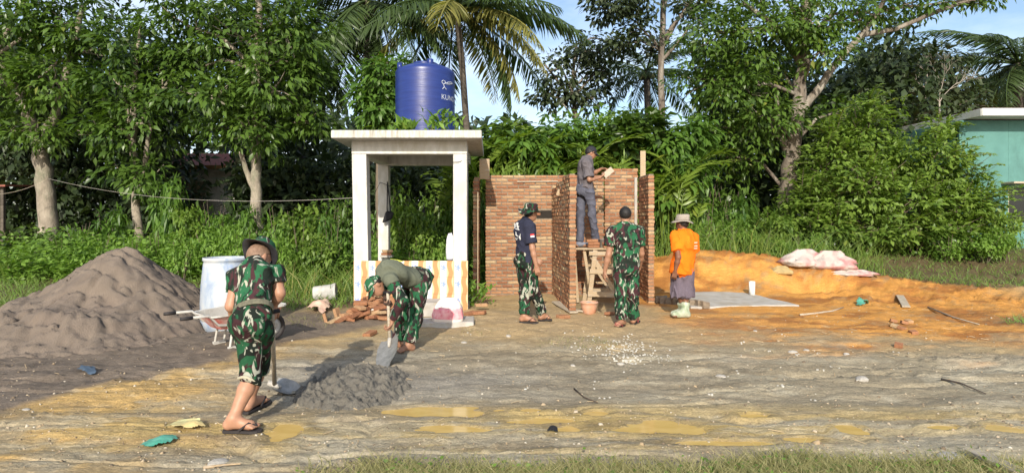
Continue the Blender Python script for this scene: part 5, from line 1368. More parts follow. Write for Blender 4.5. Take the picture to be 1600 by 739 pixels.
# drifting litter, stones, sticks
M_stone = pmat('pale_stone', (.44, .41, .36), (.33, .30, .26), 7, .9, .5, 40, .006); M_teal = pmat('teal_plastic', (.05, .28, .19), (.13, .36, .28), 7, .5, .4, 20, .02)
def stone_mesh(seed):
    bm = bmesh.new(); bmesh.ops.create_icosphere(bm, subdivisions=2, radius=.5)
    for v_ in bm.verts:
        k = .75 + .5 * float(vnoise(np.array([v_.co.x * 2.3 + 7]), np.array([v_.co.y * 2.3 + 3]), np.array([v_.co.z * 2.3 + 5]), seed)[0]); v_.co *= k; v_.co.z *= .6
    me = bpy.data.meshes.new('stone'); bm.to_mesh(me); bm.free(); me.materials.append(M_stone); return me
SM = [stone_mesh(i) for i in range(4)]
for i, (px_, py_, sz, lab) in enumerate([(1487, 714, .13, 'rounded pale stone at the grass edge lower right'), (1347, 593, .12, 'flat whitish stone alone on the right of the road'), (1239, 551, .10, 'thin pale stone flake on the clay right of centre'), (1260, 547, .06, 'small white stone beside the pale flake'), (1127, 588, .09, 'pale stone half sunk in the grey mud'), (970, 569, .07, 'largest white pebble in front of the pebble patch'), (794, 525, .07, 'small white lump of mortar on the clay before the navy shirt man'), (725, 535, .06, 'pale chip near the grass tufts at the step'), (340, 723, .10, 'brown stone lying low at the bottom left'), (895, 571, .05, 'tiny pale stone left of the pebble patch'), (1322, 553, .06, 'pale pebble at the end of the clay on the right'), (1180, 517, .05, 'little stone in front of the concrete slab'), (40, 640, .05, 'tiny white stone at the far left of the road')]):
    o_ = obj('stone', SM[i % 4], None, on(px_, py_, .0)); o_.scale = (sz * 1.3, sz, sz * .8); o_.rotation_euler = (0, 0, i * 1.3); tag(o_, lab, 'stone')
# pebble patch: the larger ones singly, the rest as a spread
random.seed(77); V = []; Fc = []
def pebble(c, s_, sd):
    rnd = random.Random(sd); P_ = [V3((rnd.uniform(.7, 1) * math.cos(a), rnd.uniform(.7, 1) * math.sin(a), 0)) * s_ for a in [2 * math.pi * i / 6 for i in range(6)]]
    b_ = len(V); V.extend([tuple(c + p + V3((0, 0, -.01))) for p in P_]); V.extend([tuple(c + p * .7 + V3((0, 0, s_ * .6))) for p in P_])
    for i in range(6): Fc.append([b_ + i, b_ + (i + 1) % 6, b_ + 6 + (i + 1) % 6, b_ + 6 + i])
    Fc.append([b_ + 6 + i for i in range(6)])
for i in range(330):
    a_ = random.gauss(0, .30); u_ = random.gauss(0, .34); px_ = 975 + a_ * 105 ; py_ = 548 + u_ * 30 + a_ * 14
    if i > 260: px_ = random.uniform(560, 1500); py_ = random.uniform(520, 640)
    g_ = on(px_, py_) if i % 3 == 0 else g_ + V3((random.gauss(0, .06), random.gauss(0, .08), 0))
    g_.z = ground(g_.x, g_.y); pebble(g_, random.uniform(.006, .019), i)
o_ = obj('pebbles', mesh_np('pebbles', np.array(V), Fc, pmat('white_pebble', (.50, .48, .43), (.32, .30, .26), 3, .85, .3), False)); tag(o_, kind='stuff')
# debris crumbs across the ground
n = 5200; py_ = rng.uniform(470, 735, n); px_ = rng.uniform(-60, 1660, n); Yg = 1425 / (py_ - HZ); Xg = (px_ - 800) * Yg / F; Zg = H(Xg, Yg); sz = rng.lognormal(-5.2, .5, n)
tmpl = np.array([(-1, -.6, -.3), (1, -.7, -.3), (.8, .7, -.3), (-.9, .6, -.3), (-.5, -.3, .6), (.6, -.3, .5), (.4, .4, .65), (-.5, .3, .5)]); qf = np.array([[0, 3, 2, 1], [4, 5, 6, 7], [0, 1, 5, 4], [1, 2, 6, 5], [2, 3, 7, 6], [3, 0, 4, 7]])
an = rng.uniform(0, 6.28, n); j_ = rng.uniform(.6, 1.3, (n, 8, 3)); T = tmpl[None] * j_ * sz[:, None, None]
Vx = T[..., 0] * np.cos(an)[:, None] - T[..., 1] * np.sin(an)[:, None]; Vy = T[..., 0] * np.sin(an)[:, None] + T[..., 1] * np.cos(an)[:, None]
VV = np.stack([Vx + Xg[:, None], Vy + Yg[:, None], T[..., 2] + Zg[:, None]], -1).reshape(-1, 3); FF = (qf[None] + 8 * np.arange(n)[:, None, None]).reshape(-1, 4)
m, t, b, o = newmat('soil_crumb'); r_ = ramp(t, [(.1, (.14, .105, .07)), (.55, (.34, .25, .15)), (.85, (.40, .33, .24)), (.99, (.52, .48, .40))]); t.links.new(N(t, 'NewGeometry').outputs['Random Per Island'], r_.inputs[0]); t.links.new(r_.outputs[0], b.inputs['Base Color']); b.inputs['Roughness'].default_value = .95
o_ = obj('soil_crumbs', mesh_np('soil_crumbs', VV, FF, m)); tag(o_, kind='stuff')
# straw and twigs as a scatter
q = MB(); random.seed(9)
for i in range(230):
    z_ = random.random()
    if z_ < .35: px_, py_ = random.uniform(640, 1100), random.uniform(500, 560)
    elif z_ < .75: px_, py_ = random.uniform(1080, 1560), random.uniform(480, 560)
    else: px_, py_ = random.uniform(0, 1600), random.uniform(540, 735)
    g_ = on(px_, py_); a_ = random.uniform(0, 3.14); l_ = random.uniform(.03, .11); w_ = random.uniform(.0015, .0035)
    d_ = V3((math.cos(a_) * l_, math.sin(a_) * l_, 0)); b_ = g_ + d_; b_.z = ground(b_.x, b_.y) + .012; g_.z += .006
    q.tube([tuple(g_), tuple(b_)], w_, 3, False)
o_ = q.build('straw_litter', pmat('dry_straw', (.48, .37, .22), (.30, .21, .12), 2, .9, 0), None); tag(o_, kind='stuff')
rag('plastic_scrap', 'torn teal plastic scrap on the clay at lower left', gpoly([(217, 699), (232, 690), (262, 685), (284, 686), (262, 697), (236, 703)]), M_teal, 'plastic scrap', .05, 21, .012)
rag('plastic_scrap', 'yellowish crumpled plastic lying above the teal scrap', gpoly([(262, 672), (284, 656), (300, 660), (326, 668), (300, 676)]), pmat('yellowed_plastic', (.60, .46, .20), (.42, .42, .22), 6, .6, .4, 20, .02), 'plastic scrap', .06, 23, .012)
rag('cloth_scrap', 'green blue cloth scrap on the orange soil by the pit', gpoly([(1336, 478), (1340, 470), (1356, 471), (1360, 478), (1348, 480)]), M_teal, 'cloth scrap', .09, 25, .02)
rag('plastic_scrap', 'dark blue scrap at the foot of the sand pile', gpoly([(120, 584), (126, 576), (148, 579), (152, 585), (134, 587)]), pmat('dark_blue_plastic', (.06, .09, .13), None, 6, .6, .4), 'plastic scrap', .05, 27, .012)
rag('dead_leaf', 'curled dark leaf lying on the mud in front of the puddles', gpoly([(853, 676), (860, 671), (874, 673), (870, 680)]), M_black, 'leaf', .03, 29, .008)
def stick(label, pts, r=.008, mat=None):
    q = MB(); q.tube([tuple(on(a_, b_, .012)) for a_, b_ in pts], [r * 1.2] + [r] * (len(pts) - 2) + [r * .6], 6); tag(q.build('stick', mat or M_woodg, None, True), label, 'stick')
stick('thin forked brown twig on the grey mud right of centre', [(897, 609), (912, 622), (934, 631)], .006, pmat('brown_twig', (.10, .07, .05), None, 9, .9, .3))
stick('pale curved root lying on the soil in front of the pit', [(1250, 493), (1270, 491), (1300, 487), (1318, 481)], .014)
stick('long thin stick on the orange slope at right', [(1450, 481), (1490, 497), (1530, 508)], .012)
stick('pale stick at the bottom left by the foot', [(318, 733), (350, 729), (376, 727)], .008, M_wood)
stick('dark stick in the mud at the right of the road', [(1470, 594), (1500, 600), (1540, 617)], .009, pmat('wet_stick', (.07, .055, .045), None, 9, .8, .3))
# upright stakes and bare canes in the brush at right
for i, (a_, b_, lab) in enumerate([((1155, 388), (1152, 330), 'upright bare cane in the brush right of the orange man'), ((1096, 376), (1108, 350), 'bent pale cane leaning in the brush above the orange soil'), ((178, 395), (140, 363), 'pale leaning stake behind the sand pile')]):
    A = on(*a_); B = P(b_[0], b_[1], A.y + .05); wire('cane', lab, [tuple(A), tuple(lerp(A, B, .5) + V3((.02, 0, 0))), tuple(B)], .016, M_wood, 'cane')
# ================================================================== PLANTS
M_lA = leafmat('broad_dark_leaf', (.017, .042, .008), (.092, .160, .026), (.22, .22, .04), .36, .30)
M_lB = leafmat('fresh_leaf', (.034, .082, .014), (.105, .195, .030), (.22, .24, .04), .42, .36)
M_lC = leafmat('shrub_leaf', (.045, .095, .016), (.165, .250, .042), (.32, .33, .08), .45, .36)
M_lD = leafmat('olive_leaf', (.022, .034, .016), (.058, .080, .034), (.11, .085, .04), .5, .26)
M_lP = leafmat('palm_leaflet', (.020, .042, .014), (.062, .098, .030), (.22, .18, .05), .38, .3)
M_lPy = leafmat('yellowing_palm_leaflet', (.10, .115, .03), (.25, .235, .065), (.36, .29, .10), .45, .35)
M_lG = leafmat('ginger_leaf', (.045, .090, .014), (.165, .240, .036), (.34, .31, .05), .36, .36)
M_lF = leafmat('far_and_shade_leaf', (.016, .030, .012), (.045, .070, .024), None, .5, .22)  # dark leaf colour; on the thickets it stands in for shade
M_gr = leafmat('grass_blade', (.055, .110, .016), (.155, .235, .045), (.38, .33, .12), .5, .36)
M_gd = leafmat('dry_grass_blade', (.11, .12, .045), (.28, .26, .12), (.52, .44, .24), .6, .35)
M_weed = leafmat('weed_leaf', (.065, .140, .020), (.175, .290, .050), (.26, .32, .06), .48, .38)
M_bark = pmat('pale_bark', (.34, .29, .23), (.18, .15, .115), 6, .95, .8, 26, .02, stretch=(1, 1, .5), dirt=(.10, .12, .07))
M_barkd = pmat('grey_brown_bark', (.20, .165, .13), (.095, .075, .06), 6, .95, .9, 22, .025, stretch=(1, 1, .3), dirt=(.34, .31, .26))
M_barkp = pmat('palm_bark', (.12, .10, .08), (.06, .05, .04), 4, .95, .8, 16, .02, stretch=(.6, .6, 3))
M_stem = pmat('green_stem', (.13, .16, .05), (.16, .12, .07), 5, .7, .2)
M_twig = pmat('twig', (.16, .125, .09), None, 8, .9, .3)

# leaf templates: (verts, tris); y runs along the leaf, z is up
def tpl_leaf(w=.22, fold=.06, droop=.12):
    V = np.array([(0, 0, 0), (-w, .45, fold), (0, .5, 0), (w, .45, fold), (0, 1, -droop)]); T = np.array([(0, 2, 1), (1, 2, 4), (0, 3, 2), (2, 3, 4)]); return V, T
T_oval = tpl_leaf(.24, .05, .14); T_lance = tpl_leaf(.11, .03, .22); T_round = tpl_leaf(.34, .05, .10); T_quad = (np.array([(0, 0, 0), (-.28, .5, .04), (.28, .5, .04), (0, 1, -.1)]), np.array([(0, 2, 1), (1, 2, 3)]))
def norm(v): return v / np.maximum(np.linalg.norm(v, axis=-1, keepdims=True), 1e-9)
def scatter(tpl, pos, d, up, ln, tint, wid=None):
    """instances of a leaf template baked into one mesh"""
    V, T = tpl; n = len(pos); d = norm(d); x = norm(np.cross(d, up)); z = np.cross(x, d)
    L3 = ln[:, None, None]; W3 = L3 if wid is None else (ln * wid)[:, None, None]
    P_ = pos[:, None] + (x[:, None] * V[None, :, 0:1]) * W3 + d[:, None] * V[None, :, 1:2] * L3 + z[:, None] * V[None, :, 2:3] * L3
    Fc = T[None] + (len(V) * np.arange(n))[:, None, None]
    return P_.reshape(-1, 3), Fc.reshape(-1, 3), np.repeat(tint, len(V))
def foliage(name, lobes, mat, parent, off, leaf=.17, per=14, cr=.30, dens=1.0, tpl=T_oval, seed=1, droop=.45, shell=.5, asp=1.0):
    """lobes: (centre, radii, clumps). Every clump is a twig end with a loose whorl of leaves."""
    r = np.random.default_rng(seed); Ps, Ds, Us, Ls, Ts = [], [], [], [], []
    for c, rad, nc in lobes:
        nc = max(3, int(nc * dens)); u = norm(r.normal(size=(nc, 3))); rr = (shell + (1 - shell) * r.random(nc) ** .6)[:, None] * (1 + .22 * r.normal(size=(nc, 1)))
        cc = np.array(c) + u * rr * np.array(rad); ctint = r.random(nc) * .55
        out = norm(u / np.array(rad))
        k = per; P0 = np.repeat(cc, k, 0); O = np.repeat(out, k, 0)
        q = norm(r.normal(size=(nc * k, 3)))
        pos = P0 + q * (r.random((nc * k, 1)) ** .5) * cr * np.array([1, 1, .55])
        d = norm(q * .75 + O * .55 + r.normal(size=(nc * k, 3)) * .35); d[:, 2] = d[:, 2] * .7 - droop
        up = norm(O * .5 + np.array([0, -.15, 1.0]) + r.normal(size=(nc * k, 3)) * .35)
        Ps.append(pos); Ds.append(d); Us.append(up); Ls.append(leaf * (.65 + .6 * r.random(nc * k))); Ts.append(np.clip(np.repeat(ctint, k) + r.random(nc * k) * .45, 0, 1))
    V, T, A = scatter(tpl, np.concatenate(Ps), np.concatenate(Ds), np.concatenate(Us), np.concatenate(Ls), np.concatenate(Ts), asp if asp != 1 else None)
    o = obj(name, mesh_np(name, V - np.array(off), T, mat, False, A), parent); return o
def lobe(px, py, Y, rx, ry, dz=None, n=60):
    c = P(px, py, Y); k = Y / F; return (tuple(c), (rx * k, (dz if dz else (rx + ry) * .5 * k), ry * k), n)
def tree(label, Y, trunks, lobes, bark=M_bark, leafm=M_lA, name='broadleaf_tree', twigs=True, group=None, **kw):
    b = trunks[0][0]; base = P(b[0], b[1], Y); base.z = ground(base.x, base.y) - .1
    e = empty(name, tuple(base), label, 'tree', group)
    q = MB(); rs = random.Random(kw.get('seed', 1))
    for i, tk in enumerate(trunks):
        pts = [P(a[0], a[1], Y + (a[3] if len(a) > 3 else 0)) for a in tk]; rad = [a[2] * Y / F for a in tk]
        if i == 0: pts[0].z = base.z; 
        # resample with a little wander
        P2, R2 = [], []
        for j in range(len(pts) - 1):
            for s_ in range(4):
                f_ = s_ / 4; p = lerp(pts[j], pts[j + 1], f_); w = rad[j] * .25
                if s_: p = p + V3((rs.uniform(-w, w), rs.uniform(-w, w), 0))
                P2.append(p); R2.append(lerp(rad[j], rad[j + 1], f_))
        P2.append(pts[-1]); R2.append(rad[-1])
        if i == 0: R2[0] *= 1.35; R2[1] *= 1.1
        q.tube(P2, R2, 10)
    tp = q.build('trunk', bark, e, True, off=base)
    if twigs:       # limbs from the trunk out to every lobe
        q = MB(); main = [P(a[0], a[1], Y) for a in trunks[0]]
        for c, rad, n_ in lobes:
            c = V3(c); st = min(main[1:], key=lambda p: (p - c).length + (3 if p.z > c.z else 0))
            mid = lerp(st, c, .5) + V3((0, 0, .25)); r0 = .045 if n_ > 40 else .03
            q.tube([st, lerp(st, mid, .6), mid, c], [r0 * 1.4, r0 * 1.1, r0, r0 * .5], 6)
            for k in range(5):
                d = V3([rs.uniform(-1, 1) for _ in range(3)]).normalized(); e2 = c + V3((d.x * rad[0], d.y * rad[1], d.z * rad[2])) * .85
                q.tube([lerp(mid, c, .7), lerp(c, e2, .5) + V3((0, 0, -.05)), e2], [.022, .016, .007], 5, False)
        q.build('branches', bark, e, True, off=base)
    kw.setdefault('seed', int(abs(b[0])) + 3)
    foliage('crown', lobes, leafm, e, base, **kw); return e

# ------------------------------------------------------------------ the big trees
tree('tall dark leaved tree at the far left with a pale thick trunk', 16.0, [[(76, 385, 14), (72, 300, 12.5), (64, 232, 11), (30, 150, 8), (-10, 90, 7)], [(64, 232, 9), (90, 170, 7), (110, 90, 5), (130, 10, 4)]],
     [lobe(30, 40, 16, 70, 55, 1.1, 120), lobe(115, 35, 16, 62, 55, 1.1, 110), lobe(20, 135, 15.8, 55, 40, 1.0, 80), lobe(95, 130, 15.6, 50, 42, 1, 85), lobe(150, 75, 16, 40, 45, .9, 60), lobe(60, 205, 15.4, 38, 22, .7, 38), lobe(-40, 90, 16, 60, 80, 1, 90), lobe(75, -40, 16, 90, 50, 1.2, 90), lobe(10, 205, 16.4, 30, 20, .6, 24)],
     leaf=.22, per=30, cr=.42, dens=.38, shell=.68, seed=11, asp=.85)
tree('slim leafy tree with thin pale stems standing between the two thicker left trees', 15.0, [[(221, 385, 7), (212, 300, 6), (207, 220, 5), (212, 110, 4), (220, 40, 2)], [(214, 320, 4), (228, 250, 4), (236, 190, 3)]],
     [lobe(185, 128, 15, 52, 42, .8, 85), lobe(225, 195, 14.8, 52, 48, .8, 85), lobe(160, 205, 14.8, 38, 30, .6, 45), lobe(235, 275, 14.9, 36, 30, .6, 40), lobe(215, 80, 15.2, 48, 42, .8, 60), lobe(190, 265, 15.1, 34, 22, .5, 28), lobe(262, 130, 15, 34, 34, .6, 40)],
     leaf=.22, per=28, cr=.38, dens=.38, shell=.68, seed=12, asp=.85)
tree('broad dense tree with a straight pale trunk left of the tank stand', 14.6, [[(402, 385, 9), (401, 300, 8.5), (400, 230, 7.5), (402, 110, 7), (404, 0, 5)], [(400, 305, 5), (384, 265, 4), (376, 235, 3)]],
     [lobe(330, 150, 14.2, 52, 34, .8, 90), lobe(380, 60, 14.6, 70, 52, 1.2, 120), lobe(290, 40, 14.8, 60, 48, 1, 95), lobe(432, 132, 14.2, 52, 44, .8, 95), lobe(455, 55, 14.5, 50, 56, 1, 95), lobe(482, 190, 14.6, 32, 24, .5, 40), lobe(395, 205, 14.2, 48, 32, .7, 65), lobe(345, -20, 14.6, 120, 50, 1.3, 120), lobe(480, 110, 14.8, 28, 36, .7, 40), lobe(300, 110, 15.2, 40, 35, .7, 45), lobe(350, 195, 14.5, 30, 18, .5, 26), lobe(395, 120, 15.6, 80, 70, .8, 90)],
     leaf=.21, per=30, cr=.40, dens=.38, shell=.68, seed=13, asp=.85)
tree('bushy bright tree rising just left of the blue tank', 14.0, [[(594, 385, 6), (592, 280, 5), (590, 190, 4), (592, 120, 2)]],
     [lobe(596, 125, 14, 36, 34, .6, 70), lobe(588, 175, 14, 34, 28, .6, 55), lobe(618, 110, 14.3, 24, 22, .5, 34), lobe(575, 150, 14.1, 24, 26, .5, 34), lobe(610, 165, 14, 28, 28, .5, 40)],
     leafm=M_lB, bark=M_twig, leaf=.22, per=12, cr=.24, seed=14, tpl=T_lance, asp=1.7)
tree('thin brownish crowned tree against the sky in the centre', 24, [[(906, 300, 5), (900, 190, 4), (893, 140, 3), (900, 70, 2)], [(896, 160, 2.5), (866, 120, 2), (850, 100, 1.5)], [(897, 150, 2), (935, 110, 1.5)]],
     [lobe(868, 105, 24, 36, 34, .9, 34), lobe(915, 75, 24, 40, 26, .9, 34), lobe(945, 112, 24, 36, 32, .8, 32), lobe(880, 150, 24, 42, 24, .8, 30), lobe(925, 150, 24, 36, 26, .8, 26), lobe(955, 68, 24, 18, 18, .6, 14), lobe(850, 142, 24, 22, 26, .6, 16)],
     leafm=M_lD, bark=M_barkd, leaf=.27, per=13, cr=.52, seed=15, shell=.3)
tree('very tall slender trunked tree with a sparse high crown right of centre', 21, [[(1036, 300, 6), (1034, 160, 5.2), (1033, 80, 4.6), (1038, 0, 4.5), (1040, -60, 3)], [(1034, 65, 3.5), (1060, 30, 2.5), (1080, 0, 2)], [(1034, 95, 3), (1058, 70, 2.2), (1075, 45, 1.6)]],
     [lobe(955, 12, 21, 34, 22, .8, 38), lobe(995, 45, 21, 32, 26, .8, 36), lobe(970, 72, 21, 26, 14, .6, 18), lobe(1085, 8, 21, 36, 36, .8, 44), lobe(1005, -10, 21, 40, 26, .9, 40), lobe(1015, 80, 21.5, 18, 14, .5, 10), lobe(940, -15, 21, 24, 20, .6, 20)],
     leafm=M_lD, bark=M_barkd, leaf=.24, per=13, cr=.42, seed=16, shell=.3)
tree('massive spreading tree with a forked grey trunk right of the orange man', 16.5, [[(1222, 385, 15), (1228, 300, 12.5), (1240, 225, 11), (1250, 150, 10), (1257, 60, 8), (1262, -30, 6)], [(1246, 182, 6.5), (1275, 145, 6), (1310, 95, 5.5), (1345, 55, 4.8), (1400, 46, 3.6), (1470, 16, 3.5), (1530, -4, 2)], [(1228, 235, 5), (1216, 190, 4.5), (1212, 150, 3)], [(1345, 58, 5), (1372, 20, 4), (1392, -20, 3)], [(1252, 100, 6), (1210, 40, 5), (1160, 5, 3)]],
     [lobe(1115, 55, 16.5, 58, 48, 1.1, 100), lobe(1185, 50, 16.3, 55, 52, 1.1, 100), lobe(1150, 140, 16.2, 58, 48, 1.0, 100), lobe(1270, 38, 15.9, 48, 40, .7, 70), lobe(1196, 185, 16.0, 40, 36, .7, 60), lobe(1110, 200, 16.6, 40, 38, .8, 55), lobe(1285, 75, 15.8, 30, 26, .5, 34), lobe(1095, 125, 16.8, 40, 45, .8, 55), lobe(1345, 15, 16.5, 55, 30, .9, 60), lobe(1430, 8, 16.6, 55, 15, .7, 34), lobe(1530, -2, 16.6, 46, 10, .6, 24), lobe(1210, -20, 16.5, 130, 42, 1.4, 130), lobe(1200, 115, 17.6, 60, 60, .8, 75), lobe(1240, 188, 15.9, 20, 14, .4, 14), lobe(1310, 175, 17.2, 34, 40, .7, 44), lobe(1160, 245, 17.0, 44, 26, .6, 44)],
     leafm=M_lA, bark=M_barkd, leaf=.20, per=32, cr=.44, dens=.42, seed=17, asp=.85)
tree('dull green tree behind the bright shrub at right', 22, [[(1420, 330, 8), (1415, 200, 6), (1420, 110, 4)]],
     [lobe(1360, 130, 22, 42, 34, 1, 60), lobe(1420, 105, 22, 48, 26, 1, 60), lobe(1480, 120, 22.5, 38, 34, 1, 50), lobe(1400, 170, 21.8, 60, 30, 1, 60), lobe(1475, 175, 22, 40, 28, 1, 40), lobe(1330, 185, 21.5, 34, 36, .8, 40), lobe(1450, 95, 22.3, 44, 24, 1, 50), lobe(1380, 95, 22.5, 40, 24, 1, 44), lobe(1510, 160, 22.6, 34, 30, .9, 44), lobe(1440, 215, 21.6, 70, 30, 1, 60)],
     leafm=M_lD, bark=M_barkd, leaf=.26, per=13, cr=.46, seed=18)
# bare pale tree
rs = random.Random(5); Yb = 20.5; base = P(1462, 330, Yb); e = empty('bare_tree', (base.x, base.y, ground(base.x, base.y)), 'bare pale branched tree without leaves near the green house', 'tree'); q = MB()
def grow(p, d, l, r, dep):
    e2 = p + d * l; q.tube([p, lerp(p, e2, .5) + V3((rs.uniform(-.06, .06), 0, rs.uniform(-.05, .05))), e2], [r, r * .85, r * .65], 6, False)
    if dep:
        for _ in range(3 if dep > 2 else 2):
            nd = (d + V3((rs.uniform(-.75, .75), rs.uniform(-.5, .5), rs.uniform(-.35, .45)))).normalized(); grow(e2, nd, l * rs.uniform(.6, .85), r * .62, dep - 1)
b0 = V3((base.x, base.y, ground(base.x, base.y))); tt = P(1468, 160, Yb); q.tube([b0, lerp(b0, tt, .5) + V3((.08, 0, 0)), tt], [.05, .036, .024], 8)
for dv in ((-.7, 0, .7), (.1, -.1, 1), (.6, .1, .7)): grow(tt, V3(dv).normalized(), .6, .016, 4)
q.build('trunk', pmat('bleached_wood', (.36, .32, .27), (.25, .22, .18), 6, .9, .3), e, True, off=e.location)

# ------------------------------------------------------------------ palms
def frond_mesh(seed, L_=4.0, mat=M_lP, nl=58, leaf=.75, curve=1.2):
    r = np.random.default_rng(seed); pos, d, up, ln = [], [], [], []
    s = np.linspace(0.12, 1, nl)
    # rachis in the x-z plane
    def rach(t_): return np.stack([L_ * t_ * (1 - .10 * curve * t_ ** 2), 0 * t_, -L_ * .30 * curve * t_ ** 2.2], -1)
    P0 = rach(s); Tn = norm(rach(s + .01) - P0)
    for g in (-1, 1):
        dd = norm(Tn * .62 + np.array([0, g * 1.0, 0]) + np.array([0, 0, -.35]) + r.normal(size=(nl, 3)) * .10); dd[:, 2] -= .25 * r.random(nl)
        pos.append(P0); d.append(dd); up.append(np.tile([0, 0, 1.0], (nl, 1)) + r.normal(size=(nl, 3)) * .25); ln.append(leaf * np.sin(np.pi * (s * .86 + .12)) ** .6 * (.85 + .3 * r.random(nl)))
    pos, d, up, ln = [np.concatenate(q_) for q_ in (pos, d, up, ln)]
    tp = (np.array([(0, 0, 0), (-.045, .4, -.02), (.045, .4, -.02), (-.030, .75, -.13), (.030, .75, -.13), (0, 1, -.30)]), np.array([(0, 2, 1), (1, 2, 4), (1, 4, 3), (3, 4, 5)]))
    V, T, A = scatter(tp, pos, d, up, ln, np.clip(.25 + .5 * r.random(2 * nl), 0, 1))
    tb_ = MB(); tt = np.linspace(0, 1, 9); tb_.tube([tuple(p) for p in rach(tt)], [.045 * (1 - .85 * x) + .004 for x in tt], 5, False)
    n0 = len(V); V = np.concatenate([V, np.array([tuple(v) for v in tb_.V])]); T = np.concatenate([T, np.array([(n0 + f[0], n0 + f[1], n0 + f[2]) for f in tb_.F] + [(n0 + f[0], n0 + f[2], n0 + f[3]) for f in tb_.F])]); A = np.concatenate([A, np.full(len(tb_.V), .8)])
    return mesh_np('frond', V, T, mat, False, A)
FM = [frond_mesh(1), frond_mesh(2, curve=1.5), frond_mesh(3, curve=.9)]; FMy = frond_mesh(4, mat=M_lPy, curve=1.25)
def palm(label, Y, trunk, L_=4.0, n=18, seed=1, yellow=(), low=-.55, hi=1.0, extra=()):
    rs = random.Random(seed); pts = [P(a[0], a[1], Y) for a in trunk]; b = pts[0].copy(); b.z = ground(b.x, b.y) - .1
    e = empty('coconut_palm', tuple(b), label, 'palm tree'); q = MB(); q.tube([b] + pts[1:], [a[2] * Y / F for a in trunk], 10); q.build('trunk', M_barkp, e, True, off=b)
    top = pts[-1]
    sp = [(2 * math.pi * i / n * 2.4 + rs.uniform(-.25, .25), low + (hi - low) * ((i / (n - 1)) ** .9) + rs.uniform(-.08, .08), i in yellow, 1) for i in range(n)] + [(a_, p_, y_, s_) for a_, p_, y_, s_ in extra]
    for az, pit, yl, s_ in sp:
        o = bpy.data.objects.new('frond', FMy if yl else rs.choice(FM)); COL.objects.link(o); o.parent = e; o.location = top - b
        o.rotation_euler = Euler((rs.uniform(-.3, .3), -pit, az), 'XYZ'); sc = L_ / 4.0 * s_ * rs.uniform(.88, 1.08); o.scale = (sc, sc, sc)
    q = MB()
    for i in range(6):
        a_ = i * 1.05; q.lathe([(.0, -.13), (.09, -.09), (.115, 0), (.08, .09), (0, .13)], 10, top - b + V3((.25 * math.cos(a_), .25 * math.sin(a_), -.22)))
    q.build('coconuts', M_stem, e, True); return e
palm('tall coconut palm behind the tank, trunk hidden low, long dark fronds', 19, [(575, 300, 7), (577, 160, 6.5), (573, 40, 6), (572, 2, 6)], 4.0, 26, 21, (3,), low=-1.15)
palm('coconut palm with yellowing drooping fronds right of the blue tank', 18.5, [(733, 300, 5.5), (729, 200, 5), (722, 100, 5), (713, 14, 5)], 3.9, 26, 22, (2, 5, 8), extra=((-.30, -.25, True, 1.05), (-.12, .15, False, 1.1), (.15, -.55, True, 1.0), (-.6, -.1, True, .95), (-.45, .45, False, 1.05)))
palm('small coconut palm showing between the two central trees', 26, [(1014, 300, 5), (1013, 200, 5), (1010, 112, 5)], 3.2, 18, 23)
palm('coconut palm above the green house at the right edge', 23, [(1592, 300, 7), (1590, 180, 7), (1592, 100, 7)], 3.8, 32, 24, (1, 4), low=-.9)
palm('half hidden palm with a yellow frond behind the bright shrub', 22.5, [(1375, 330, 6), (1376, 250, 6), (1378, 165, 6)], 2.6, 13, 25, (0, 3, 6))
palm('dark coconut palm rising behind the broad tree left of the tank stand', 20, [(470, 320, 6), (468, 180, 6), (462, 60, 6)], 3.2, 16, 26)

# ------------------------------------------------------------------ tall ginger like plants over the brick wall
def ginger_mesh(seed, L_=3.4, npair=11, mat=M_lG):
    r = np.random.default_rng(seed); cv = r.uniform(.7, 1.5)
    def st(t_): u_ = np.maximum(0, (t_ - .5) / .5); return np.stack([L_ * (.30 * cv * u_ ** 1.5 + .03 * t_), 0 * t_, L_ * (t_ - .22 * cv * u_ ** 2.2)], -1)
    s = np.linspace(.52, 1, npair); P0 = st(s); Tn = norm(st(s + .01) - P0); pos, d, up, ln = [], [], [], []
    for g in (-1, 1):
        pos.append(P0); d.append(norm(Tn * .75 + np.array([0, g * .85, .10]) + r.normal(size=(npair, 3)) * .10)); N_ = np.cross(Tn, np.array([0, 1.0, 0])); N_ = N_ * np.sign(N_[:, 2:3] + 1e-6); up.append(N_ + r.normal(size=(npair, 3)) * .2); ln.append((.36 + .12 * np.sin(np.pi * (s - .3))) * (.85 + .3 * r.random(npair)))
    pos, d, up, ln = [np.concatenate(q_) for q_ in (pos, d, up, ln)]
    tp = (np.array([(0, 0, 0), (-.115, .35, .02), (.115, .35, .02), (0, .38, -.01), (-.085, .72, -.04), (.085, .72, -.04), (0, 1, -.16)]), np.array([(0, 3, 1), (0, 2, 3), (1, 3, 4), (3, 2, 5), (4, 3, 5), (4, 5, 6)]))
    V, T, A = scatter(tp, pos, d, up, ln, np.clip(.2 + .25 * r.random() + .5 * r.random(2 * npair), 0, 1))
    tb_ = MB(); tt = np.linspace(0, 1, 8); tb_.tube([tuple(p) for p in st(tt)], [.018 * (1 - .8 * x) + .003 for x in tt], 5, False)
    n0 = len(V); V = np.concatenate([V, np.array([tuple(v) for v in tb_.V])]); T = np.concatenate([T, np.array([(n0 + f[0], n0 + f[1], n0 + f[2]) for f in tb_.F] + [(n0 + f[0], n0 + f[2], n0 + f[3]) for f in tb_.F])]); A = np.concatenate([A, np.full(len(tb_.V), .7)])
    return mesh_np('leafy_stem', V, T, mat, False, A)
GM = [ginger_mesh(s_) for s_ in range(5)]
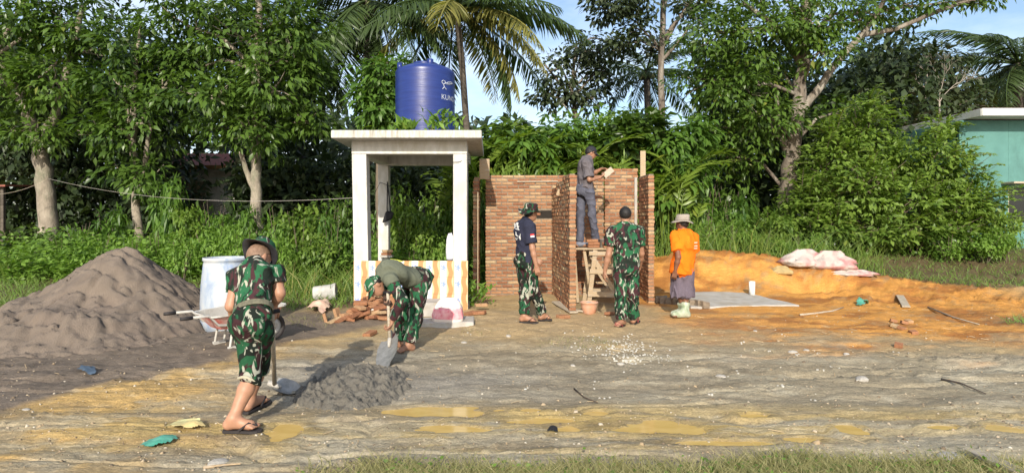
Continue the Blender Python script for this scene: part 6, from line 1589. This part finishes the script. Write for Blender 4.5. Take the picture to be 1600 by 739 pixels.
GSP = [(740, 175, 14.2, 'tall leafy ginger clump directly right of the blue tank'), (715, 190, 14.6, 'leafy ginger clump partly behind the blue tank'), (772, 215, 14.0, 'ginger clump over the left end of the brick wall'), (800, 178, 15.5, 'taller ginger clump left of the bricklayer against the sky'), (828, 222, 14.0, 'arching ginger clump above the left bay'),
       (858, 190, 15.2, 'tall arching ginger clump above the middle of the left bay'), (885, 215, 14.0, 'ginger clump just left of the bricklayer'), (912, 182, 15.6, 'ginger clump rising behind the head of the bricklayer'), (945, 205, 14.2, 'ginger clump to the right of the bricklayer with long fronds'), (968, 190, 15.0, 'ginger clump over the right bay'),
       (990, 225, 13.8, 'low ginger clump with light fronds beside the upright board'), (1018, 195, 15.2, 'ginger clump beyond the right end of the wall'), (1046, 225, 14.0, 'ginger clump drooping right of the upright board'), (1068, 250, 14.2, 'rightmost ginger clump above the orange man')]
rs = random.Random(41)
for (a_, b_, Y_, lab) in GSP:
    top = P(a_, b_, Y_); gz = ground(top.x, top.y); e = empty('ginger_plant', (top.x, top.y, gz), lab, 'plant', 'wild ginger clumps behind the brick wall')
    for k in range(12):
        o = bpy.data.objects.new('leafy_stem', rs.choice(GM)); COL.objects.link(o); o.parent = e
        o.location = (rs.uniform(-.25, .25), rs.uniform(-.25, .25), 0); sc = (top.z - gz) / 2.8 * rs.uniform(.60, 1.06); o.scale = (sc * rs.uniform(.7, 1.1), sc * rs.uniform(.9, 1.1), sc); o.rotation_euler = (rs.uniform(-.15, .15), rs.uniform(-.12, .12), rs.uniform(-.35, 3.49))

# ------------------------------------------------------------------ undergrowth bushes (each its own thing)
def bush_mesh(seed, mat, leaf, tpl, nclump, per, cr, asp=1.0, droop=.35, h=.62):
    lob = []
    r = np.random.default_rng(seed)
    for i in range(6): lob.append(((r.uniform(-.42, .42), r.uniform(-.35, .35), r.uniform(.25, .8) * h / .62), (.38, .36, .30), nclump // 6))
    o = foliage('foliage', lob, mat, None, (0, 0, 0), leaf=leaf, per=per, cr=cr, tpl=tpl, seed=seed, shell=.3, droop=droop, asp=asp); me = o.data; bpy.data.objects.remove(o)
    q = MB(); rr = random.Random(seed)
    for i in range(9):
        a_ = rr.uniform(0, 6.28); q.tube([(0.05 * math.cos(a_), .05 * math.sin(a_), 0), (.2 * math.cos(a_), .2 * math.sin(a_), .35), (.4 * math.cos(a_), .38 * math.sin(a_), rr.uniform(.6, .95) * h / .62)], [.016, .011, .005], 5, False)
    s_ = q.build('stems', M_twig, None, True); ms = s_.data; bpy.data.objects.remove(s_); return me, ms
KINDS = {
 'cassava': [bush_mesh(s_, M_lB, .20, T_lance, 66, 12, .17, 1.6, .5) for s_ in (1, 2)],
 'round': [bush_mesh(s_, M_lC, .13, T_round, 84, 12, .18) for s_ in (3, 4)],
 'dark': [bush_mesh(s_, M_lA, .17, T_oval, 72, 12, .20) for s_ in (5, 6)],
 'light': [bush_mesh(s_, M_weed, .12, T_oval, 90, 12, .17) for s_ in (7, 8)],
}
rs = random.Random(51)
def bush(kind, px, py, Y, w, label, group, hs=1.0):
    """px,py = top of bush in the photo; w = width in photo pixels"""
    t_ = P(px, py, Y); gz = ground(t_.x, t_.y); me, ms = KINDS[kind][rs.randrange(2)]
    sx_ = w * Y / F / 1.5; sz_ = max(.3, (t_.z - gz) / 1.12)
    e = empty('bush', (t_.x, t_.y, gz - .03), label, 'bush', group, rs.uniform(0, 6.28)); e.scale = (sx_, sx_, sz_)
    for nm, m_ in (('foliage', me), ('stems', ms)):
        o = bpy.data.objects.new(nm, m_); COL.objects.link(o); o.parent = e
KN = {'cassava': 'narrow leaved bright', 'round': 'small round leaved', 'dark': 'dark glossy', 'light': 'pale green weedy'}
ZONES = [
 ('behind the sand pile', 'bushes behind the sand pile', [('cassava', 120, 330, 14, 70), ('dark', 30, 345, 15, 80), ('light', 150, 350, 13, 70), ('cassava', 170, 312, 14.6, 60), ('light', 250, 345, 13.2, 80), ('dark', 95, 352, 13.6, 60), ('cassava', 265, 258, 14.4, 66), ('round', 300, 318, 14, 70), ('light', 205, 352, 12.6, 60)]),
 ('below the broad tree', 'bushes below the broad tree', [('cassava', 335, 290, 14.2, 60), ('light', 330, 330, 13, 80), ('light', 375, 340, 12.6, 70), ('cassava', 440, 298, 13.6, 70), ('round', 470, 305, 13.2, 80), ('dark', 510, 300, 14, 80), ('cassava', 520, 318, 12.8, 60), ('light', 425, 350, 12.2, 60), ('round', 500, 352, 12.2, 60), ('dark', 545, 290, 14.6, 60), ('light', 285, 362, 12.2, 60), ('cassava', 385, 310, 14.4, 56)]),
 ('seen through the tank stand', 'bushes seen through the tank stand', [('cassava', 590, 285, 14.2, 60), ('round', 640, 310, 13.8, 70), ('cassava', 675, 288, 14.4, 70), ('dark', 620, 270, 15.5, 70), ('light', 600, 345, 13.2, 60), ('light', 690, 345, 13.0, 70), ('round', 660, 350, 12.9, 60), ('dark', 700, 268, 15.6, 70), ('light', 640, 372, 12.8, 70)]),
 ('above the brick wall', 'bushes above the brick wall', [('cassava', 765, 245, 13.0, 60), ('round', 800, 248, 13.0, 60), ('cassava', 838, 246, 13.0, 60), ('light', 868, 256, 12.8, 50), ('dark', 790, 228, 14.6, 70), ('dark', 860, 224, 14.8, 70), ('dark', 930, 225, 14.8, 70), ('round', 960, 252, 13.0, 50), ('dark', 985, 238, 14.6, 60), ('cassava', 738, 262, 12.9, 46), ('dark', 740, 300, 12.8, 40)]),
 ('behind the orange heap', 'bushes behind the orange soil heap', [('cassava', 1040, 272, 15.0, 70), ('cassava', 1100, 262, 15.4, 70), ('round', 1060, 300, 14.8, 70), ('light', 1095, 318, 14.6, 70), ('light', 1140, 325, 14.6, 70), ('cassava', 1150, 292, 15.6, 70), ('light', 1040, 335, 14.5, 50), ('dark', 1190, 310, 15.8, 80), ('light', 1185, 345, 14.4, 70), ('round', 1220, 330, 14.6, 60), ('dark', 1080, 245, 17, 90), ('dark', 1140, 255, 17.2, 90), ('light', 1215, 362, 14.0, 60)]),
 ('under the big shrub', 'bushes under the big shrub', [('dark', 1280, 330, 14.8, 80), ('light', 1260, 355, 14.0, 60), ('dark', 1350, 340, 14.8, 90), ('dark', 1430, 340, 14.9, 90), ('light', 1480, 355, 14.4, 80), ('light', 1540, 350, 14.2, 80), ('round', 1570, 325, 14.4, 50), ('dark', 1500, 335, 14.9, 80)]),
]
CNT = {}
for zone, grp, lst in ZONES:
    kc = {}
    for kind, *_ in lst: kc[kind] = kc.get(kind, 0) + 1
    seq = {}
    for kind, a_, b_, Y_, w_ in sorted(lst, key=lambda q_: q_[1]):
        seq[kind] = seq.get(kind, 0) + 1
        pre = '' if kc[kind] == 1 else (['leftmost', 'second from left', 'third from left', 'fourth from left', 'fifth from left', 'sixth from left', 'seventh from left'][seq[kind] - 1] + ' ')
        lab = (pre + KN[kind] + ' bush ' + zone) if kc[kind] == 1 else f'{pre}of the {KN[kind]} bushes {zone}'
        bush(kind, a_, b_, Y_, w_, lab, grp)

# taller broadleaved shrubs massed behind the brick wall
def big_shrub(label, Y, foot, lobes, mat, leaf, tpl, seed, asp=1.0, droop=.35, per=12, cr=.24):
    c = P(foot, 380, Y); c.z = ground(c.x, c.y); e = empty('shrub', tuple(c), label, 'shrub', 'shrubs massed behind the brick wall'); lb_ = [lobe(a_, b_, Y + rs.uniform(-.3, .3), w_, h_, .7, n_) for a_, b_, w_, h_, n_ in lobes]
    q = MB()
    for cc, rad, n_ in lb_: cc = V3(cc); q.tube([c, lerp(c, cc, .5) + V3((0, 0, .2)), cc], [.04, .028, .012], 6, False)
    q.build('stems', M_twig, e, True, off=c); foliage('foliage', lb_, mat, e, c, leaf=leaf, per=per, cr=cr, tpl=tpl, seed=seed, shell=.4, droop=droop, asp=asp)
rs = random.Random(61)
big_shrub('dark broadleaved shrub behind the left end of the brick wall', 14.8, 775, [(755, 235, 34, 26, 50), (795, 220, 36, 30, 56), (770, 265, 36, 24, 40), (740, 290, 26, 40, 40)], M_lA, .24, T_oval, 201)
big_shrub('fresh green long leaved shrub above the left bay', 14.4, 835, [(828, 230, 36, 26, 56), (866, 215, 34, 28, 50), (845, 262, 40, 20, 40)], M_lB, .26, T_lance, 202, 1.8, .5)
big_shrub('pale green shrub behind the bricklayer', 15.0, 915, [(895, 225, 34, 28, 50), (935, 205, 38, 28, 56), (920, 250, 40, 24, 40)], M_weed, .17, T_oval, 203)
big_shrub('dark large leaved shrub above the right bay', 14.6, 985, [(968, 222, 34, 26, 50), (1005, 205, 36, 30, 56), (990, 250, 38, 26, 40)], M_lA, .27, T_round, 204)
big_shrub('bright long leaved shrub beyond the right end of the brick wall', 14.6, 1055, [(1045, 235, 36, 28, 56), (1080, 215, 34, 28, 50), (1060, 275, 40, 30, 56), (1035, 310, 24, 40, 40)], M_lB, .26, T_lance, 205, 1.8, .5)

# the big bright shrub at right
c = P(1395, 385, 15.6); c.z = ground(c.x, c.y)
e = empty('shrub', tuple(c), 'huge bright green spreading shrub in front of the green house', 'shrub'); lob = [lobe(1290, 262, 15.6, 44, 44, .8, 80), lobe(1345, 205, 15.8, 40, 40, .8, 74), lobe(1405, 245, 15.6, 46, 36, .8, 74), lobe(1455, 250, 15.4, 50, 44, .9, 96), lobe(1492, 275, 15.5, 34, 30, .7, 54), lobe(1268, 318, 15.4, 46, 40, .7, 76), lobe(1340, 300, 15.1, 60, 46, .9, 110), lobe(1415, 320, 15.0, 62, 40, .9, 104), lobe(1490, 320, 15.2, 58, 40, .8, 90), lobe(1536, 312, 15.5, 26, 30, .6, 38), lobe(1352, 172, 15.9, 18, 20, .4, 20), lobe(1468, 202, 15.9, 20, 16, .4, 18), lobe(1300, 215, 15.9, 16, 20, .4, 16), lobe(1235, 345, 15.6, 26, 26, .5, 30), lobe(1320, 232, 15.9, 30, 30, .5, 36), lobe(1300, 355, 14.9, 60, 24, .5, 50), lobe(1390, 362, 14.7, 60, 20, .5, 50), lobe(1470, 358, 14.8, 60, 22, .5, 50), lobe(1545, 345, 15.1, 34, 26, .5, 36)]
q = MB(); rs = random.Random(3)
for cc, rad, n_ in lob:
    cc = V3(cc); q.tube([c, lerp(c, cc, .5) + V3((0, 0, .25)), cc, cc + V3((rad[0] * .5, 0, rad[2] * .6))], [.035, .026, .014, .005], 6, False)
    for k in range(4): q.tube([cc - V3((0, 0, .2)), cc + V3((rs.uniform(-1, 1) * rad[0], -rad[1] * rs.random(), rs.uniform(-.5, 1) * rad[2]))], [.012, .004], 5, False)
q.build('stems', M_twig, e, True, off=c)
foliage('foliage', lob, M_lC, e, c, leaf=.155, per=15, cr=.24, tpl=T_oval, seed=19, shell=.45, droop=.2)
# long leafy sprays that break the outline of the big shrub
r = np.random.default_rng(23); Ps, Ds, Us, Ls, Ts = [], [], [], [], []; q = MB()
for k in range(150):
    cc, rad, n_ = lob[r.integers(len(lob))]; u_ = norm(r.normal(size=3)); u_[1] = -abs(u_[1]) * .8; u_[2] = abs(u_[2]) * .8 - .1; a0 = np.array(cc) + u_ * np.array(rad) * .75
    dr = norm(u_ + np.array([r.normal() * .5, -.2, .35])); l_ = r.uniform(.45, .95); m_ = 11; t_ = np.linspace(.1, 1, m_); pp = a0 + dr * (t_ * l_)[:, None] + np.array([0, 0, -.28]) * (t_ ** 2 * l_)[:, None]
    q.tube([tuple(pp[0]), tuple(pp[5]), tuple(pp[10])], [.008, .006, .003], 4, False); tn = norm(pp[1:] - pp[:-1]); tn = np.concatenate([tn, tn[-1:]]); sdv = norm(np.cross(tn, np.array([0, 0, 1.0])))
    for g in (-1, 1):
        Ps.append(pp); Ds.append(tn * .6 + sdv * g + r.normal(size=(m_, 3)) * .15); Us.append(np.tile([0, -.25, 1.0], (m_, 1)) + r.normal(size=(m_, 3)) * .2); Ls.append(.15 * (.75 + .5 * r.random(m_))); Ts.append(np.clip(.35 + .3 * r.random() + .35 * r.random(m_), 0, 1))
q.build('spray_stems', M_twig, e, True, off=c)['kind'] = 'stuff'
V, T, A = scatter(T_oval, np.concatenate(Ps), np.concatenate(Ds), np.concatenate(Us), np.concatenate(Ls), np.concatenate(Ts)); obj('sprays', mesh_np('sprays', V - np.array(c), T, M_lC, False, A), e)
# little plants growing on the tank slab and at its foot
def sprig(label, loc, n, h, mat, leaf, seed, name='sprig'):
    r = np.random.default_rng(seed); e = empty(name, tuple(loc), label, 'plant'); k = n
    a_ = r.uniform(0, 6.28, k); t_ = r.random(k); d = np.stack([np.cos(a_) * .6, np.sin(a_) * .6, .9 - .4 * r.random(k)], -1); pos = np.stack([r.normal(0, h * .28, k), r.normal(0, h * .2, k), t_ * h * .6], -1)
    V, T, A = scatter(T_lance if leaf > .14 else T_oval, pos, d, np.tile([0, -.4, 1.0], (k, 1)) + r.normal(size=(k, 3)) * .3, leaf * (.6 + .6 * r.random(k)), r.random(k), 1.7); obj('foliage', mesh_np('foliage', V, T, mat, False, A), e)
    q = MB()
    for i in range(5): q.tube([(0, 0, -.02), (r.normal(0, h * .15), r.normal(0, h * .1), h * .7)], [.007, .003], 4, False)
    q.build('stems', M_stem, e); return e
zz = zs1 + .0
sprig('bushy fern tuft on the slab in front of the tank, left of its middle', (GX(637, 9.9), 9.9, zz), 110, .24, M_weed, .17, 1); sprig('small tuft on the slab left of the blue tank base', (GX(619, 9.9), 9.95, zz), 34, .2, M_weed, .16, 2)
sprig('taller seedling on the slab in front of the white lettering', (GX(692, 9.85), 9.85, zz), 70, .50, M_weed, .20, 3); sprig('low seedling on the slab near the right of the tank', (GX(676, 9.8), 9.8, zz), 30, .2, M_weed, .15, 4)
sprig('green weed growing between the tank stand and the brick wall', (GX(741, 10.2), 10.3, 0), 90, .55, M_weed, .16, 5)

# ------------------------------------------------------------------ grass, weeds, far wood: nobody could count these
def pts_on_ground(n, f_keep, seed, pmin=345, pmax=760, xmin=-60, xmax=1660, ymax=20):
    r = np.random.default_rng(seed); py = r.uniform(pmin, pmax, n); Y = np.minimum(1425 / (py - HZ), 40); 
    Y = np.where(Y > ymax, r.uniform(9, ymax, n), Y); px = r.uniform(xmin, xmax, n); X = (px - 800) * Y / F
    k = f_keep(X, Y, r); X, Y = X[k], Y[k]; return np.stack([X, Y, H(X, Y)], 1), r
blade = (np.array([(-.5, 0, 0), (.5, 0, 0), (-.4, .45, 0), (.4, .45, 0), (0, 1, -.0)]), np.array([(0, 1, 3), (0, 3, 2), (2, 3, 4)]))
def blades(name, pts, r, h, w, mat, lean=.5, k=1, spread=.05, tint=None):
    p = np.repeat(pts, k, 0) + np.concatenate([r.normal(0, spread, (len(pts) * k, 2)), np.zeros((len(pts) * k, 1)) - .01], 1)
    n = len(p); a = r.uniform(0, 6.28, n); l = r.random(n) * lean; d = np.stack([np.cos(a) * l, np.sin(a) * l, np.ones(n)], -1); ln = h * (.5 + r.random(n) ** 1.5)
    up = np.stack([r.normal(size=n) * .5, -np.ones(n), r.normal(size=n) * .2], -1)
    tp = (blade[0] * np.array([w, 1, 1]), blade[1]); Vv, Tt = tp; V = Vv.copy(); V[4, 2] = -.35; V[2:4, 2] = -.06
    dn = norm(d); x = norm(np.cross(dn, up)); z = np.cross(x, dn)
    out = np.stack([np.cos(a), np.sin(a), np.zeros(n)], -1)
    Pp = p[:, None] + x[:, None] * V[None, :, 0:1] + dn[:, None] * (V[None, :, 1:2] * ln[:, None, None]) + (out[:, None] * (-V[None, :, 2:3]) - np.array([0, 0, 1.0]) * (-V[None, :, 2:3]) * .5) * ln[:, None, None]
    Fc = Tt[None] + 5 * np.arange(n)[:, None, None]; ti = np.repeat(np.clip(r.random(n) if tint is None else tint(p, r), 0, 1), 5)
    o = obj(name, mesh_np(name, Pp.reshape(-1, 3), Fc.reshape(-1, 3), mat, False, ti)); return tag(o, kind='stuff')
inst = lambda X, Y: (X > -2.8) & (X < -.55) & (Y > 9.6) & (Y < 12.2)
pl, r = pts_on_ground(30000, lambda X, Y, r: (GRASS(X, Y) > r.random(len(X)) * .8 + .15) & (Y > 7) & (X < 2.6) & ~inst(X, Y), 91)
blades('left_grass', pl[:9000], r, .22, .012, M_gr, .7, 3, .07)
pr_, r2 = pts_on_ground(42000, lambda X, Y, r: (GRASS(X, Y) > r.random(len(X)) * .8 + .15) & (Y > 7) & (X > 2.6), 92)
blades('right_grass', pr_[:15000], r2, .15, .011, M_gr, .8, 3, .07)
pt, r3 = pts_on_ground(26000, lambda X, Y, r: (X > 2.6) & (X < 8.2) & (np.abs(Y - (14.6 - .1 * X)) < .7), 93); blades('tall_grass', pt[:1100], r3, .75, .013, M_gr, .55, 4, .12)
pt, r3 = pts_on_ground(26000, lambda X, Y, r: (X > -5.2) & (X < -2.6) & (Y > 10.9) & (Y < 12.6), 94); blades('tall_grass', pt[:900], r3, .62, .012, M_gr, .6, 4, .12)
pv, r4 = pts_on_ground(90000, lambda X, Y, r: (GRASS(X, Y) > r.random(len(X)) * .8 + .2) & (Y < 4.4), 95, 690, 860)
blades('verge_grass', pv[:16000], r4, .11, .0045, M_gd, .9, 2, .03)
pd, r5 = pts_on_ground(9000, lambda X, Y, r: ((((X - GX(905, 7.3)) / .55) ** 2 + ((Y - 7.2) / .38) ** 2 < r.random(len(X))) | (((X - GX(745, 7.9)) / .5) ** 2 + ((Y - 7.9) / .22) ** 2 < r.random(len(X)) * .8) | (((X - 4.2) / 1.0) ** 2 + ((Y - 11.9) / .22) ** 2 < r.random(len(X)) * .7) | (((X - GX(480, 8.6)) / .7) ** 2 + ((Y - 8.7) / .6) ** 2 < r.random(len(X)))), 96, 440, 580)
blades('dry_grass_tufts', pd[:800], r5, .09, .004, M_gd, 1.1, 3, .03)
# leafy weeds
def weeds(name, pts, r, leaf, hmax, mat, k=9):
    p = np.repeat(pts, k, 0); n = len(p); p = p + np.stack([r.normal(0, .07, n), r.normal(0, .07, n), r.random(n) * hmax * np.repeat(.4 + r.random(len(pts)), k)], -1)
    d = r.normal(size=(n, 3)); d[:, 2] = .15 + .3 * r.random(n); up = np.array([0, -.25, 1.0]) + r.normal(size=(n, 3)) * .35
    V, T, A = scatter(T_quad, p, d, up, leaf * (.6 + .7 * r.random(n)), np.clip(np.repeat(r.random(len(pts)), k) * .5 + .5 * r.random(n), 0, 1), 1.2); o = obj(name, mesh_np(name, V, T, mat, False, A)); tag(o, kind='stuff')
weeds('left_weeds', pl[9000:15500], r, .085, .26, M_weed, 9); weeds('right_weeds', pr_[15000:21000], r2, .07, .12, M_weed, 8)
pw, r6 = pts_on_ground(40000, lambda X, Y, r: (Y > 12.2) & (Y < 15) & (X > -11) & (X < -.7), 97, 420, 460, ymax=15); weeds('weed_thicket', pw[:2600], r6, .11, .62, M_weed, 9)
weeds('verge_weeds', pv[16000:16900], r4, .030, .05, M_weed, 5)
# far wood
r = np.random.default_rng(99); n = 30000; X = r.uniform(-36, 36, n); Y = r.uniform(26, 36, n)
hs_ = 5.0 + 3.2 * sstep(-6, -14, X) + 1.6 * sstep(8, 14, X) + 4.0 * (fbm(X * .25, Y * .2, oct=4, seed=5) - .5)
Z = .6 + hs_ * r.random(n) ** .75; d = r.normal(size=(n, 3)); d[:, 2] -= .4
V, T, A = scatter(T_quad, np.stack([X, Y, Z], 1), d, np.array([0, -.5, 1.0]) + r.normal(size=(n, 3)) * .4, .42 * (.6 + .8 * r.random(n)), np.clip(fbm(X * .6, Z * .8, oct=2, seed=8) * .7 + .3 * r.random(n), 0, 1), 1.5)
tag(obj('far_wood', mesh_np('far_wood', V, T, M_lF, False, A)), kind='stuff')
n = 24000; X = r.uniform(-19, -6.2, n); Y = r.uniform(17.6, 21, n); Z = ground(-6, 18) + (.2 + 6.6 * r.random(n) ** .9) * (.7 + .6 * fbm(X * .5, Y * .5, oct=3, seed=6)); d = r.normal(size=(n, 3)); d[:, 2] -= .4
keep = ~((X > GX(285, 19)) & (X < GX(368, 19)) & (Z > 1.6)); X, Y, Z, d = X[keep], Y[keep], Z[keep], d[keep]; n = len(X)
m_ = 9000; X = np.concatenate([X, r.uniform(-8, 1, m_)]); Y = np.concatenate([Y, r.uniform(16.8, 19.5, m_)]); Z = np.concatenate([Z, .5 + 2.7 * r.random(m_)]); d = np.concatenate([d, r.normal(size=(m_, 3)) - np.array([0, 0, .4])]); n += m_
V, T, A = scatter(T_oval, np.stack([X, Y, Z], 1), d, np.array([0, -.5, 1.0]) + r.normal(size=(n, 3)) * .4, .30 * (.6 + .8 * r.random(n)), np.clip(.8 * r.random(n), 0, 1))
tag(obj('left_thicket', mesh_np('left_thicket', V, T, M_lF, False, A)), kind='stuff')  # shade deep in the left trees is put into the dark leaf colour
n = 15000; X = r.uniform(6.3, 13, n); Y = r.uniform(18, 21.5, n); Z = .6 + (.2 + 5.6 * r.random(n) ** .9) * (.7 + .7 * fbm(X * .5, Y * .5, oct=3, seed=16)); d = r.normal(size=(n, 3)); d[:, 2] -= .4
V, T, A = scatter(T_oval, np.stack([X, Y, Z], 1), d, np.array([0, -.5, 1.0]) + r.normal(size=(n, 3)) * .4, .30 * (.6 + .8 * r.random(n)), np.clip(.8 * r.random(n), 0, 1))
tag(obj('right_thicket', mesh_np('right_thicket', V, T, M_lF, False, A)), kind='stuff')  # dark leaf colour again paints the shade behind the right trees
# grass blades by the left edge: a tall grass clump
e = empty('grass_clump', tuple(on(8, 440)), 'clump of long arching grass blades at the far left edge', 'grass clump'); r = np.random.default_rng(7)
for k in range(26):
    a_ = r.uniform(0, 6.28); l_ = r.uniform(.7, 1.5); sp = r.uniform(.25, .75); pts = [V3((math.cos(a_) * sp * t_ * l_, math.sin(a_) * sp * t_ * l_, l_ * (t_ - .55 * t_ ** 2.2))) for t_ in np.linspace(0, 1, 7)]
    sd_ = V3((-math.sin(a_), math.cos(a_), 0)); V = []; Fc = []
    for i, p in enumerate(pts): w = .013 * (1 - (i / 6) ** 2) + .001; V += [p - sd_ * w, p + sd_ * w]
    for i in range(6): Fc.append([2 * i, 2 * i + 1, 2 * i + 3, 2 * i + 2])
    obj('blade', mesh_np('blade', np.array([tuple(v) for v in V]), Fc, M_gr, False, r.uniform(.3, .8) * np.ones(len(V))), e)
# ================================================================== HOUSES BEHIND
M_teal_w = pmat('teal_plaster', (.095, .225, .205), (.08, .195, .178), 3, .85, .3, 40, .004, dirt=(.07, .165, .15)); M_fas = pmat('white_fascia', (.60, .60, .58), (.47, .47, .45), 4, .7, .2); M_roofr = pmat('rusty_red_roof', (.26, .08, .055), (.18, .06, .045), 5, .7, .3, stretch=(1, 1, 1))
M_whw = pmat('stained_white_wall', (.78, .76, .72), (.58, .57, .53), 3, .9, .4, 30, .006, dirt=(.28, .27, .22)); M_glass = pmat('dark_glass', (.015, .018, .02), None, 3, .15, 0, spec=.6)
hx0, hy0 = GX(1545, 16), 16.0
h = empty('green_house', (hx0 + 3, hy0 + 3, .5), 'teal plastered house with white fascia and red roof edge at the right', 'house'); ho = V3(h.location); ez = CAMH + 163 * 15.4 / F; gz = .3
def bx(name, c, s_, mat, parent=h, off=ho, bv=.006): q = MB(); q.box(c, s_); return q.build(name, mat, parent, off=off, bevel=bv)
wt = .15
bx('wall', (hx0 - .75, hy0 + 3.5, (gz + ez) / 2 - .1), (wt, 7, ez - gz), M_teal_w)
# front wall pieces round the door and window openings
zA, zB = gz + .25 + 2.0, ez - .1
x_l, x_r = hx0 - .825, hx0 + 7.2; wx = GX(1572, 16); ww = 1.3; s0 = 1.5 - 8 * 16 / F; s1 = 1.5 + 46 * 16 / F
bx('wall', ((x_l + wx) / 2, hy0, (gz + ez) / 2 - .1), (wx - x_l, wt, ez - gz), M_teal_w); bx('wall', ((wx + ww + x_r) / 2, hy0, (gz + ez) / 2 - .1), (x_r - wx - ww, wt, ez - gz), M_teal_w)
bx('wall', (wx + ww / 2, hy0, (s1 + zB) / 2), (ww - .004, wt - .004, zB - s1), M_teal_w); bx('wall', (wx + ww / 2, hy0, (gz + s0) / 2 - .1), (ww - .004, wt - .004, s0 - gz + .2), M_teal_w)
wn = bx('window', (wx + ww / 2, hy0 + .06, (s0 + s1) / 2), (ww, .02, s1 - s0), M_glass)
for xx in (wx + .03, wx + ww / 2, wx + ww - .03):
    bx('frame_bar', (xx, hy0 + .01, (s0 + s1) / 2), (.06, .07, s1 - s0), M_fas if xx > wx + .1 else M_woodg, wn)
bx('window_awning', (wx + ww / 2, hy0 - .25, s1 + .12), (ww + .4, .5, .05), M_woodg)
q = MB(); ov = .7; xr = hx0 + 8; x0_, y0_ = GX(1535, 15.3), 15.3; yb = hy0 + 8; rz_ = ez + .55
q.add([(x0_, y0_, ez + .13), (xr, y0_, ez + .13), (xr, yb, ez + .13), (x0_, yb, ez + .13), (x0_ + 3.5, y0_ + 4.3, rz_), (xr, y0_ + 4.3, rz_)], [[0, 1, 5, 4], [1, 2, 5], [2, 3, 4, 5], [3, 0, 4], [3, 2, 1, 0]]); q.build('roof', M_roofr, h, off=ho)
bx('fascia', ((x0_ + xr) / 2, y0_ + .015, ez + .015), (xr - x0_, .03, .19), M_fas); bx('fascia', (x0_ - .0, (y0_ + yb) / 2 + .03, ez + .01), (.03, yb - y0_, .185), M_fas)
bx('soffit', ((x0_ + xr) / 2 + .05, (y0_ + yb) / 2 + .05, ez - .06), (xr - x0_ - .1, yb - y0_ - .1, .02), M_fas)
# house at left behind the trees
h2y = 22.0; xl, xr2 = GX(250, h2y), GX(372, h2y); h2 = empty('white_house', ((xl + xr2) / 2, h2y + 2, .6), 'stained white house with a rusty red roof half hidden behind the left trees', 'house'); o2 = V3(h2.location); e2 = CAMH + 78 * h2y / F
bx('wall', ((xl + xr2) / 2, h2y + 1.5, (e2 + .4) / 2), (xr2 - xl, 3, e2 - .4), M_whw, h2, o2)
q = MB(); xa, xb, ya, yc, zt2 = xl - .5, xr2 + .15, h2y - .55, h2y + 3.6, CAMH + 106 * h2y / F
nC = 26
for i in range(nC):     # corrugated sheets
    a0 = xa + (xb - xa) * i / nC; a1 = xa + (xb - xa) * (i + 1) / nC; am = (a0 + a1) / 2; dz = .035
    for u0, u1, w0, w1 in ((a0, am, 0, dz), (am, a1, dz, 0)):
        q.add([(u0, ya, e2 + w0), (u1, ya, e2 + w1), (u1, (ya + yc) / 2, zt2 + w1), (u0, (ya + yc) / 2, zt2 + w0), (u0, ya, e2 + w0 - .02), (u1, ya, e2 + w1 - .02), (u1, (ya + yc) / 2, zt2 + w1 - .02), (u0, (ya + yc) / 2, zt2 + w0 - .02)], [[0, 1, 2, 3], [7, 6, 5, 4], [0, 4, 5, 1]])
q.build('roof', M_roofr, h2, off=o2)
bx('eave_board', ((xa + xb) / 2, ya - .02, e2 - .03), (xb - xa, .03, .14), pmat('orange_brown_board', (.30, .16, .06), None, 6, .8, .3), h2, o2)
bx('door', (GX(302, h2y), h2y - .02, 1.75), (.9, .04, 2.1), M_woodg, h2, o2)
# open shed at the left edge
sh = empty('shed', (GX(5, 17), 17.5, .6), 'dark open shed roof at the far left edge', 'shed'); so_ = V3(sh.location)
q = MB(); q.box((GX(-35, 17), 17.8, CAMH + 52 * 17 / F), (2.2, 2.4, .05), Matrix.Rotation(.05, 3, 'X')); q.build('roof', M_roofr, sh, off=so_)
for xx in (GX(14, 17), GX(-60, 17)): bx('post', (xx, 16.8, 1.4), (.09, .09, 2.0), M_barkp, sh, so_)
